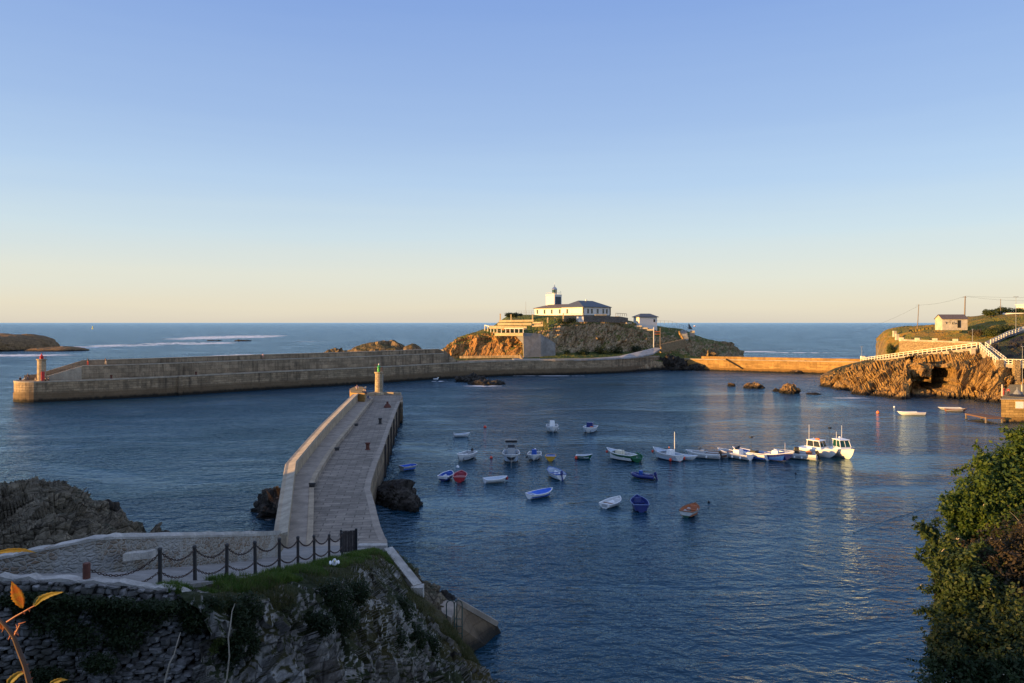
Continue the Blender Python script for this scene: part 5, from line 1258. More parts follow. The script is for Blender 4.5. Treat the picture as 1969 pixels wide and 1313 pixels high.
# grass verge
rs = np.random.RandomState(3); me = fc.data
roots = []; roots2 = []; hang = []
nu = 420
co = np.array([v.co[:] for v in me.vertices]).reshape(-1, nu, 3)
def sample(i0, i1, j0, j1, n):
    i = rs.rand(n) * (i1 - i0) + i0; j = rs.rand(n) * (j1 - j0) + j0; a = i.astype(int); b = j.astype(int); fi = (i - a)[:, None]; fj = (j - b)[:, None]
    return (co[a, b] * (1 - fi) + co[a + 1, b] * fi) * (1 - fj) + (co[a, b + 1] * (1 - fi) + co[a + 1, b + 1] * fi) * fj
J = lambda k: int(k / 12 * 419)
g = sample(0, 22, 0, J(8), 42000); keep = np.array([noise.noise(Vector(p) * .9) + .45 * noise.noise(Vector(p) * 3.1) > -.12 for p in g]); g = g[keep]
g[:, 2] -= .02
tag(blades('verge_grass', g, .21, .011, 'grass_blade', 1, .5), 'short bright green grass along the verge under the chain fence', 'grass', kind='stuff')
g = np.concatenate([sample(10, 60, 0, J(9), 9000), sample(0, 60, J(8), J(12) - 2, 9000)]); keep = np.array([noise.noise(Vector(p) * .8 + Vector((9, 9, 9))) > .02 for p in g]); g = g[keep]
tag(blades('wild_grass', g, .30, .009, 'grass_wild', 2, .9), 'dry wild grass hanging over the lip of the foreground cliff', 'grass', kind='stuff')
# weeds: patches of leafy plants on cliff and wall
def patch(name, m, specs, sz, label, seed, cat='ivy', dens=700):
    bl_ = [(W(x, y, D), (w_ * D / F, .22, h_ * D / F)) for x, y, D, w_, h_ in specs]
    c = bl_[0][0]; o = leaves(name, bl_, int(dens * len(specs)), sz, m, None, seed, .3, up=.2, origin=c); return tag(o, label, cat)
patch('ivy', 'leaf_dark', [(100, 1190, 20.4, 60, 34), (60, 1165, 20.4, 45, 25), (150, 1225, 20.35, 50, 30), (120, 1160, 20.5, 60, 18)], .085, 'dark ivy patch hanging on the left part of the stone retaining wall', 51, dens=900)
patch('ivy', 'leaf_dark', [(240, 1200, 20.7, 55, 42), (285, 1178, 20.9, 50, 28), (205, 1180, 20.6, 40, 28), (235, 1235, 20.5, 36, 22)], .085, 'large dark ivy patch in the middle of the stone retaining wall', 52, dens=1000)
patch('ivy', 'leaf_dark', [(30, 1150, 20.3, 50, 16), (95, 1150, 20.35, 44, 15), (165, 1158, 20.4, 44, 15), (225, 1160, 20.5, 44, 14), (300, 1165, 20.7, 40, 14)], .08, 'long thin dark strand of ivy just under the capping of the stone retaining wall', 63, dens=900)
patch('ivy', 'leaf_dark', [(370, 1185, 21.3, 38, 32), (400, 1165, 21.6, 36, 20), (345, 1165, 21.2, 34, 16)], .085, 'dark ivy patch at the right end of the stone retaining wall', 53, dens=1300)
patch('ivy', 'leaf_dark', [(190, 1275, 20.1, 40, 20), (90, 1300, 20, 46, 18)], .08, 'low dark ivy patch near the foot of the stone retaining wall', 54, dens=1100)
patch('shrub', 'leaf_dark', [(450, 1205, 22.0, 34, 62), (475, 1170, 22.6, 34, 34), (440, 1250, 21.8, 26, 38), (480, 1230, 22.4, 22, 36)], .085, 'dark scrub clinging to the cliff right of the pale dead stem', 55, 'shrub', 1500)
patch('shrub', 'leaf_dark', [(640, 1150, 26.4, 40, 40), (660, 1190, 26.8, 34, 30), (615, 1200, 25.2, 36, 26), (690, 1140, 28.5, 24, 26)], .10, 'dark scrub filling the hollow in the middle of the foreground cliff', 56, 'shrub', 1500)
patch('shrub', 'leaf_dark', [(770, 1180, 34.4, 28, 36), (790, 1225, 34.8, 32, 30), (755, 1230, 32, 28, 30), (825, 1240, 36, 24, 24)], .12, 'dark weedy scrub on the right flank of the foreground cliff', 57, 'shrub', 1500)
patch('shrub', 'leaf_dry', [(750, 1150, 36.2, 26, 26), (740, 1175, 33.6, 22, 22), (772, 1150, 38, 18, 20)], .09, 'yellowish leafy weeds high on the right flank of the foreground cliff', 58, 'shrub', 800)
patch('shrub', 'leaf_hill', [(420, 1225, 21.4, 14, 16), (412, 1245, 21.3, 10, 12)], .07, 'small fresh green plant where the stone wall meets the cliff', 59, 'plant', 260)
patch('shrub', 'leaf_hill', [(760, 1040 + 58, 44.4, 10, 10), (790, 1098, 45.4, 14, 16), (775, 1080, 46.2, 12, 14)], .09, 'green weeds on the sea side of the sloping white wall', 60, 'plant', 420)
# white sloping wall and lower landing
wh = empty('white_wall', W(735, 1062, 47), 0, 'sloping whitewashed parapet leading down from the pier to the lower landing', 'wall')
mb = MB()
mb.bar(W(690, 1053, 46.8), W(744, 1053, 46.8), .5, .42)
fpart(wh, mb, 'top_block', 'capping_white')
mb = MB(); mb.bar(W(744, 1062, 46.6), W(800, 1133, 44.2), .62, .75); fpart(wh, mb, 'slope', 'capping_white')
mb = MB(); mb.box(W(803, 1139, 44.0), (.7, .7, .8)); fpart(wh, mb, 'end_block', 'capping_white')
o = loft('shore_rock', [[(758, 1060, 48), (790, 1085, 48.5), (826, 1130, 48.6), (860, 1150, 48.3), (905, 1175, 48)], [(752, 1072, 46.6), (785, 1105, 46.4), (815, 1135, 46.6), (850, 1158, 46.6), (890, 1195, 46)], [(770, 1100, 44.6), (795, 1135, 44), (815, 1160, 44), (850, 1185, 43.6), (880, 1225, 43)]], 90, [16, 16], 'outcrop', [.55, .45, .3], dict(f=.6), seed=61)
tag(o, kind='structure')
srock(850, 1155, 60, 26, 3, 'dark_rock', 62, 'dark rocks at the waterline behind the lower landing', 'rock', D=50.5, f=.9, amp=.4)
mb = MB()
pA, pB, pC, pD = W(838, 1153, 46.6), W(880, 1157, 46.2), W(868, 1192, 43.6), W(851, 1180, 44.4)
tp = [pA, pB, pC, pD]; zt_ = 20 - (1156 - 620) * 46.2 / F
mb.prism([(p.x, p.y) for p in tp], -.5, zt_); o = mb.build('lower_landing', 'walk_stone', origin=(pA.x, pA.y, 0)); tag(o, 'small pale concrete landing above the water with a green ladder', 'landing')
ramp = empty('slipway', W(900, 1200, 46), 0, 'battered stone slipway wall running down into the water right of the lower landing', 'slipway')
a0, a1 = W(880, 1157, 46.4), W(955, 1200, 47.6); b0, b1 = W(868, 1192, 43.8), W(932, 1240, 45.8)
mb = MB(); mb.add([a0, a1, b1, b0, a0 - Vector((-.3, 0, 4)), a1 - Vector((-1.2, -.4, 2.5)), b1 - Vector((0, .6, 2.5)), b0 - Vector((0, .8, 4))], [(0, 1, 2, 3), (7, 6, 5, 4), (0, 4, 5, 1), (1, 5, 6, 2), (2, 6, 7, 3), (3, 7, 4, 0)])
fpart(ramp, mb, 'slab', 'pier_wall')
mb = MB(); mb.bar(a0 + Vector((0, 0, .05)), a1 + Vector((0, 0, .05)), .35, .3); fpart(ramp, mb, 'kerb', 'walk_stone')
ld = empty('ladder', W(873, 1190, 43.7), 0, 'dark green metal ladder with two hooped handrails at the lower landing', 'ladder')
il = Matrix.Translation(-ld.location)
for dx, px0 in ((0, 858.5), (0, 873.5)):
    a = W(px0, 1188, 43.9); q = [a, a + Vector((0, 0, .85)), a + Vector((.08, 0, .99)), a + Vector((.24, 0, 1.04)), a + Vector((.40, 0, .98)), a + Vector((.47, 0, .82)), a + Vector((.47, -.15, -1.6))]
    o = MB().tube(q, .032, 8).build('handrail', 'green_rail', ld, smooth=True); o.matrix_parent_inverse = il
mb = MB(); a = W(878.5, 1155, 44.1); mb.tube([a, a - Vector((0, .1, 2.2))], .035, 6); o = mb.build('stile', 'green_rail', ld); o.matrix_parent_inverse = il
for k in range(5): a = W(873.5, 1190 + k * 14, 43.7); o = MB().tube([a + Vector((-.05, 0, 0)), a + Vector((.47, 0, 0))], .022, 6).build('rung', 'green_rail', ld); o.matrix_parent_inverse = il
# left outcrop
oA = [(-420, 1010, 78), (-200, 980, 74), (-60, 965, 70), (20, 950, 66), (70, 942, 64), (120, 940, 62), (170, 965, 60), (215, 990, 58), (262, 1020, 57), (320, 1050, 56)]
oA = [Vector((X(p, d), d, -1.0)) for p, y, d in oA]
oB = [(-420, 945, 70), (-200, 935, 66), (-60, 933, 62), (20, 938, 59), (70, 930, 56.5), (118, 927, 55), (155, 955, 54), (188, 975, 53.5), (235, 1008, 52.5), (275, 1034, 52)]
oC = [(-420, 950, 58), (-200, 945, 55), (-60, 942, 52), (20, 944, 50), (75, 942, 48.5), (120, 944, 48), (158, 972, 47.5), (200, 998, 47), (240, 1026, 47.5), (278, 1044, 48)]
oD = [(-420, 1000, 46), (-200, 1000, 44), (-60, 1000, 43), (10, 1000, 42), (65, 995, 41.5), (115, 990, 41.5), (160, 1005, 41.5), (205, 1020, 42), (250, 1045, 43.5), (300, 1070, 45)]
oE = [(-420, 1090, 36), (-200, 1090, 35), (-60, 1090, 34), (10, 1095, 34), (65, 1095, 34), (115, 1090, 34), (165, 1090, 35), (215, 1095, 36.5), (265, 1100, 38), (320, 1110, 40)]
oF = [(-420, 1250, 32), (-200, 1250, 31), (-60, 1250, 30), (10, 1250, 30), (65, 1250, 30), (115, 1250, 30), (165, 1250, 31), (215, 1250, 32), (275, 1230, 34), (340, 1200, 37)]
oc = loft('rock_outcrop', [oA, oB, oC, oD, oE, oF], 380, [20, 22, 44, 44, 8], 'outcrop', [.5, .75, .8, 1.2, 1.2, .6], dict(f=.42, strata=(.8, .1, .5), an=(1.3, 1.3, .7)), seed=71); tag(oc, kind='structure')
srock(245, 1032, 34, 66, 3.2, 'dark_rock', 72, 'dark jagged stack of rock at the right end of the left outcrop', 'rock', D=50, z=1.0, f=1.0, amp=.35)
srock(188, 975, 34, 26, 2.5, 'dark_rock', 73, 'dark knob of rock jutting from the shoulder of the left outcrop', 'rock', D=51.5, z=6.4, f=1.2, amp=.4)
srock(288, 1030, 34, 14, 3, 'dark_rock', 74, 'low black rock right of the dark jagged stack', 'rock', D=53, z=4, f=1, amp=.4)
# ground under the wall, the viewpoint slope and the hill behind the photographer
def hz(x, y):
    z = 17.9 - .5 * max(y - 2, 0) - .0 * x
    if x > 4: z -= (x - 4) * .35
    z += 2.8 * math.exp(-((x - 8.3) / 2.2) ** 2 - ((y - 9.5) / 2.6) ** 2)      # the knoll the right-hand shrubs grow on
    return z
nx, ny = 70, 60; vs = []
for j in range(ny):
    for i in range(nx):
        x = -22 + 44 * i / (nx - 1); y = -30 + 50 * j / (ny - 1); z = max(hz(x, y), -2)
        z += noise.noise(Vector((x, y, 0)) * .3) * .35 + noise.noise(Vector((x, y, 0)) * 1.1) * .12
        vs.append((x, y, z))
fs = [(j * nx + i, j * nx + i + 1, (j + 1) * nx + i + 1, (j + 1) * nx + i) for j in range(ny - 1) for i in range(nx - 1)]
tag(MB().add(vs, fs).build('hillside', 'hillside', smooth=True), kind='structure')
sdx, sdy = math.sin(R(SUN_AZ)), math.cos(R(SUN_AZ))
vs = []; ns_, nt_ = 60, 40
for i in range(ns_):
    s_ = -60 + 136 * i / (ns_ - 1)
    for j in range(nt_):
        t_ = 27 + 130 * j / (nt_ - 1)
        prof = math.exp(-((t_ - 82) / 36) ** 2); edge_ = min(1, max(0, (74 - s_) / 7)) * min(1, max(0, (s_ + 60) / 12))
        H = -2 + (HILLTOP + 2) * prof * (edge_ ** .6)
        x = s_ * sdy * 1 + t_ * sdx; y = -s_ * sdx + t_ * sdy
        vs.append((x, y, H + noise.noise(Vector((x, y, 0)) * .08) * .8 * prof))
fs = [(i * nt_ + j, i * nt_ + j + 1, (i + 1) * nt_ + j + 1, (i + 1) * nt_ + j) for i in range(ns_ - 1) for j in range(nt_ - 1)]
tag(MB().add(vs, fs).build('coastal_hill', 'hillside', smooth=True), kind='structure')

# ---------------------------------------------------------------- boats
def hull_profile(t, B, tr, full):
    if t < .45: return B / 2 * (tr + (1 - tr) * math.sin(math.pi / 2 * t / .45))
    return B / 2 * max(0.012, (1 - ((t - .45) / .55) ** full))
def hull(root, L, B, H, mat='boat_white', inner='inner_light', rail='boat_white', tr=.8, full=2.3, sheer=.28, draft=.12, rake=.12, floor=.14, closed=False, stripe=None):
    H = H * 1.12; B = B * 1.06; n = 18; sec = [(1.0, 1.0), (.985, .82), (.95, .55), (.86, .2), (.62, -.25), (.28, -.8), (0, -1)]
    V = []; ring = []
    for i in range(n + 1):
        t = i / n; b = hull_profile(t, B, tr, full); zg = H + sheer * max(0, (t - .25) / .75) ** 2 * 1.0 + .03 * (1 - t)
        kz = -draft if t < .7 else -draft + (zg * .55 + draft) * ((t - .7) / .3) ** 2.2
        r = []
        for fb, fz in sec:
            z = kz + (zg - kz) * max(0, (fz + 1) / 2) ** .85
            fl = fb if t < .6 else fb * (1 - .35 * ((t - .6) / .4) * (1 - (z - kz) / (zg - kz + 1e-6)))
            xk = (t - .5) * L + rake * L * .5 * (t ** 3) * ((z - kz) / (zg - kz + 1e-6) - .5)
            r.append((xk, b * fl, z))
        ring.append(r)
    mb = MB(); m = len(sec); vs = []
    for r in ring: vs += r + [(x, -y, z) for x, y, z in r[::-1][1:]]
    w_ = 2 * m - 1; fs = [(i * w_ + j, i * w_ + j + 1, (i + 1) * w_ + j + 1, (i + 1) * w_ + j) for i in range(n) for j in range(w_ - 1)]
    fs.append(tuple(range(w_)))
    mb.add(vs, fs)
    o = mb.build('hull', mat, root, smooth=True)
    # gunwale rail
    g = MB()
    for sgn in (1, -1):
        pts = [(r[0][0], sgn * r[0][1], r[0][2]) for r in ring]; g.tube(pts, .045, 6)
    g.tube([(ring[0][0][0], ring[0][0][1], ring[0][0][2]), (ring[0][0][0], -ring[0][0][1], ring[0][0][2])], .05, 6)
    g.build('gunwale', rail, root, smooth=True)
    # inner skin and floor
    vs = []; th = .06
    for i, r in enumerate(ring[:-1]):
        x, y, z = r[0]; yi = max(y - th, .004); yl = max(y * .82 - th, .003); x = x + (.05 if i == 0 else 0)
        fz = min(floor, z - .12) if not closed else z - .05
        if i >= len(ring) - 4 and not closed: fz = z - .12
        vs += [(x, yi, z), (x, yl, fz), (x, -yl, fz), (x, -yi, z)]
    k = n; fs = [(i * 4 + j, i * 4 + j + 1, (i + 1) * 4 + j + 1, (i + 1) * 4 + j) for i in range(k - 1) for j in range(3)] + [(0, 1, 2, 3), tuple((k - 1) * 4 + j for j in range(4))]
    if not closed: MB().add(vs, fs).build('inner_hull', inner, root)
    else:
        vs = []
        for i, r in enumerate(ring): vs += [(r[0][0], r[0][1] - .01, r[0][2] - .01), (r[0][0], -r[0][1] + .01, r[0][2] - .01)]
        MB().add(vs, [(2 * i, 2 * i + 1, 2 * i + 3, 2 * i + 2) for i in range(n)]).build('deck', inner, root)
    return ring
def thwart(root, x, L, B, H, tr=.8, full=2.3, mat='boat_white', w=.24, z=None):
    b = hull_profile(x / L + .5, B, tr, full) * 2 - .1
    MB().box((x, 0, z if z else H * .72), (w, b, .05)).build('thwart', mat, root)
def outboard(root, L, H, mat='boat_black', s=1.0, y=0.0, tilt=.35):
    mt_ = empty('outboard_motor', (-L / 2 - .12 * s, y, H + .12), 0); mt_.parent = root; mt_.rotation_euler.y = tilt
    MB().box((0, 0, .22 * s), (.38 * s, .28 * s, .42 * s), taper=.75).build('cowling', mat, mt_, bevel=.05)
    MB().box((.02, 0, -.3 * s), (.16 * s, .12 * s, .8 * s)).box((.03, 0, -.72 * s), (.34 * s, .05 * s, .12 * s)).build('lower_leg', mat, mt_, bevel=.01)
    MB().box((.2 * s, 0, .02), (.16 * s, .24 * s, .2 * s)).build('clamp', 'galv', mt_)
def console(root, x, z, mat='boat_white', w=.75, h=.85, l=.6, screen=True, glass='dark_glass'):
    MB().box((x, 0, z + h / 2), (l, w, h), taper=.85).build('console', mat, root, bevel=.04)
    if screen: MB().box((x + .12, 0, z + h + .2), (.06, w * .9, .42), rot=Matrix.Rotation(-.35, 3, 'Y')).build('windscreen', glass, root)
def fender(root, x, y, z, mat='buoy_red', r=.16):
    MB().ball((x, y, z), r, 10, (1, 1, 1.25)).build('fender', mat, root, smooth=True)
def mast(root, x, z, h, r=.035, mat='boat_white', y=0, top=False):
    MB().lathe([(r, 0), (r * .7, h)], (x, y, z), 6).build('mast', mat, root)
    if top: MB().box((x, y, z + h), (.3, .5, .22)).build('mast_light', mat, root, bevel=.03)
def boat(px_, py_, ang, label, cat='rowing boat', group='small boats moored in the harbour'):
    g = G(px_, py_); o_ = empty('boat', (g.x, g.y, .0), R(ang), label, cat, group)
    k_ = .9 if px_ in (1573, 1619) else (1.12 if 1300 < px_ < 1535 and 870 < py_ < 890 else 1.0); o_.scale = (k_, k_, k_); return o_
def moor(root, L, H, ln=3.5, y=0):
    MB().tube([(L / 2 * .97, 0, H + .2), (L / 2 + ln * .4, y * .4, H * .45), (L / 2 + ln, y, -.05)], .012, 4).build('mooring_line', 'twig', root)
def cover(root, L, B, H, mat='tarp_blue', tr=.8, full=2.3, sheer=.28, t0=.02, t1=.97, sag=.05):
    vs = []; n = 16
    for i in range(n + 1):
        t = t0 + (t1 - t0) * i / n; b = hull_profile(t, B, tr, full) + .03; z = H + sheer * max(0, (t - .25) / .75) ** 2 + .05
        for f in (-1, -.5, 0, .5, 1): vs.append(((t - .5) * L, b * f, z - sag * (1 - abs(f)) * (1 + .5 * math.sin(i * 1.9)) + random.uniform(-.01, .01)))
    for i in range(n + 1):
        t = t0 + (t1 - t0) * i / n; b = hull_profile(t, B, tr, full) + .035; z = H + sheer * max(0, (t - .25) / .75) ** 2 - .06
    fs = [(i * 5 + j, i * 5 + j + 1, (i + 1) * 5 + j + 1, (i + 1) * 5 + j) for i in range(n) for j in range(4)]
    MB().add(vs, fs).build('cover', mat, root, smooth=True)

# --- open boats, left to right
b = boat(786, 903, 40, 'small grey punt with bright blue interior moored nearest the pier'); hull(b, 2.35, 1.45, .5, 'boat_grey', 'tarp_blue', 'boat_grey', .95, 5, .08); thwart(b, .2, 2.7, 1.35, .42, mat='tarp_blue'); moor(b, 2.35, 0.5, 3.2, 0.5)
b = boat(888, 839.5, 12, 'small white dinghy with outboard alone far out left of the others', 'dinghy'); hull(b, 2.7, 1.2, .38, 'boat_white', 'inner_light'); thwart(b, 0, 2.7, 1.2, .38); outboard(b, 2.7, .38, 'boat_grey', .7)
b = boat(895, 883, -112, 'white motorboat with black outboard raised at the stern and its bow toward the viewer', 'motorboat'); hull(b, 4.6, 1.9, .72, 'boat_white', 'boat_grey', tr=.85); thwart(b, -.8, 4.6, 1.9, .7); thwart(b, .4, 4.6, 1.9, .7); outboard(b, 4.6, .7, 'boat_black', 1.1); moor(b, 4.6, .8); mast(b, -1.6, .7, .9, .02, 'boat_black', -.5)
MB().add([(2.2, 0, 1.02), (.9, .8, .82), (.9, -.8, .82), (.9, 0, .92)], [(0, 1, 3), (0, 3, 2)]).build('foredeck', 'boat_white', b)
b = boat(983, 885, -90, 'white centre console boat with a black canopy and dark hull band facing the viewer', 'motorboat'); hull(b, 5.4, 2.35, .9, 'hull_dark_band', 'inner_light', tr=.85, full=2.6); console(b, -.4, .3, 'boat_grey', 1.1, 1.5, .8); moor(b, 5.4, .9)
MB().box((-.6, 0, 2.75), (1.5, 1.75, .34)).build('canopy', 'boat_black', b, bevel=.1)
for sx in (-1.2, 0):
    for sy in (-.72, .72): MB().tube([(sx, sy, .8), (sx, sy, 2.66)], .025, 6).build('canopy_pole', 'steel', b)
outboard(b, 5.4, .8, 'boat_black', 1.2, .3); outboard(b, 5.4, .8, 'boat_black', 1.2, -.3)
MB().tube([(2.6, 0, 1.5), (2.0, .75, 1.5), (.6, 1.1, 1.35)], .02, 6).tube([(2.6, 0, 1.5), (2.0, -.75, 1.5), (.6, -1.1, 1.35)], .02, 6).build('bow_rail', 'steel', b)
b = boat(1027, 882, -96, 'white motorboat with a blue canvas over its console, left of the yellow boat', 'motorboat'); hull(b, 4.2, 1.9, .6, 'boat_white', 'boat_grey', tr=.85); console(b, -.3, .3, 'boat_blue', .8, 1.05, .5, False); fender(b, -.5, 1.0, .4, 'boat_white', .13); fender(b, .7, -1.0, .4, 'boat_black', .13); outboard(b, 4.2, .6, 'boat_white', 1)
MB().tube([(-.4, .55, .5), (-.9, .62, 1.3), (-.2, .3, 1.4)], .03, 6).build('frame_tube', 'steel', b)
b = boat(1059, 884, 84, 'short yellow skiff with a grey-blue cover, moored beside the blue-canvas motorboat'); hull(b, 2.3, 1.4, .55, 'boat_yellow', 'boat_blue_pale', 'boat_yellow', .97, 6, .05); cover(b, 2.3, 1.4, .5, 'boat_blue_pale', .9, 6, .05, t0=.25, t1=.9)
b = boat(1123, 882, -14, 'tiny dark green dinghy with a red-orange buoy at its bow', 'dinghy'); hull(b, 2.3, 1.1, .42, 'boat_green', 'inner_light', 'boat_white'); thwart(b, .1, 2.3, 1.1, .4); b2 = b
fender(b, -1.1, -.5, .2, 'buoy_red', .22)
b = boat(1062, 829, -90, 'white fishing boat with tall white console facing the viewer, left of the far pair', 'motorboat'); hull(b, 4.6, 2.1, .85, 'boat_white', 'boat_grey', tr=.85); console(b, -.3, .35, 'boat_white', 1.0, 1.55, .7, False); outboard(b, 4.6, .8, 'boat_grey', 1.1); fender(b, .4, 1.1, .5, 'boat_white', .13)
b = boat(1134, 830, -108, 'white boat with navy canvas console and orange lifebuoy, right of the far pair', 'motorboat'); hull(b, 5.0, 2.3, .75, 'boat_white', 'inner_light', tr=.85); console(b, -.2, .35, 'boat_navy', 1.3, 1.35, .9, False); moor(b, 5.0, 0.75, 3.2, 0.5)
MB().lathe([(.25, -.05), (.32, 0), (.25, .05)], n=16).build('lifebuoy', 'buoy_orange', b).location = (.55, .45, 1.0)
b = boat(1068, 917, 108, 'white and blue rowing boat with a dark outboard on its near stern', 'rowing boat'); hull(b, 4.2, 1.75, .62, 'boat_white', 'inner_light', 'boat_blue', .72); thwart(b, -.4, 4.2, 1.75, .6, mat='boat_blue'); thwart(b, .7, 4.2, 1.75, .6, mat='boat_blue'); outboard(b, 4.2, .62, 'boat_navy', 1.1); moor(b, 4.2, 0.62, 3.2, -0.8)
b = boat(859, 921, 72, 'blue and white skiff moored to the left of the red boat'); hull(b, 2.7, 1.5, .52, 'hull_white_top', 'boat_blue', 'boat_white', .92, 2.6); thwart(b, -.6, 3.1, 1.45, .45); thwart(b, .4, 3.1, 1.45, .45)
b = boat(885, 923, 88, 'red rowing boat with its transom toward the viewer'); hull(b, 2.9, 1.6, .6, 'boat_red', 'boat_red_in', 'boat_rail_pink', .9, 2.6); thwart(b, -.5, 3.4, 1.6, .6, mat='boat_rail_pink'); thwart(b, .6, 3.4, 1.6, .6, mat='boat_rail_pink'); moor(b, 2.9, 0.6, 3.2, 0.4)
b = boat(953, 927, 22, 'low pale blue-white flat skiff with a dark red fender at its bow'); hull(b, 2.9, 1.6, .42, 'boat_white', 'inner_light', 'boat_white', .85, 2.6, .2, closed=True); fender(b, 1.6, .25, .35, 'boat_red', .2); MB().box((-.1, 0, .4), (.6, .5, .08)).build('hatch', 'boat_grey', b, bevel=.02)
b = boat(1039, 955, 38, 'white rowing boat with a vivid blue cover, bow pointing away'); hull(b, 3.4, 1.75, .46, 'boat_white', 'boat_blue', 'boat_white', .7, 2.4); cover(b, 3.4, 1.82, .48, 'tarp_blue', .7, 2.4, sag=.12); MB().box((-1.1, 0, .5), (.25, 1.35, .05)).build('thwart', 'inner_light', b); moor(b, 3.4, 0.46, 3.2, 1.2)
b = boat(1177, 972, 52, 'white rowing boat with a single brown thwart, in the nearest row left'); hull(b, 3.2, 1.6, .42, 'boat_white', 'inner_white', 'boat_white', .82, 2.2); thwart(b, -.5, 3.2, 1.6, .5, mat='boat_wood'); MB().box((-1.62, 0, .3), (.05, .7, .28)).build('transom_pad', 'boat_grey', b); moor(b, 3.2, 0.42, 3.2, -1)
b = boat(1229, 977, 88, 'navy blue rowing boat with its transom toward the viewer, in the nearest row'); hull(b, 3.6, 1.75, .68, 'boat_navy', 'boat_navy', 'boat_blue_pale', .85, 2.0); thwart(b, -.5, 3.6, 1.75, .66, mat='boat_navy'); thwart(b, .6, 3.6, 1.75, .66, mat='boat_navy'); moor(b, 3.6, 0.68, 3.2, 0.6)
b = boat(1328, 989, 58, 'white rowing boat with a brown-orange interior, nearest and rightmost of the open boats'); hull(b, 3.1, 1.7, .55, 'hull_green_band', 'boat_orange', 'boat_wood', .78, 2.2); thwart(b, -.5, 3.1, 1.7, .55, mat='boat_orange'); thwart(b, .5, 3.1, 1.7, .55, mat='boat_orange'); moor(b, 3.1, 0.55, 3.2, -0.8)
b = boat(1238, 919, 150, 'small navy inflatable boat with a dark outboard and blue seat', 'inflatable boat')
rb_ = MB(); T = [(-1.5, .6), (.6, .62), (1.3, .4), (1.6, 0), (1.3, -.4), (.6, -.62), (-1.5, -.6)]; rb_.tube([(x, y, .28 + (.12 if x > 1 else 0)) for x, y in T], .22, 10); rb_.build('tube', 'boat_navy', b, smooth=True)
MB().box((0, 0, .15), (2.8, .9, .08)).build('floor', 'boat_grey', b); MB().box((.4, 0, .55), (.4, .5, .75)).build('seat', 'boat_blue', b, bevel=.04); outboard(b, 3.0, .35, 'boat_navy', 1.1); MB().box((-.5, 0, .4), (.7, .8, .4)).build('cover', 'boat_navy', b, bevel=.08)
b = boat(1193, 883, 132, 'large dark green wooden boat with white cuddy and white foredeck', 'fishing boat'); hull(b, 4.9, 2.1, .8, 'hull_green', 'inner_white', 'boat_white', .72, 2.2, .5); thwart(b, -1.4, 5.4, 2.2, .8, mat='boat_white'); MB().box((.1, 0, .95), (1.3, .9, .8), taper=.85).build('cuddy', 'boat_cream', b, bevel=.05)
MB().add([(2.35, 0, 1.36), (1.1, .85, 1.08), (1.1, -.85, 1.08), (1.1, 0, 1.16)], [(0, 1, 3), (0, 3, 2)]).build('foredeck', 'inner_light', b); fender(b, 2.5, .1, .8, 'buoy_red', .17); fender(b, -2.0, -1.1, .4, 'boat_white', .18); mast(b, -1.0, .7, 1.3, .02, 'boat_black', .8); mast(b, -.9, .7, 1.2, .02, 'boat_black', -.8)
b = boat(1225, 885, 80, 'small dark green rowing boat moored against the large green boat'); hull(b, 3.3, 1.6, .5, 'boat_green', 'boat_green', 'boat_rail_green', .82, 2.2); thwart(b, -.5, 3.3, 1.6, .5, mat='boat_rail_green'); thwart(b, .5, 3.3, 1.6, .5, mat='boat_rail_green')
b = boat(1282, 882, 122, 'white fishing boat with a tall white mast, small cuddy and red fenders', 'fishing boat'); hull(b, 5.4, 2.2, .8, 'hull_red_line', 'inner_light', 'boat_white', .72, 2.2, .45); MB().box((-.7, -.1, .95), (.9, 1.0, 1.0), taper=.88).build('cuddy', 'boat_white', b, bevel=.05)
mast(b, -1.3, .7, 3.4, .05, 'boat_white', -.3); MB().add([(2.6, 0, 1.24), (.8, .95, .96), (.8, -.95, .96), (.8, 0, 1.04)], [(0, 1, 3), (0, 3, 2)]).build('foredeck', 'inner_light', b)
fender(b, 2.6, .35, .75, 'buoy_red', .19); fender(b, -1.9, 1.1, .25, 'buoy_red', .22); fender(b, -2.4, -1.1, .35, 'buoy_red', .2); fender(b, -.6, .1, 1.75, 'buoy_orange', .1)
b = boat(1313, 883, -28, 'low pale blue-white open boat tied to the right of the masted fishing boat'); hull(b, 3.6, 1.4, .42, 'boat_white', 'inner_light', 'boat_white', .8, 2.4, .15); cover(b, 3.6, 1.4, .4, 'inner_light', .8, 2.4, .15)
b = boat(1352, 880, 155, 'white open boat with grey console and black outboard, first of the raft of moored boats', 'motorboat'); hull(b, 4.3, 1.9, .55, 'boat_white', 'boat_grey', tr=.85); console(b, .2, .3, 'boat_grey', .9, .75, .7); outboard(b, 4.3, .5, 'boat_black', 1.1); fender(b, 1, 1.0, .3, 'boat_white', .13); fender(b, -.6, 1.02, .3, 'boat_white', .13)
b = boat(1383, 879, -20, 'dark red-brown open boat with white lower hull in the raft of moored boats'); hull(b, 3.2, 1.4, .5, 'boat_white', 'boat_wood', 'boat_wood', .8, 2.3); thwart(b, 0, 3.2, 1.4, .5, mat='boat_wood')
b = boat(1412, 880, 128, 'white motorboat with a rounded grey-white cuddy in the middle of the raft', 'motorboat'); hull(b, 4.9, 1.9, .6, 'boat_white', 'boat_grey', tr=.82); console(b, -.6, .3, 'boat_white', 1.1, .9, 1.0); fender(b, -1.6, 1.0, .3, 'boat_white', .14); fender(b, -.4, 1.05, .3, 'boat_white', .14); fender(b, 2.3, .2, .7, 'boat_white', .12)
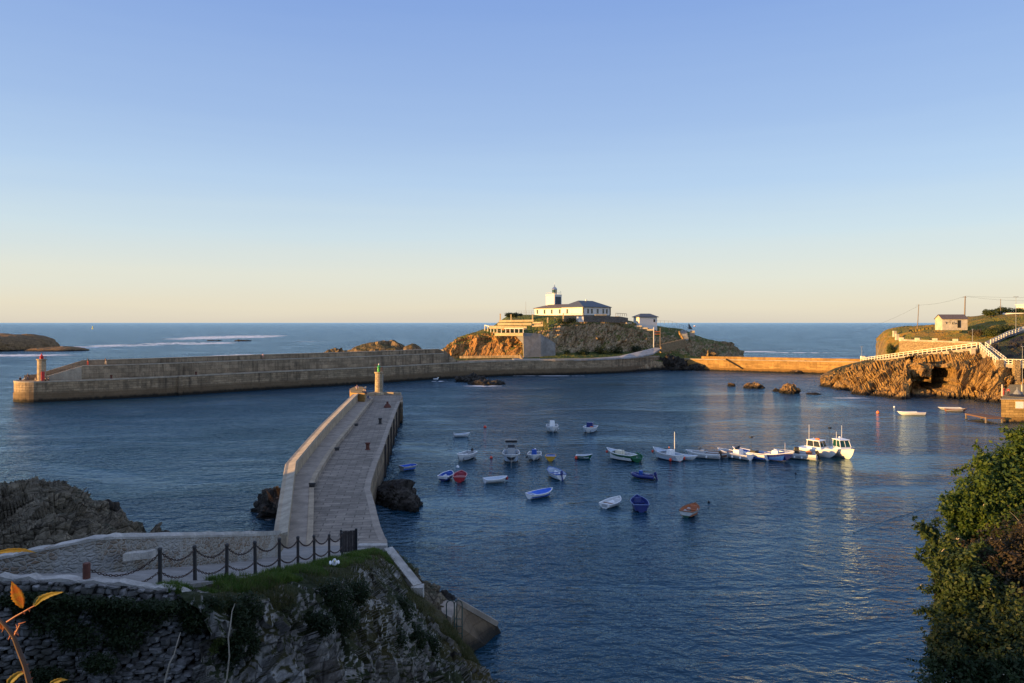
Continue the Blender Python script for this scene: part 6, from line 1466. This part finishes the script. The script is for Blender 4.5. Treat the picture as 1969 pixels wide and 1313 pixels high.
b = boat(1443, 880, 128, 'white boat with blue interior rim and short mast carrying two lamps', 'fishing boat'); hull(b, 5.2, 2.0, .62, 'boat_white', 'boat_blue', 'boat_white', .8, 2.3, .4); MB().box((-.6, 0, .8), (.8, .8, .6)).build('engine_box', 'boat_black', b, bevel=.04); mast(b, -.3, .6, 2.2, .035, 'boat_black', .3, True); thwart(b, 1.0, 5.2, 2.0, .6)
b = boat(1482, 884, -35, 'navy hulled fishing boat with white cuddy and blue interior, bow toward the lower right', 'fishing boat'); hull(b, 5.6, 2.0, .7, 'hull_navy', 'boat_blue', 'boat_white', .8, 2.2, .55); MB().box((.6, 0, .95), (.9, .9, .7), taper=.85).build('cuddy', 'boat_white', b, bevel=.05); mast(b, 1.8, .9, 1.5, .02, 'boat_white', 0); MB().box((1.8, .16, 2.1), (.02, .3, .25)).build('pennant', 'cloth_pink', b)
b = boat(1530, 881, 150, 'white open boat with black cover and orange netting beside the cabin cruiser', 'motorboat'); hull(b, 5.2, 2.0, .62, 'boat_white', 'boat_grey', tr=.85); MB().box((-.1, 0, 1.0), (.8, .8, 1.1), taper=.7).build('cover', 'boat_black', b, bevel=.12); MB().ball((-1.7, .3, .9), .42, 10, (1, .9, .8)).build('net_heap', 'buoy_orange_dull', b); outboard(b, 5.2, .6, 'boat_black', 1.2); thwart(b, 1.3, 5.2, 2.0, .6)
for k in range(4): fender(b, 1.8 - k * .9, 1.05, .3, 'boat_white', .12)
def cabin(b, x, y0, L_, w_, z, h, glass, roofmat='boat_white', rake=.25, over=.15):
    vs = [(x - L_ / 2, -w_ / 2, z), (x + L_ / 2 + rake, -w_ / 2, z), (x + L_ / 2 + rake, w_ / 2, z), (x - L_ / 2, w_ / 2, z)]
    m_ = [(x - L_ / 2, -w_ / 2, z + h * .38), (x + L_ / 2 + rake * .9, -w_ / 2, z + h * .38), (x + L_ / 2 + rake * .9, w_ / 2, z + h * .38), (x - L_ / 2, w_ / 2, z + h * .38)]
    t_ = [(x - L_ / 2, -w_ * .43, z + h), (x + L_ / 2 - rake * .6, -w_ * .43, z + h), (x + L_ / 2 - rake * .6, w_ * .43, z + h), (x - L_ / 2, w_ * .43, z + h)]
    sd_ = [(0, 1, 5, 4), (1, 2, 6, 5), (2, 3, 7, 6), (3, 0, 4, 7)]
    MB().add(vs + m_, sd_).build('cabin_base', 'boat_white', b)
    MB().add([(p[0], p[1] * .97, p[2]) for p in m_] + [(p[0], p[1] * .97, p[2]) for p in t_], sd_).build('cabin_window', glass, b)
    fr = MB()
    for i in range(4): fr.bar(m_[i], t_[i], .09, .09); fr.bar(m_[i], m_[(i + 1) % 4], .08, .08)
    fr.bar(((m_[1][0] + m_[2][0]) / 2, 0, m_[1][2]), ((t_[1][0] + t_[2][0]) / 2, 0, t_[1][2]), .06, .08)
    for s_ in (0, 3): a = Vector(m_[s_]).lerp(Vector(m_[1 if s_ == 0 else 2]), .5); c_ = Vector(t_[s_]).lerp(Vector(t_[1 if s_ == 0 else 2]), .5); fr.bar(a, c_, .07, .09)
    fr.build('window_frame', 'boat_white', b)
    MB().box((x - .08, 0, z + h + .06), (L_ + over, w_ * .98, .13)).build('cabin_roof', roofmat, b, bevel=.05)
b = boat(1573, 877, -52, 'large white cabin cruiser with wide windows and an orange float on its roof', 'cabin cruiser'); hull(b, 6.6, 2.6, 1.05, 'boat_white', 'boat_white', 'boat_white', .88, 2.3, .45, closed=True); cabin(b, -.3, 0, 2.2, 2.0, 1.05, 1.55, 'dark_glass')
MB().ball((-.1, 0, 2.85), .28, 10, (1.6, .8, .6)).build('life_raft', 'buoy_orange', b, smooth=True); mast(b, -1.2, 2.6, 2.6, .03, 'boat_white', -.7); mast(b, -1.3, 1.0, 1.9, .04, 'boat_cream', .9)
MB().tube([(3.1, 0, 1.95), (2.2, .85, 1.9), (1.0, 1.15, 1.75)], .025, 6).tube([(3.1, 0, 1.95), (2.2, -.85, 1.9), (1.0, -1.15, 1.75)], .025, 6).build('bow_rail', 'steel', b)
for k, (x_, y_) in enumerate(((2.9, .25), (2.2, .85), (1.0, 1.15), (2.9, -.25), (2.2, -.85), (1.0, -1.15))): MB().tube([(x_, y_, 1.2), (x_, y_, 1.9)], .02, 5).build('stanchion', 'steel', b)
MB().add([(3.0, 0, 1.36), (1.3, .9, 1.25), (1.3, -.9, 1.25), (1.1, 0, 1.62)], [(0, 1, 3), (0, 3, 2), (1, 2, 3)]).build('fore_cabin', 'boat_white', b)
b = boat(1619, 879, -78, 'white pilothouse boat with dark green windows at the right end of the raft', 'fishing boat'); hull(b, 5.8, 2.5, 1.15, 'boat_white', 'boat_white', 'boat_cream', .88, 2.3, .5, closed=True); cabin(b, -.2, 0, 1.8, 1.95, 1.1, 1.75, 'dark_green_glass', 'boat_white', .3, .35)
mast(b, -.9, 2.9, 2.2, .03, 'boat_white', .6); mast(b, -.9, 2.9, 1.2, .03, 'boat_white', -.4); mast(b, -1.9, 1.0, 3.6, .03, 'boat_black', -.9); MB().ball((-.6, 0, 3.2), .2, 10, (1, 1, .8)).build('radar_dome', 'boat_white', b, smooth=True); MB().box((-1.9, -.9, 4.6), (.35, .4, .3)).build('deck_light', 'boat_black', b, bevel=.03)
MB().tube([(2.7, 0, 1.95), (2.0, .8, 1.95), (.9, 1.1, 1.85)], .025, 6).tube([(2.7, 0, 1.95), (2.0, -.8, 1.95), (.9, -1.1, 1.85)], .025, 6).build('bow_rail', 'steel', b); outboard(b, 5.8, .9, 'boat_black', 1.2, .5)
b = boat(1752, 798, 178, 'white rowing boat with dark stern cover, sunlit in front of the cave', 'rowing boat', 'small boats moored in the cove'); hull(b, 5.6, 1.7, .55, 'boat_white', 'inner_white', 'boat_white', .8, 2.6, .2); MB().box((-2.2, 0, .62), (1.3, 1.3, .2)).build('cover', 'boat_navy', b, bevel=.05); thwart(b, .5, 5.6, 1.7, .55, mat='inner_white')
b = boat(1838, 791, -8, 'pale grey and dark red skiff moored right of the sunlit rowing boat in the cove', 'rowing boat', 'small boats moored in the cove'); hull(b, 4.4, 1.5, .45, 'boat_wood', 'inner_light', 'boat_wood', .8, 2.4, .15)
b = boat(1826, 788, 176, 'long pale blue skiff lying against the dark red one in the cove', 'rowing boat', 'small boats moored in the cove'); hull(b, 4.8, 1.4, .42, 'boat_grey', 'inner_light', 'boat_white', .8, 2.4, .15)
b = boat(1336, 626, 0, 'tiny white boat far out at sea just right of the island', 'boat', None); b.location = G(1336, 628); hull(b, 14, 4.5, 2.2, 'boat_white', 'boat_red', 'boat_white', .85); MB().box((-2, 0, 4), (5, 3.4, 4.5)).build('wheelhouse', 'boat_white', b)
# buoys
def buoy(px_, py_, r, m, label, cat='buoy', z=.05):
    g = G(px_, py_); mb = MB().ball((0, 0, r * .35), r, 12, (1, 1, .95)); mb.lathe([(r * .22, r * 1.2), (r * .2, r * 1.55)], n=8)
    o = mb.build('buoy', m, smooth=True); o.location = (g.x, g.y, 0); return tag(o, label, cat, 'mooring buoys')
buoy(932.5, 822, .30, 'buoy_red', 'red buoy floating far out above the white dinghy, left of the far pair of boats')
buoy(944.5, 881, .24, 'buoy_red', 'red buoy floating just left of the black-canopied boat')
buoy(880, 899, .24, 'boat_white', 'white buoy above the red boat, below the bow of the raised-outboard motorboat')
buoy(1688, 794, .36, 'buoy_orange', 'orange buoy left of the sunlit rowing boat in the cove')
buoy(1719.5, 783, .22, 'boat_white', 'small white buoy above left of the sunlit rowing boat in the cove')
buoy(1363, 966, .15, 'boat_black', 'small black float right of the brown-orange boat')
buoy(1530, 911, .14, 'boat_black', 'tiny black float in front of the raft of boats')
g = G(178, 632.5); o = MB().lathe([(2.5, -1), (2.5, 1), (1.0, 2.5), (.7, 6.5), (1.4, 6.8), (1.2, 8.4), (.1, 9)], n=10).build('navigation_buoy', 'buoy_yellow', smooth=True); o.location = g; tag(o, 'yellow navigation buoy far out at sea on the left', 'buoy')
# gull drifting by the breakwater and the white bird on the grass
def gull(loc, rz, s, label):
    t = empty('gull', loc, rz, label, 'gull')
    bm_ = MB(); bm_.lathe([(.01, -.30), (.05, -.22), (.10, -.05), (.115, .06), (.085, .17), (.04, .24)], n=12)
    o = bm_.build('body', 'gull_white', t, smooth=True); o.rotation_euler = (R(90), 0, R(90)); o.location = (0, 0, .14 * s); o.scale = (s, s, s)
    MB().ball((.25 * s, 0, .30 * s), .065 * s, 10).tube([(.18 * s, 0, .17 * s), (.24 * s, 0, .28 * s)], [.07 * s, .05 * s], 8).build('head', 'gull_white', t, smooth=True)
    MB().tube([(.30 * s, 0, .30 * s), (.38 * s, 0, .28 * s)], [.018 * s, .005 * s], 6).build('bill', 'buoy_yellow', t)
    for sy in (1, -1): MB().ball((-.06 * s, sy * .10 * s, .17 * s), .1 * s, 10, (2.4, .35, .75)).build('wing', 'boat_grey', t, smooth=True)
    return t
gull(G(838, 731.5), R(10), 3.2, 'white gull floating on the water below the curved breakwater')
cp = W(643, 1088, 28.6)
t = gull(cp, R(-75), 1.0, 'white bird sitting with wings half spread in the grass by the fence')
for ch in list(t.children):
    if ch.name.startswith('wing'): ch.data = ch.data.copy(); ch.data.materials[0] = MT['gull_white']; ch.scale = (.9, 1.5, .7)

# ---------------------------------------------------------------- people
def person(loc, rz, pose, top, legs, label, h=1.72, hair='hair_dark', k=1.0):
    """one skinned body with clothing and hair as parts"""
    s = h / 1.75
    if pose == 'stand': J = dict(pel=(0, 0, .95), wa=(0, 0, 1.12), ch=(0, 0, 1.35), nk=(0, .0, 1.5), hd=(0, -.02, 1.62), sh=.19, el=(.24, .02, 1.13), ha=(.24, -.10, .86), hp=.09, kn=(.11, -.02, .5), an=(.12, .02, .08), to=(.13, -.14, .04))
    elif pose == 'lean': J = dict(pel=(0, .05, .93), wa=(0, .0, 1.10), ch=(0, -.10, 1.32), nk=(0, -.17, 1.46), hd=(0, -.24, 1.56), sh=.19, el=(.25, -.22, 1.12), ha=(.16, -.42, 1.05), hp=.09, kn=(.13, -.06, .5), an=(.16, .04, .08), to=(.17, -.12, .04))
    else: J = dict(pel=(0, 0, .12), wa=(0, -.03, .30), ch=(0, -.08, .52), nk=(0, -.11, .68), hd=(0, -.14, .80), sh=.18, el=(.25, -.18, .34), ha=(.14, -.38, .36), hp=.1, kn=(.15, -.42, .42), an=(.13, -.55, .06), to=(.13, -.70, .04))
    root = empty('person', loc, rz, label, 'person'); root.scale = (s, s, s)
    def skin(name, V, E, Rd, mat, root_i=0, sub=2):
        me = bpy.data.meshes.new(name); me.from_pydata(V, E, []); me.update(); me.materials.append(MT[mat])
        o = bpy.data.objects.new(name, me); COL.objects.link(o); o.parent = root
        md = o.modifiers.new('skin', 'SKIN'); md.use_smooth_shade = True
        for i, v in enumerate(me.skin_vertices[0].data): v.radius = Rd[i] if hasattr(Rd[i], '__len__') else (Rd[i], Rd[i]); v.use_root = (i == root_i)
        sd_ = o.modifiers.new('subd', 'SUBSURF'); sd_.levels = 1; sd_.render_levels = sub
        return o
    m_ = lambda p, sg: (p[0] * sg, p[1], p[2])
    c = J['ch']; V = [J['pel'], J['wa'], c, J['nk'], J['hd'], (J['hd'][0], J['hd'][1] - .01, J['hd'][2] + .10)]; E_ = [(0, 1), (1, 2), (2, 3), (3, 4), (4, 5)]; Rd = [(.14, .10), (.13, .09), (.15, .10), .055, .085, .07]
    for sg in (1, -1):
        k0 = len(V); V += [(J['sh'] * sg, c[1], c[2] + .08), m_(J['el'], sg), m_(J['ha'], sg), (J['ha'][0] * sg, J['ha'][1] - .05, J['ha'][2] - .07)]; E_ += [(2, k0), (k0, k0 + 1), (k0 + 1, k0 + 2), (k0 + 2, k0 + 3)]; Rd += [.055, .042, .03, .025]
    for sg in (1, -1):
        k0 = len(V); V += [(J['hp'] * sg, J['pel'][1], J['pel'][2] - .05), m_(J['kn'], sg), m_(J['an'], sg), m_(J['to'], sg)]; E_ += [(0, k0), (k0, k0 + 1), (k0 + 1, k0 + 2), (k0 + 2, k0 + 3)]; Rd += [.085, .06, .04, .04]
    skin('body', V, E_, Rd, 'skin')
    V2 = [J['wa'], c, (c[0], c[1], c[2] + .09)]; E2 = [(0, 1), (1, 2)]; R2 = [(.165, .12), (.18, .125), (.12, .09)]
    for sg in (1, -1):
        k0 = len(V2); V2 += [(J['sh'] * sg, c[1], c[2] + .08), m_(J['el'], sg), tuple(Vector(m_(J['el'], sg)).lerp(Vector(m_(J['ha'], sg)), .85))]; E2 += [(1, k0), (k0, k0 + 1), (k0 + 1, k0 + 2)]; R2 += [.075, .06, .045]
    skin('shirt', V2, E2, R2, top)
    V3 = [J['wa'], J['pel']]; E3 = [(0, 1)]; R3 = [(.15, .11), (.165, .125)]
    for sg in (1, -1):
        k0 = len(V3); V3 += [(J['hp'] * sg, J['pel'][1], J['pel'][2] - .05), m_(J['kn'], sg), m_(J['an'], sg)]; E3 += [(1, k0), (k0, k0 + 1), (k0 + 1, k0 + 2)]; R3 += [.10, .075, .058]
    skin('trousers', V3, E3, R3, legs, 1)
    hd = J['hd']; MB().ball((hd[0], hd[1] + .02, hd[2] + .07), .105, 12, (.95, 1.05, 1.0)).build('hair', hair, root, smooth=True)
    return root
zq = 5.26
def onq(px_, D, z): return Vector((X(px_, D), D, z))
def onwall(px_, off, z):
    P_ = offset(QI, off); q = [984.5 + F * a[0] / a[1] for a in P_]; D = float(np.interp(px_, q, [a[1] for a in P_])); return Vector((X(px_, D), D, z))
person(onq(39, 189, zq), R(30), 'sit', 'cloth_dark', 'cloth_dark', 'person in dark clothes sitting leftmost on the round breakwater head')
person(onq(48, 188, zq), R(-20), 'sit', 'cloth_grey', 'cloth_beige', 'person in grey sitting second from left on the round breakwater head')
person(onq(53.5, 187.5, zq), R(10), 'stand', 'cloth_dark', 'cloth_navy', 'person in dark clothes standing on the round breakwater head', 1.85)
person(onq(68.5, 187.5, zq), R(60), 'sit', 'cloth_beige', 'cloth_beige', 'person in pale clothes sitting just left of the red lantern column')
person(onq(88, 186.4, zq), R(-10), 'sit', 'cloth_dark', 'cloth_dark', 'person in black sitting just left of the breakwater stairs, right of the red door', 1.7)
person(onq(94, 187.4, zq), R(-10), 'sit', 'cloth_navy', 'cloth_dark', 'second seated person in dark clothes close to the foot of the breakwater stairs', 1.6)
person(onwall(112, 4.4, 6.0), R(10), 'sit', 'cloth_pink', 'cloth_beige', 'person in pink sitting on the lower breakwater stairs')
person(onwall(169, 4.6, 8.77), R(5), 'stand', 'cloth_dark', 'cloth_red', 'person in dark top and red-brown trousers standing at the top of the breakwater stairs', 1.8)
person(onwall(203.5, 4.4, 8.79), R(0), 'lean', 'cloth_dark', 'cloth_beige', 'person in dark top and beige trousers walking on the raised breakwater walkway', 1.78)
person(onwall(505.5, 5.2, 8.84), R(0), 'stand', 'cloth_pink', 'skin', 'person in pink standing against the breakwater parapet before the white surf', 1.75)
person(Vector((X(686.5, 150), 150, 6.47)), R(20), 'sit', 'cloth_pink', 'cloth_beige', 'person in pink sitting on the golden turret of the pier head', 1.75)
person(Vector((X(700, 144), 144, 6.3)), R(-10), 'sit', 'cloth_grey', 'cloth_dark', 'left one of two people sitting together at the end of the pier parapet', 1.7)
person(Vector((X(704, 142.6), 142.6, 6.3)), R(-50), 'sit', 'cloth_navy', 'cloth_navy', 'right one of two people sitting together at the end of the pier parapet', 1.75)
person(onq(1930.5, 156, hq + .02), R(20), 'stand', 'cloth_red', 'cloth_red', 'person in red standing nearer the mooring post on the golden quay', 1.75)
person(onq(1939, 155, hq + .02), R(-30), 'stand', 'cloth_red', 'cloth_dark', 'person in red top and dark trousers standing beside the tarpaulin heap on the golden quay', 1.72)
# folding chair at the pier end
fcx = empty('folding_chair', G(710, 771, zW + .01), R(-20), 'small dark folding chair at the far end of the pier walkway', 'chair')
MB().box((0, 0, .45), (.5, .5, .05)).build('seat', 'cloth_navy', fcx); MB().box((-.25, 0, .8), (.05, .5, .5)).build('backrest', 'cloth_navy', fcx)
for sx in (-.22, .22):
    for sy in (-.22, .22): MB().tube([(sx, sy, 0), (sx, sy, .45)], .02, 5).build('leg', 'boat_black', fcx)

# ---------------------------------------------------------------- near vegetation
def bush(name, specs, m, n, sz, label, seed, stems, cat='shrub', twigs=0, tm='twig'):
    bl_ = [(W(x + 8, y + 6, D), (r, r, r * q)) for x, y, D, r, q in specs]; base = Vector((bl_[0][0].x + .5, bl_[0][0].y + .3, bl_[0][0].z - 2.2))
    t = empty(name, base, 0, label, cat); inv_ = Matrix.Translation(-base)
    rq = random.Random(seed * 3)
    for c_, r_ in list(bl_):          # ragged outline: small sprays of leaves standing proud of the mass
        for q in range(7):
            d = Vector((rq.uniform(-1, .6), rq.uniform(-.8, .3), rq.uniform(-.5, 1))).normalized(); rr2 = r_[0] * rq.uniform(.14, .30)
            bl_.append((c_ + d * r_[0] * rq.uniform(.85, 1.12), (rr2, rr2, rr2 * rq.uniform(.6, 1.1))))
        for q in range(3):            # leafy shoots reaching out
            d = Vector((rq.uniform(-1, .5), rq.uniform(-.6, .2), rq.uniform(-.2, 1))).normalized(); L0 = r_[0] * rq.uniform(.9, 1.0)
            for k_ in range(5): L0 += .05; d = (d + Vector((0, 0, rq.uniform(-.12, .12)))).normalized(); bl_.append((c_ + d * L0, (.045 - k_ * .005,) * 3))
    o = leaves('crown', bl_, n, sz, m, None, seed, .45, .1, .55, .22, .3); o.parent = t; o.matrix_parent_inverse = inv_
    rs_ = random.Random(seed); mb = MB()
    for c_, r_ in bl_[:len(specs)]:
        mid = (base + c_) / 2 + Vector((rs_.uniform(-.2, .2), rs_.uniform(-.2, .2), 0)); mb.tube([base, mid, c_, c_ + Vector((rs_.uniform(-.1, .1), .05, r_[2] * .4))], [.04, .03, .018, .006], 6)
    o = mb.build('branches', 'bark', None); o.parent = t; o.matrix_parent_inverse = inv_; o['kind'] = 'stuff'
    for k in range(twigs):
        c_, r_ = rs_.choice(bl_); d = Vector((rs_.uniform(-1, .3), rs_.uniform(-1, -.2), rs_.uniform(-.2, 1))).normalized(); a = c_ + d * r_[0] * .6
        pts = [a]; dd = d.copy()
        for q in range(6): dd = (dd + Vector((rs_.uniform(-.3, .3), rs_.uniform(-.2, .2), rs_.uniform(-.15, .2)))).normalized(); pts.append(pts[-1] + dd * r_[0] * .16)
        o = MB().tube(pts, [.007, .006, .005, .004, .004, .003, .002], 5).build('twig', tm, None); o.parent = t; o.matrix_parent_inverse = inv_
    return t
bush('shrub', [(1935, 935, 11.0, .62, 1.05), (1985, 900, 11.2, .62, 1), (1885, 965, 10.9, .5, 1.1), (1868, 1010, 10.8, .42, 1.1), (1925, 1020, 10.8, .6, 1.1), (2020, 980, 11, .8, 1.2), (1905, 905, 11, .30, 1), (1955, 868, 11.2, .28, .8), (1840, 985, 10.8, .26, 1.1), (1835, 945 + 20, 10.8, .16, 1.2)], 'leaf_laurel', 42000, .056, 'dense bright green leafy shrub with a sunlit top at the upper right foreground', 81, 8, twigs=6)
bush('shrub', [(1795, 1040, 10.5, .13, 1.0), (1808, 1062, 10.4, .11, .9), (1782, 1026, 10.5, .06, .8), (1830, 1045, 10.5, .16, 1), (1790, 1078, 10.4, .06, 1)], 'leaf_darkgreen', 1500, .07, 'dark leafy sprig sticking out left over the water from the green shrubs', 82, 3, 'branch', 3)
bush('shrub', [(1935, 1090, 9.6, .55, 1), (1985, 1060, 9.7, .6, 1), (1890, 1120, 9.5, .45, 1), (1960, 1160, 9.4, .6, 1), (2020, 1120, 9.5, .7, 1.2)], 'leaf_brown', 20000, .045, 'brownish tangled bramble with bare grey stems in the middle of the right foreground', 83, 6, 'bramble', 26)
bush('shrub', [(1845, 1135, 9.3, .36, 1.1), (1838, 1095, 9.5, .28, 1), (1835, 1185, 9.2, .34, 1.1), (1870, 1160, 9.2, .40, 1), (1870, 1080, 9.6, .3, .9), (1822, 1160, 9.2, .2, 1.2)], 'leaf_darkgreen', 20000, .048, 'green shrub with small leaves at the left edge of the right foreground thicket', 84, 6, twigs=6)
bush('shrub', [(1850, 1262, 8.6, .42, 1), (1900, 1285, 8.5, .5, 1), (1955, 1260, 8.4, .5, 1), (1990, 1225, 8.5, .45, 1.1), (1835, 1320, 8.5, .5, 1), (1920, 1340, 8.3, .6, 1), (2000, 1320, 8.2, .7, 1), (1890, 1215, 8.8, .36, 1), (1818, 1228, 8.9, .22, 1.2), (1940, 1200, 8.9, .3, 1)], 'leaf_darkgreen2', 34000, .048, 'dark green shrub filling the lower right corner', 85, 8, twigs=14)
# branch with autumn leaves close to the lens, lower left
D_ = 1.15
br_ = empty('bramble_branch', W(60, 1400, D_), 0, 'thorny bramble stem with sunlit orange and yellow leaves at the lower left corner', 'branch'); iv = Matrix.Translation(-br_.location)
def bp(o): o.parent = br_; o.matrix_parent_inverse = iv; return o
bp(MB().tube([W(66, 1400, D_), W(58, 1318, D_), W(48, 1280, D_), W(36, 1250, D_), (W(26, 1224, D_)), W(12, 1205, D_), W(-14, 1178, D_)], [.0048, .0042, .0038, .0035, .003, .0028, .002], 8).build('stem', 'bark', smooth=True))
bp(MB().tube([W(13, 1196, D_), W(30, 1185, D_), W(46, 1176, D_), W(60, 1168, D_), W(70, 1163, D_)], [.0016, .0015, .0014, .0012, .001], 6).build('side_twig', 'twig_red', smooth=True))
bp(MB().tube([W(24, 1228, D_), W(30, 1218, D_), W(36, 1206, D_), W(40, 1198, D_)], [.002, .0017, .0014, .0008], 6).build('side_twig', 'twig_red', smooth=True))
def leaf(pts_mid, wdt, m, curl=.3, side=Vector((1, 0, 0)), n=10):
    """a leaf blade along a midrib, with serrated edge and a folded cross-section"""
    P_ = [Vector(p) for p in pts_mid]; vs = []; N = 16
    for i in range(N + 1):
        t = i / N; q = t * (len(P_) - 1); k = min(int(q), len(P_) - 2); c_ = P_[k].lerp(P_[k + 1], q - k); d = (P_[min(k + 1, len(P_) - 1)] - P_[k]).normalized()
        s_ = d.cross(Vector((0, -1, 0))).normalized(); s_ = (s_ * math.cos(curl) + Vector((0, -1, 0)) * math.sin(curl)).normalized(); s2 = (-(d.cross(Vector((0, -1, 0))).normalized()) * math.cos(curl * .6) + Vector((0, -1, 0)) * math.sin(curl * .6)).normalized()
        w_ = wdt * math.sin(math.pi * (t ** .8)) * (1 + (.12 if i % 2 else -.08)); vs += [c_ + s_ * w_, c_ + s_ * w_ * .5 + Vector((0, .0004, 0)), c_, c_ + s2 * w_ * .5 + Vector((0, .0004, 0)), c_ + s2 * w_]
    fs = [(i * 5 + j, i * 5 + j + 1, (i + 1) * 5 + j + 1, (i + 1) * 5 + j) for i in range(N) for j in range(4)]
    o = MB().add(vs, fs).build('leaf', m, smooth=True); sol = o.modifiers.new('thick', 'SOLIDIFY'); sol.thickness = .0004; return bp(o)
leaf([W(44, 1170, D_), W(38, 1150, D_), W(31, 1135, D_), W(22, 1117, D_)], .0105, 'leaf_autumn', .25)
leaf([W(66, 1166, D_), W(82, 1150, D_ - .01), W(100, 1142, D_ - .02), W(123, 1138, D_ - .03)], .0055, 'leaf_pale', 1.0)
leaf([W(64, 1164, D_), W(72, 1152, D_ + .01), W(84, 1144, D_ + .02), W(92, 1139, D_ + .03)], .004, 'leaf_pale', .9)
leaf([W(-16, 1064, D_ + .05), W(20, 1058, D_ + .05), W(48, 1057, D_ + .05), W(72, 1063, D_ + .05)], .0045, 'leaf_pale2', .9)
leaf([W(10, 1330, D_), W(22, 1308, D_), (W(36, 1296, D_)), W(54, 1289, D_)], .006, 'leaf_pale2', .7)
leaf([W(90, 1325, D_), W(104, 1312, D_), W(118, 1306, D_), W(132, 1307, D_)], .005, 'leaf_pale2', .8)
leaf([W(8, 1212, D_), W(6, 1206, D_), (W(2, 1196, D_)), W(-6, 1188, D_)], .004, 'leaf_autumn', .5)
for (x, y, x2, y2) in ((8, 1206, 3, 1216), (22, 1224, 30, 1212), (30, 1215, 36, 1222), (40, 1262, 33, 1256), (46, 1280, 56, 1276), (36, 1200, 50, 1195), (33, 1207, 30, 1200), (52, 1300, 60, 1290), (54, 1308, 64, 1302), (44, 1290, 50, 1300), (20, 1222, 15, 1230), (44, 1176, 48, 1181), (55, 1170, 57, 1177)):
    bp(MB().tube([W(x, y, D_), W((x + x2) / 2 + 1, (y + y2) / 2, D_), W(x2, y2, D_)], [.0018, .001, .0002], 5).build('thorn', 'twig_red'))
# two dead stems
for pts, lb in (([(418, 1345, 17.5), (436, 1305, 17.6), (441, 1262, 17.6), (439, 1225, 17.6), (444, 1195, 17.7), (446, 1176, 17.8), (452, 1160, 17.9)], 'long pale dead stem rising in front of the foreground cliff'),
                ([(312, 1345, 17.2), (318, 1305, 17.3), (326, 1275, 17.3), (335, 1258, 17.4), (341, 1235, 17.4), (347, 1216, 17.5)], 'shorter pale dead stem in front of the stone retaining wall')):
    mb = MB().tube([W(*p) for p in pts], [.022, .02, .018, .016, .013, .010, .006][:len(pts)], 8); o = mb.build('dead_stem', 'twig', smooth=True, origin=W(*pts[0])); tag(o, lb, 'dead stem')

for x, y, D, lb in ((214, 727.5, 194.5, 'small stubby bollard on the breakwater quay edge nearer its rounded end'), (377, 722, 206, 'small stubby bollard on the breakwater quay edge just past the buttress')):
    mooring_bollard(onwall(x, .9, 5.3), .95, .28, 'rust_metal', lb)
pts = [G(1640 + 15 * k, 1024 - 5.2 * k + 1.5 * math.sin(k)) for k in range(12)]
o = MB().tube([p_ + Vector((0, 0, .004)) for p_ in pts], .010, 5).build('floating_rope', 'boat_black', origin=pts[0]); tag(o, 'dark floating mooring rope trailing across the water toward the green shrub', 'rope')
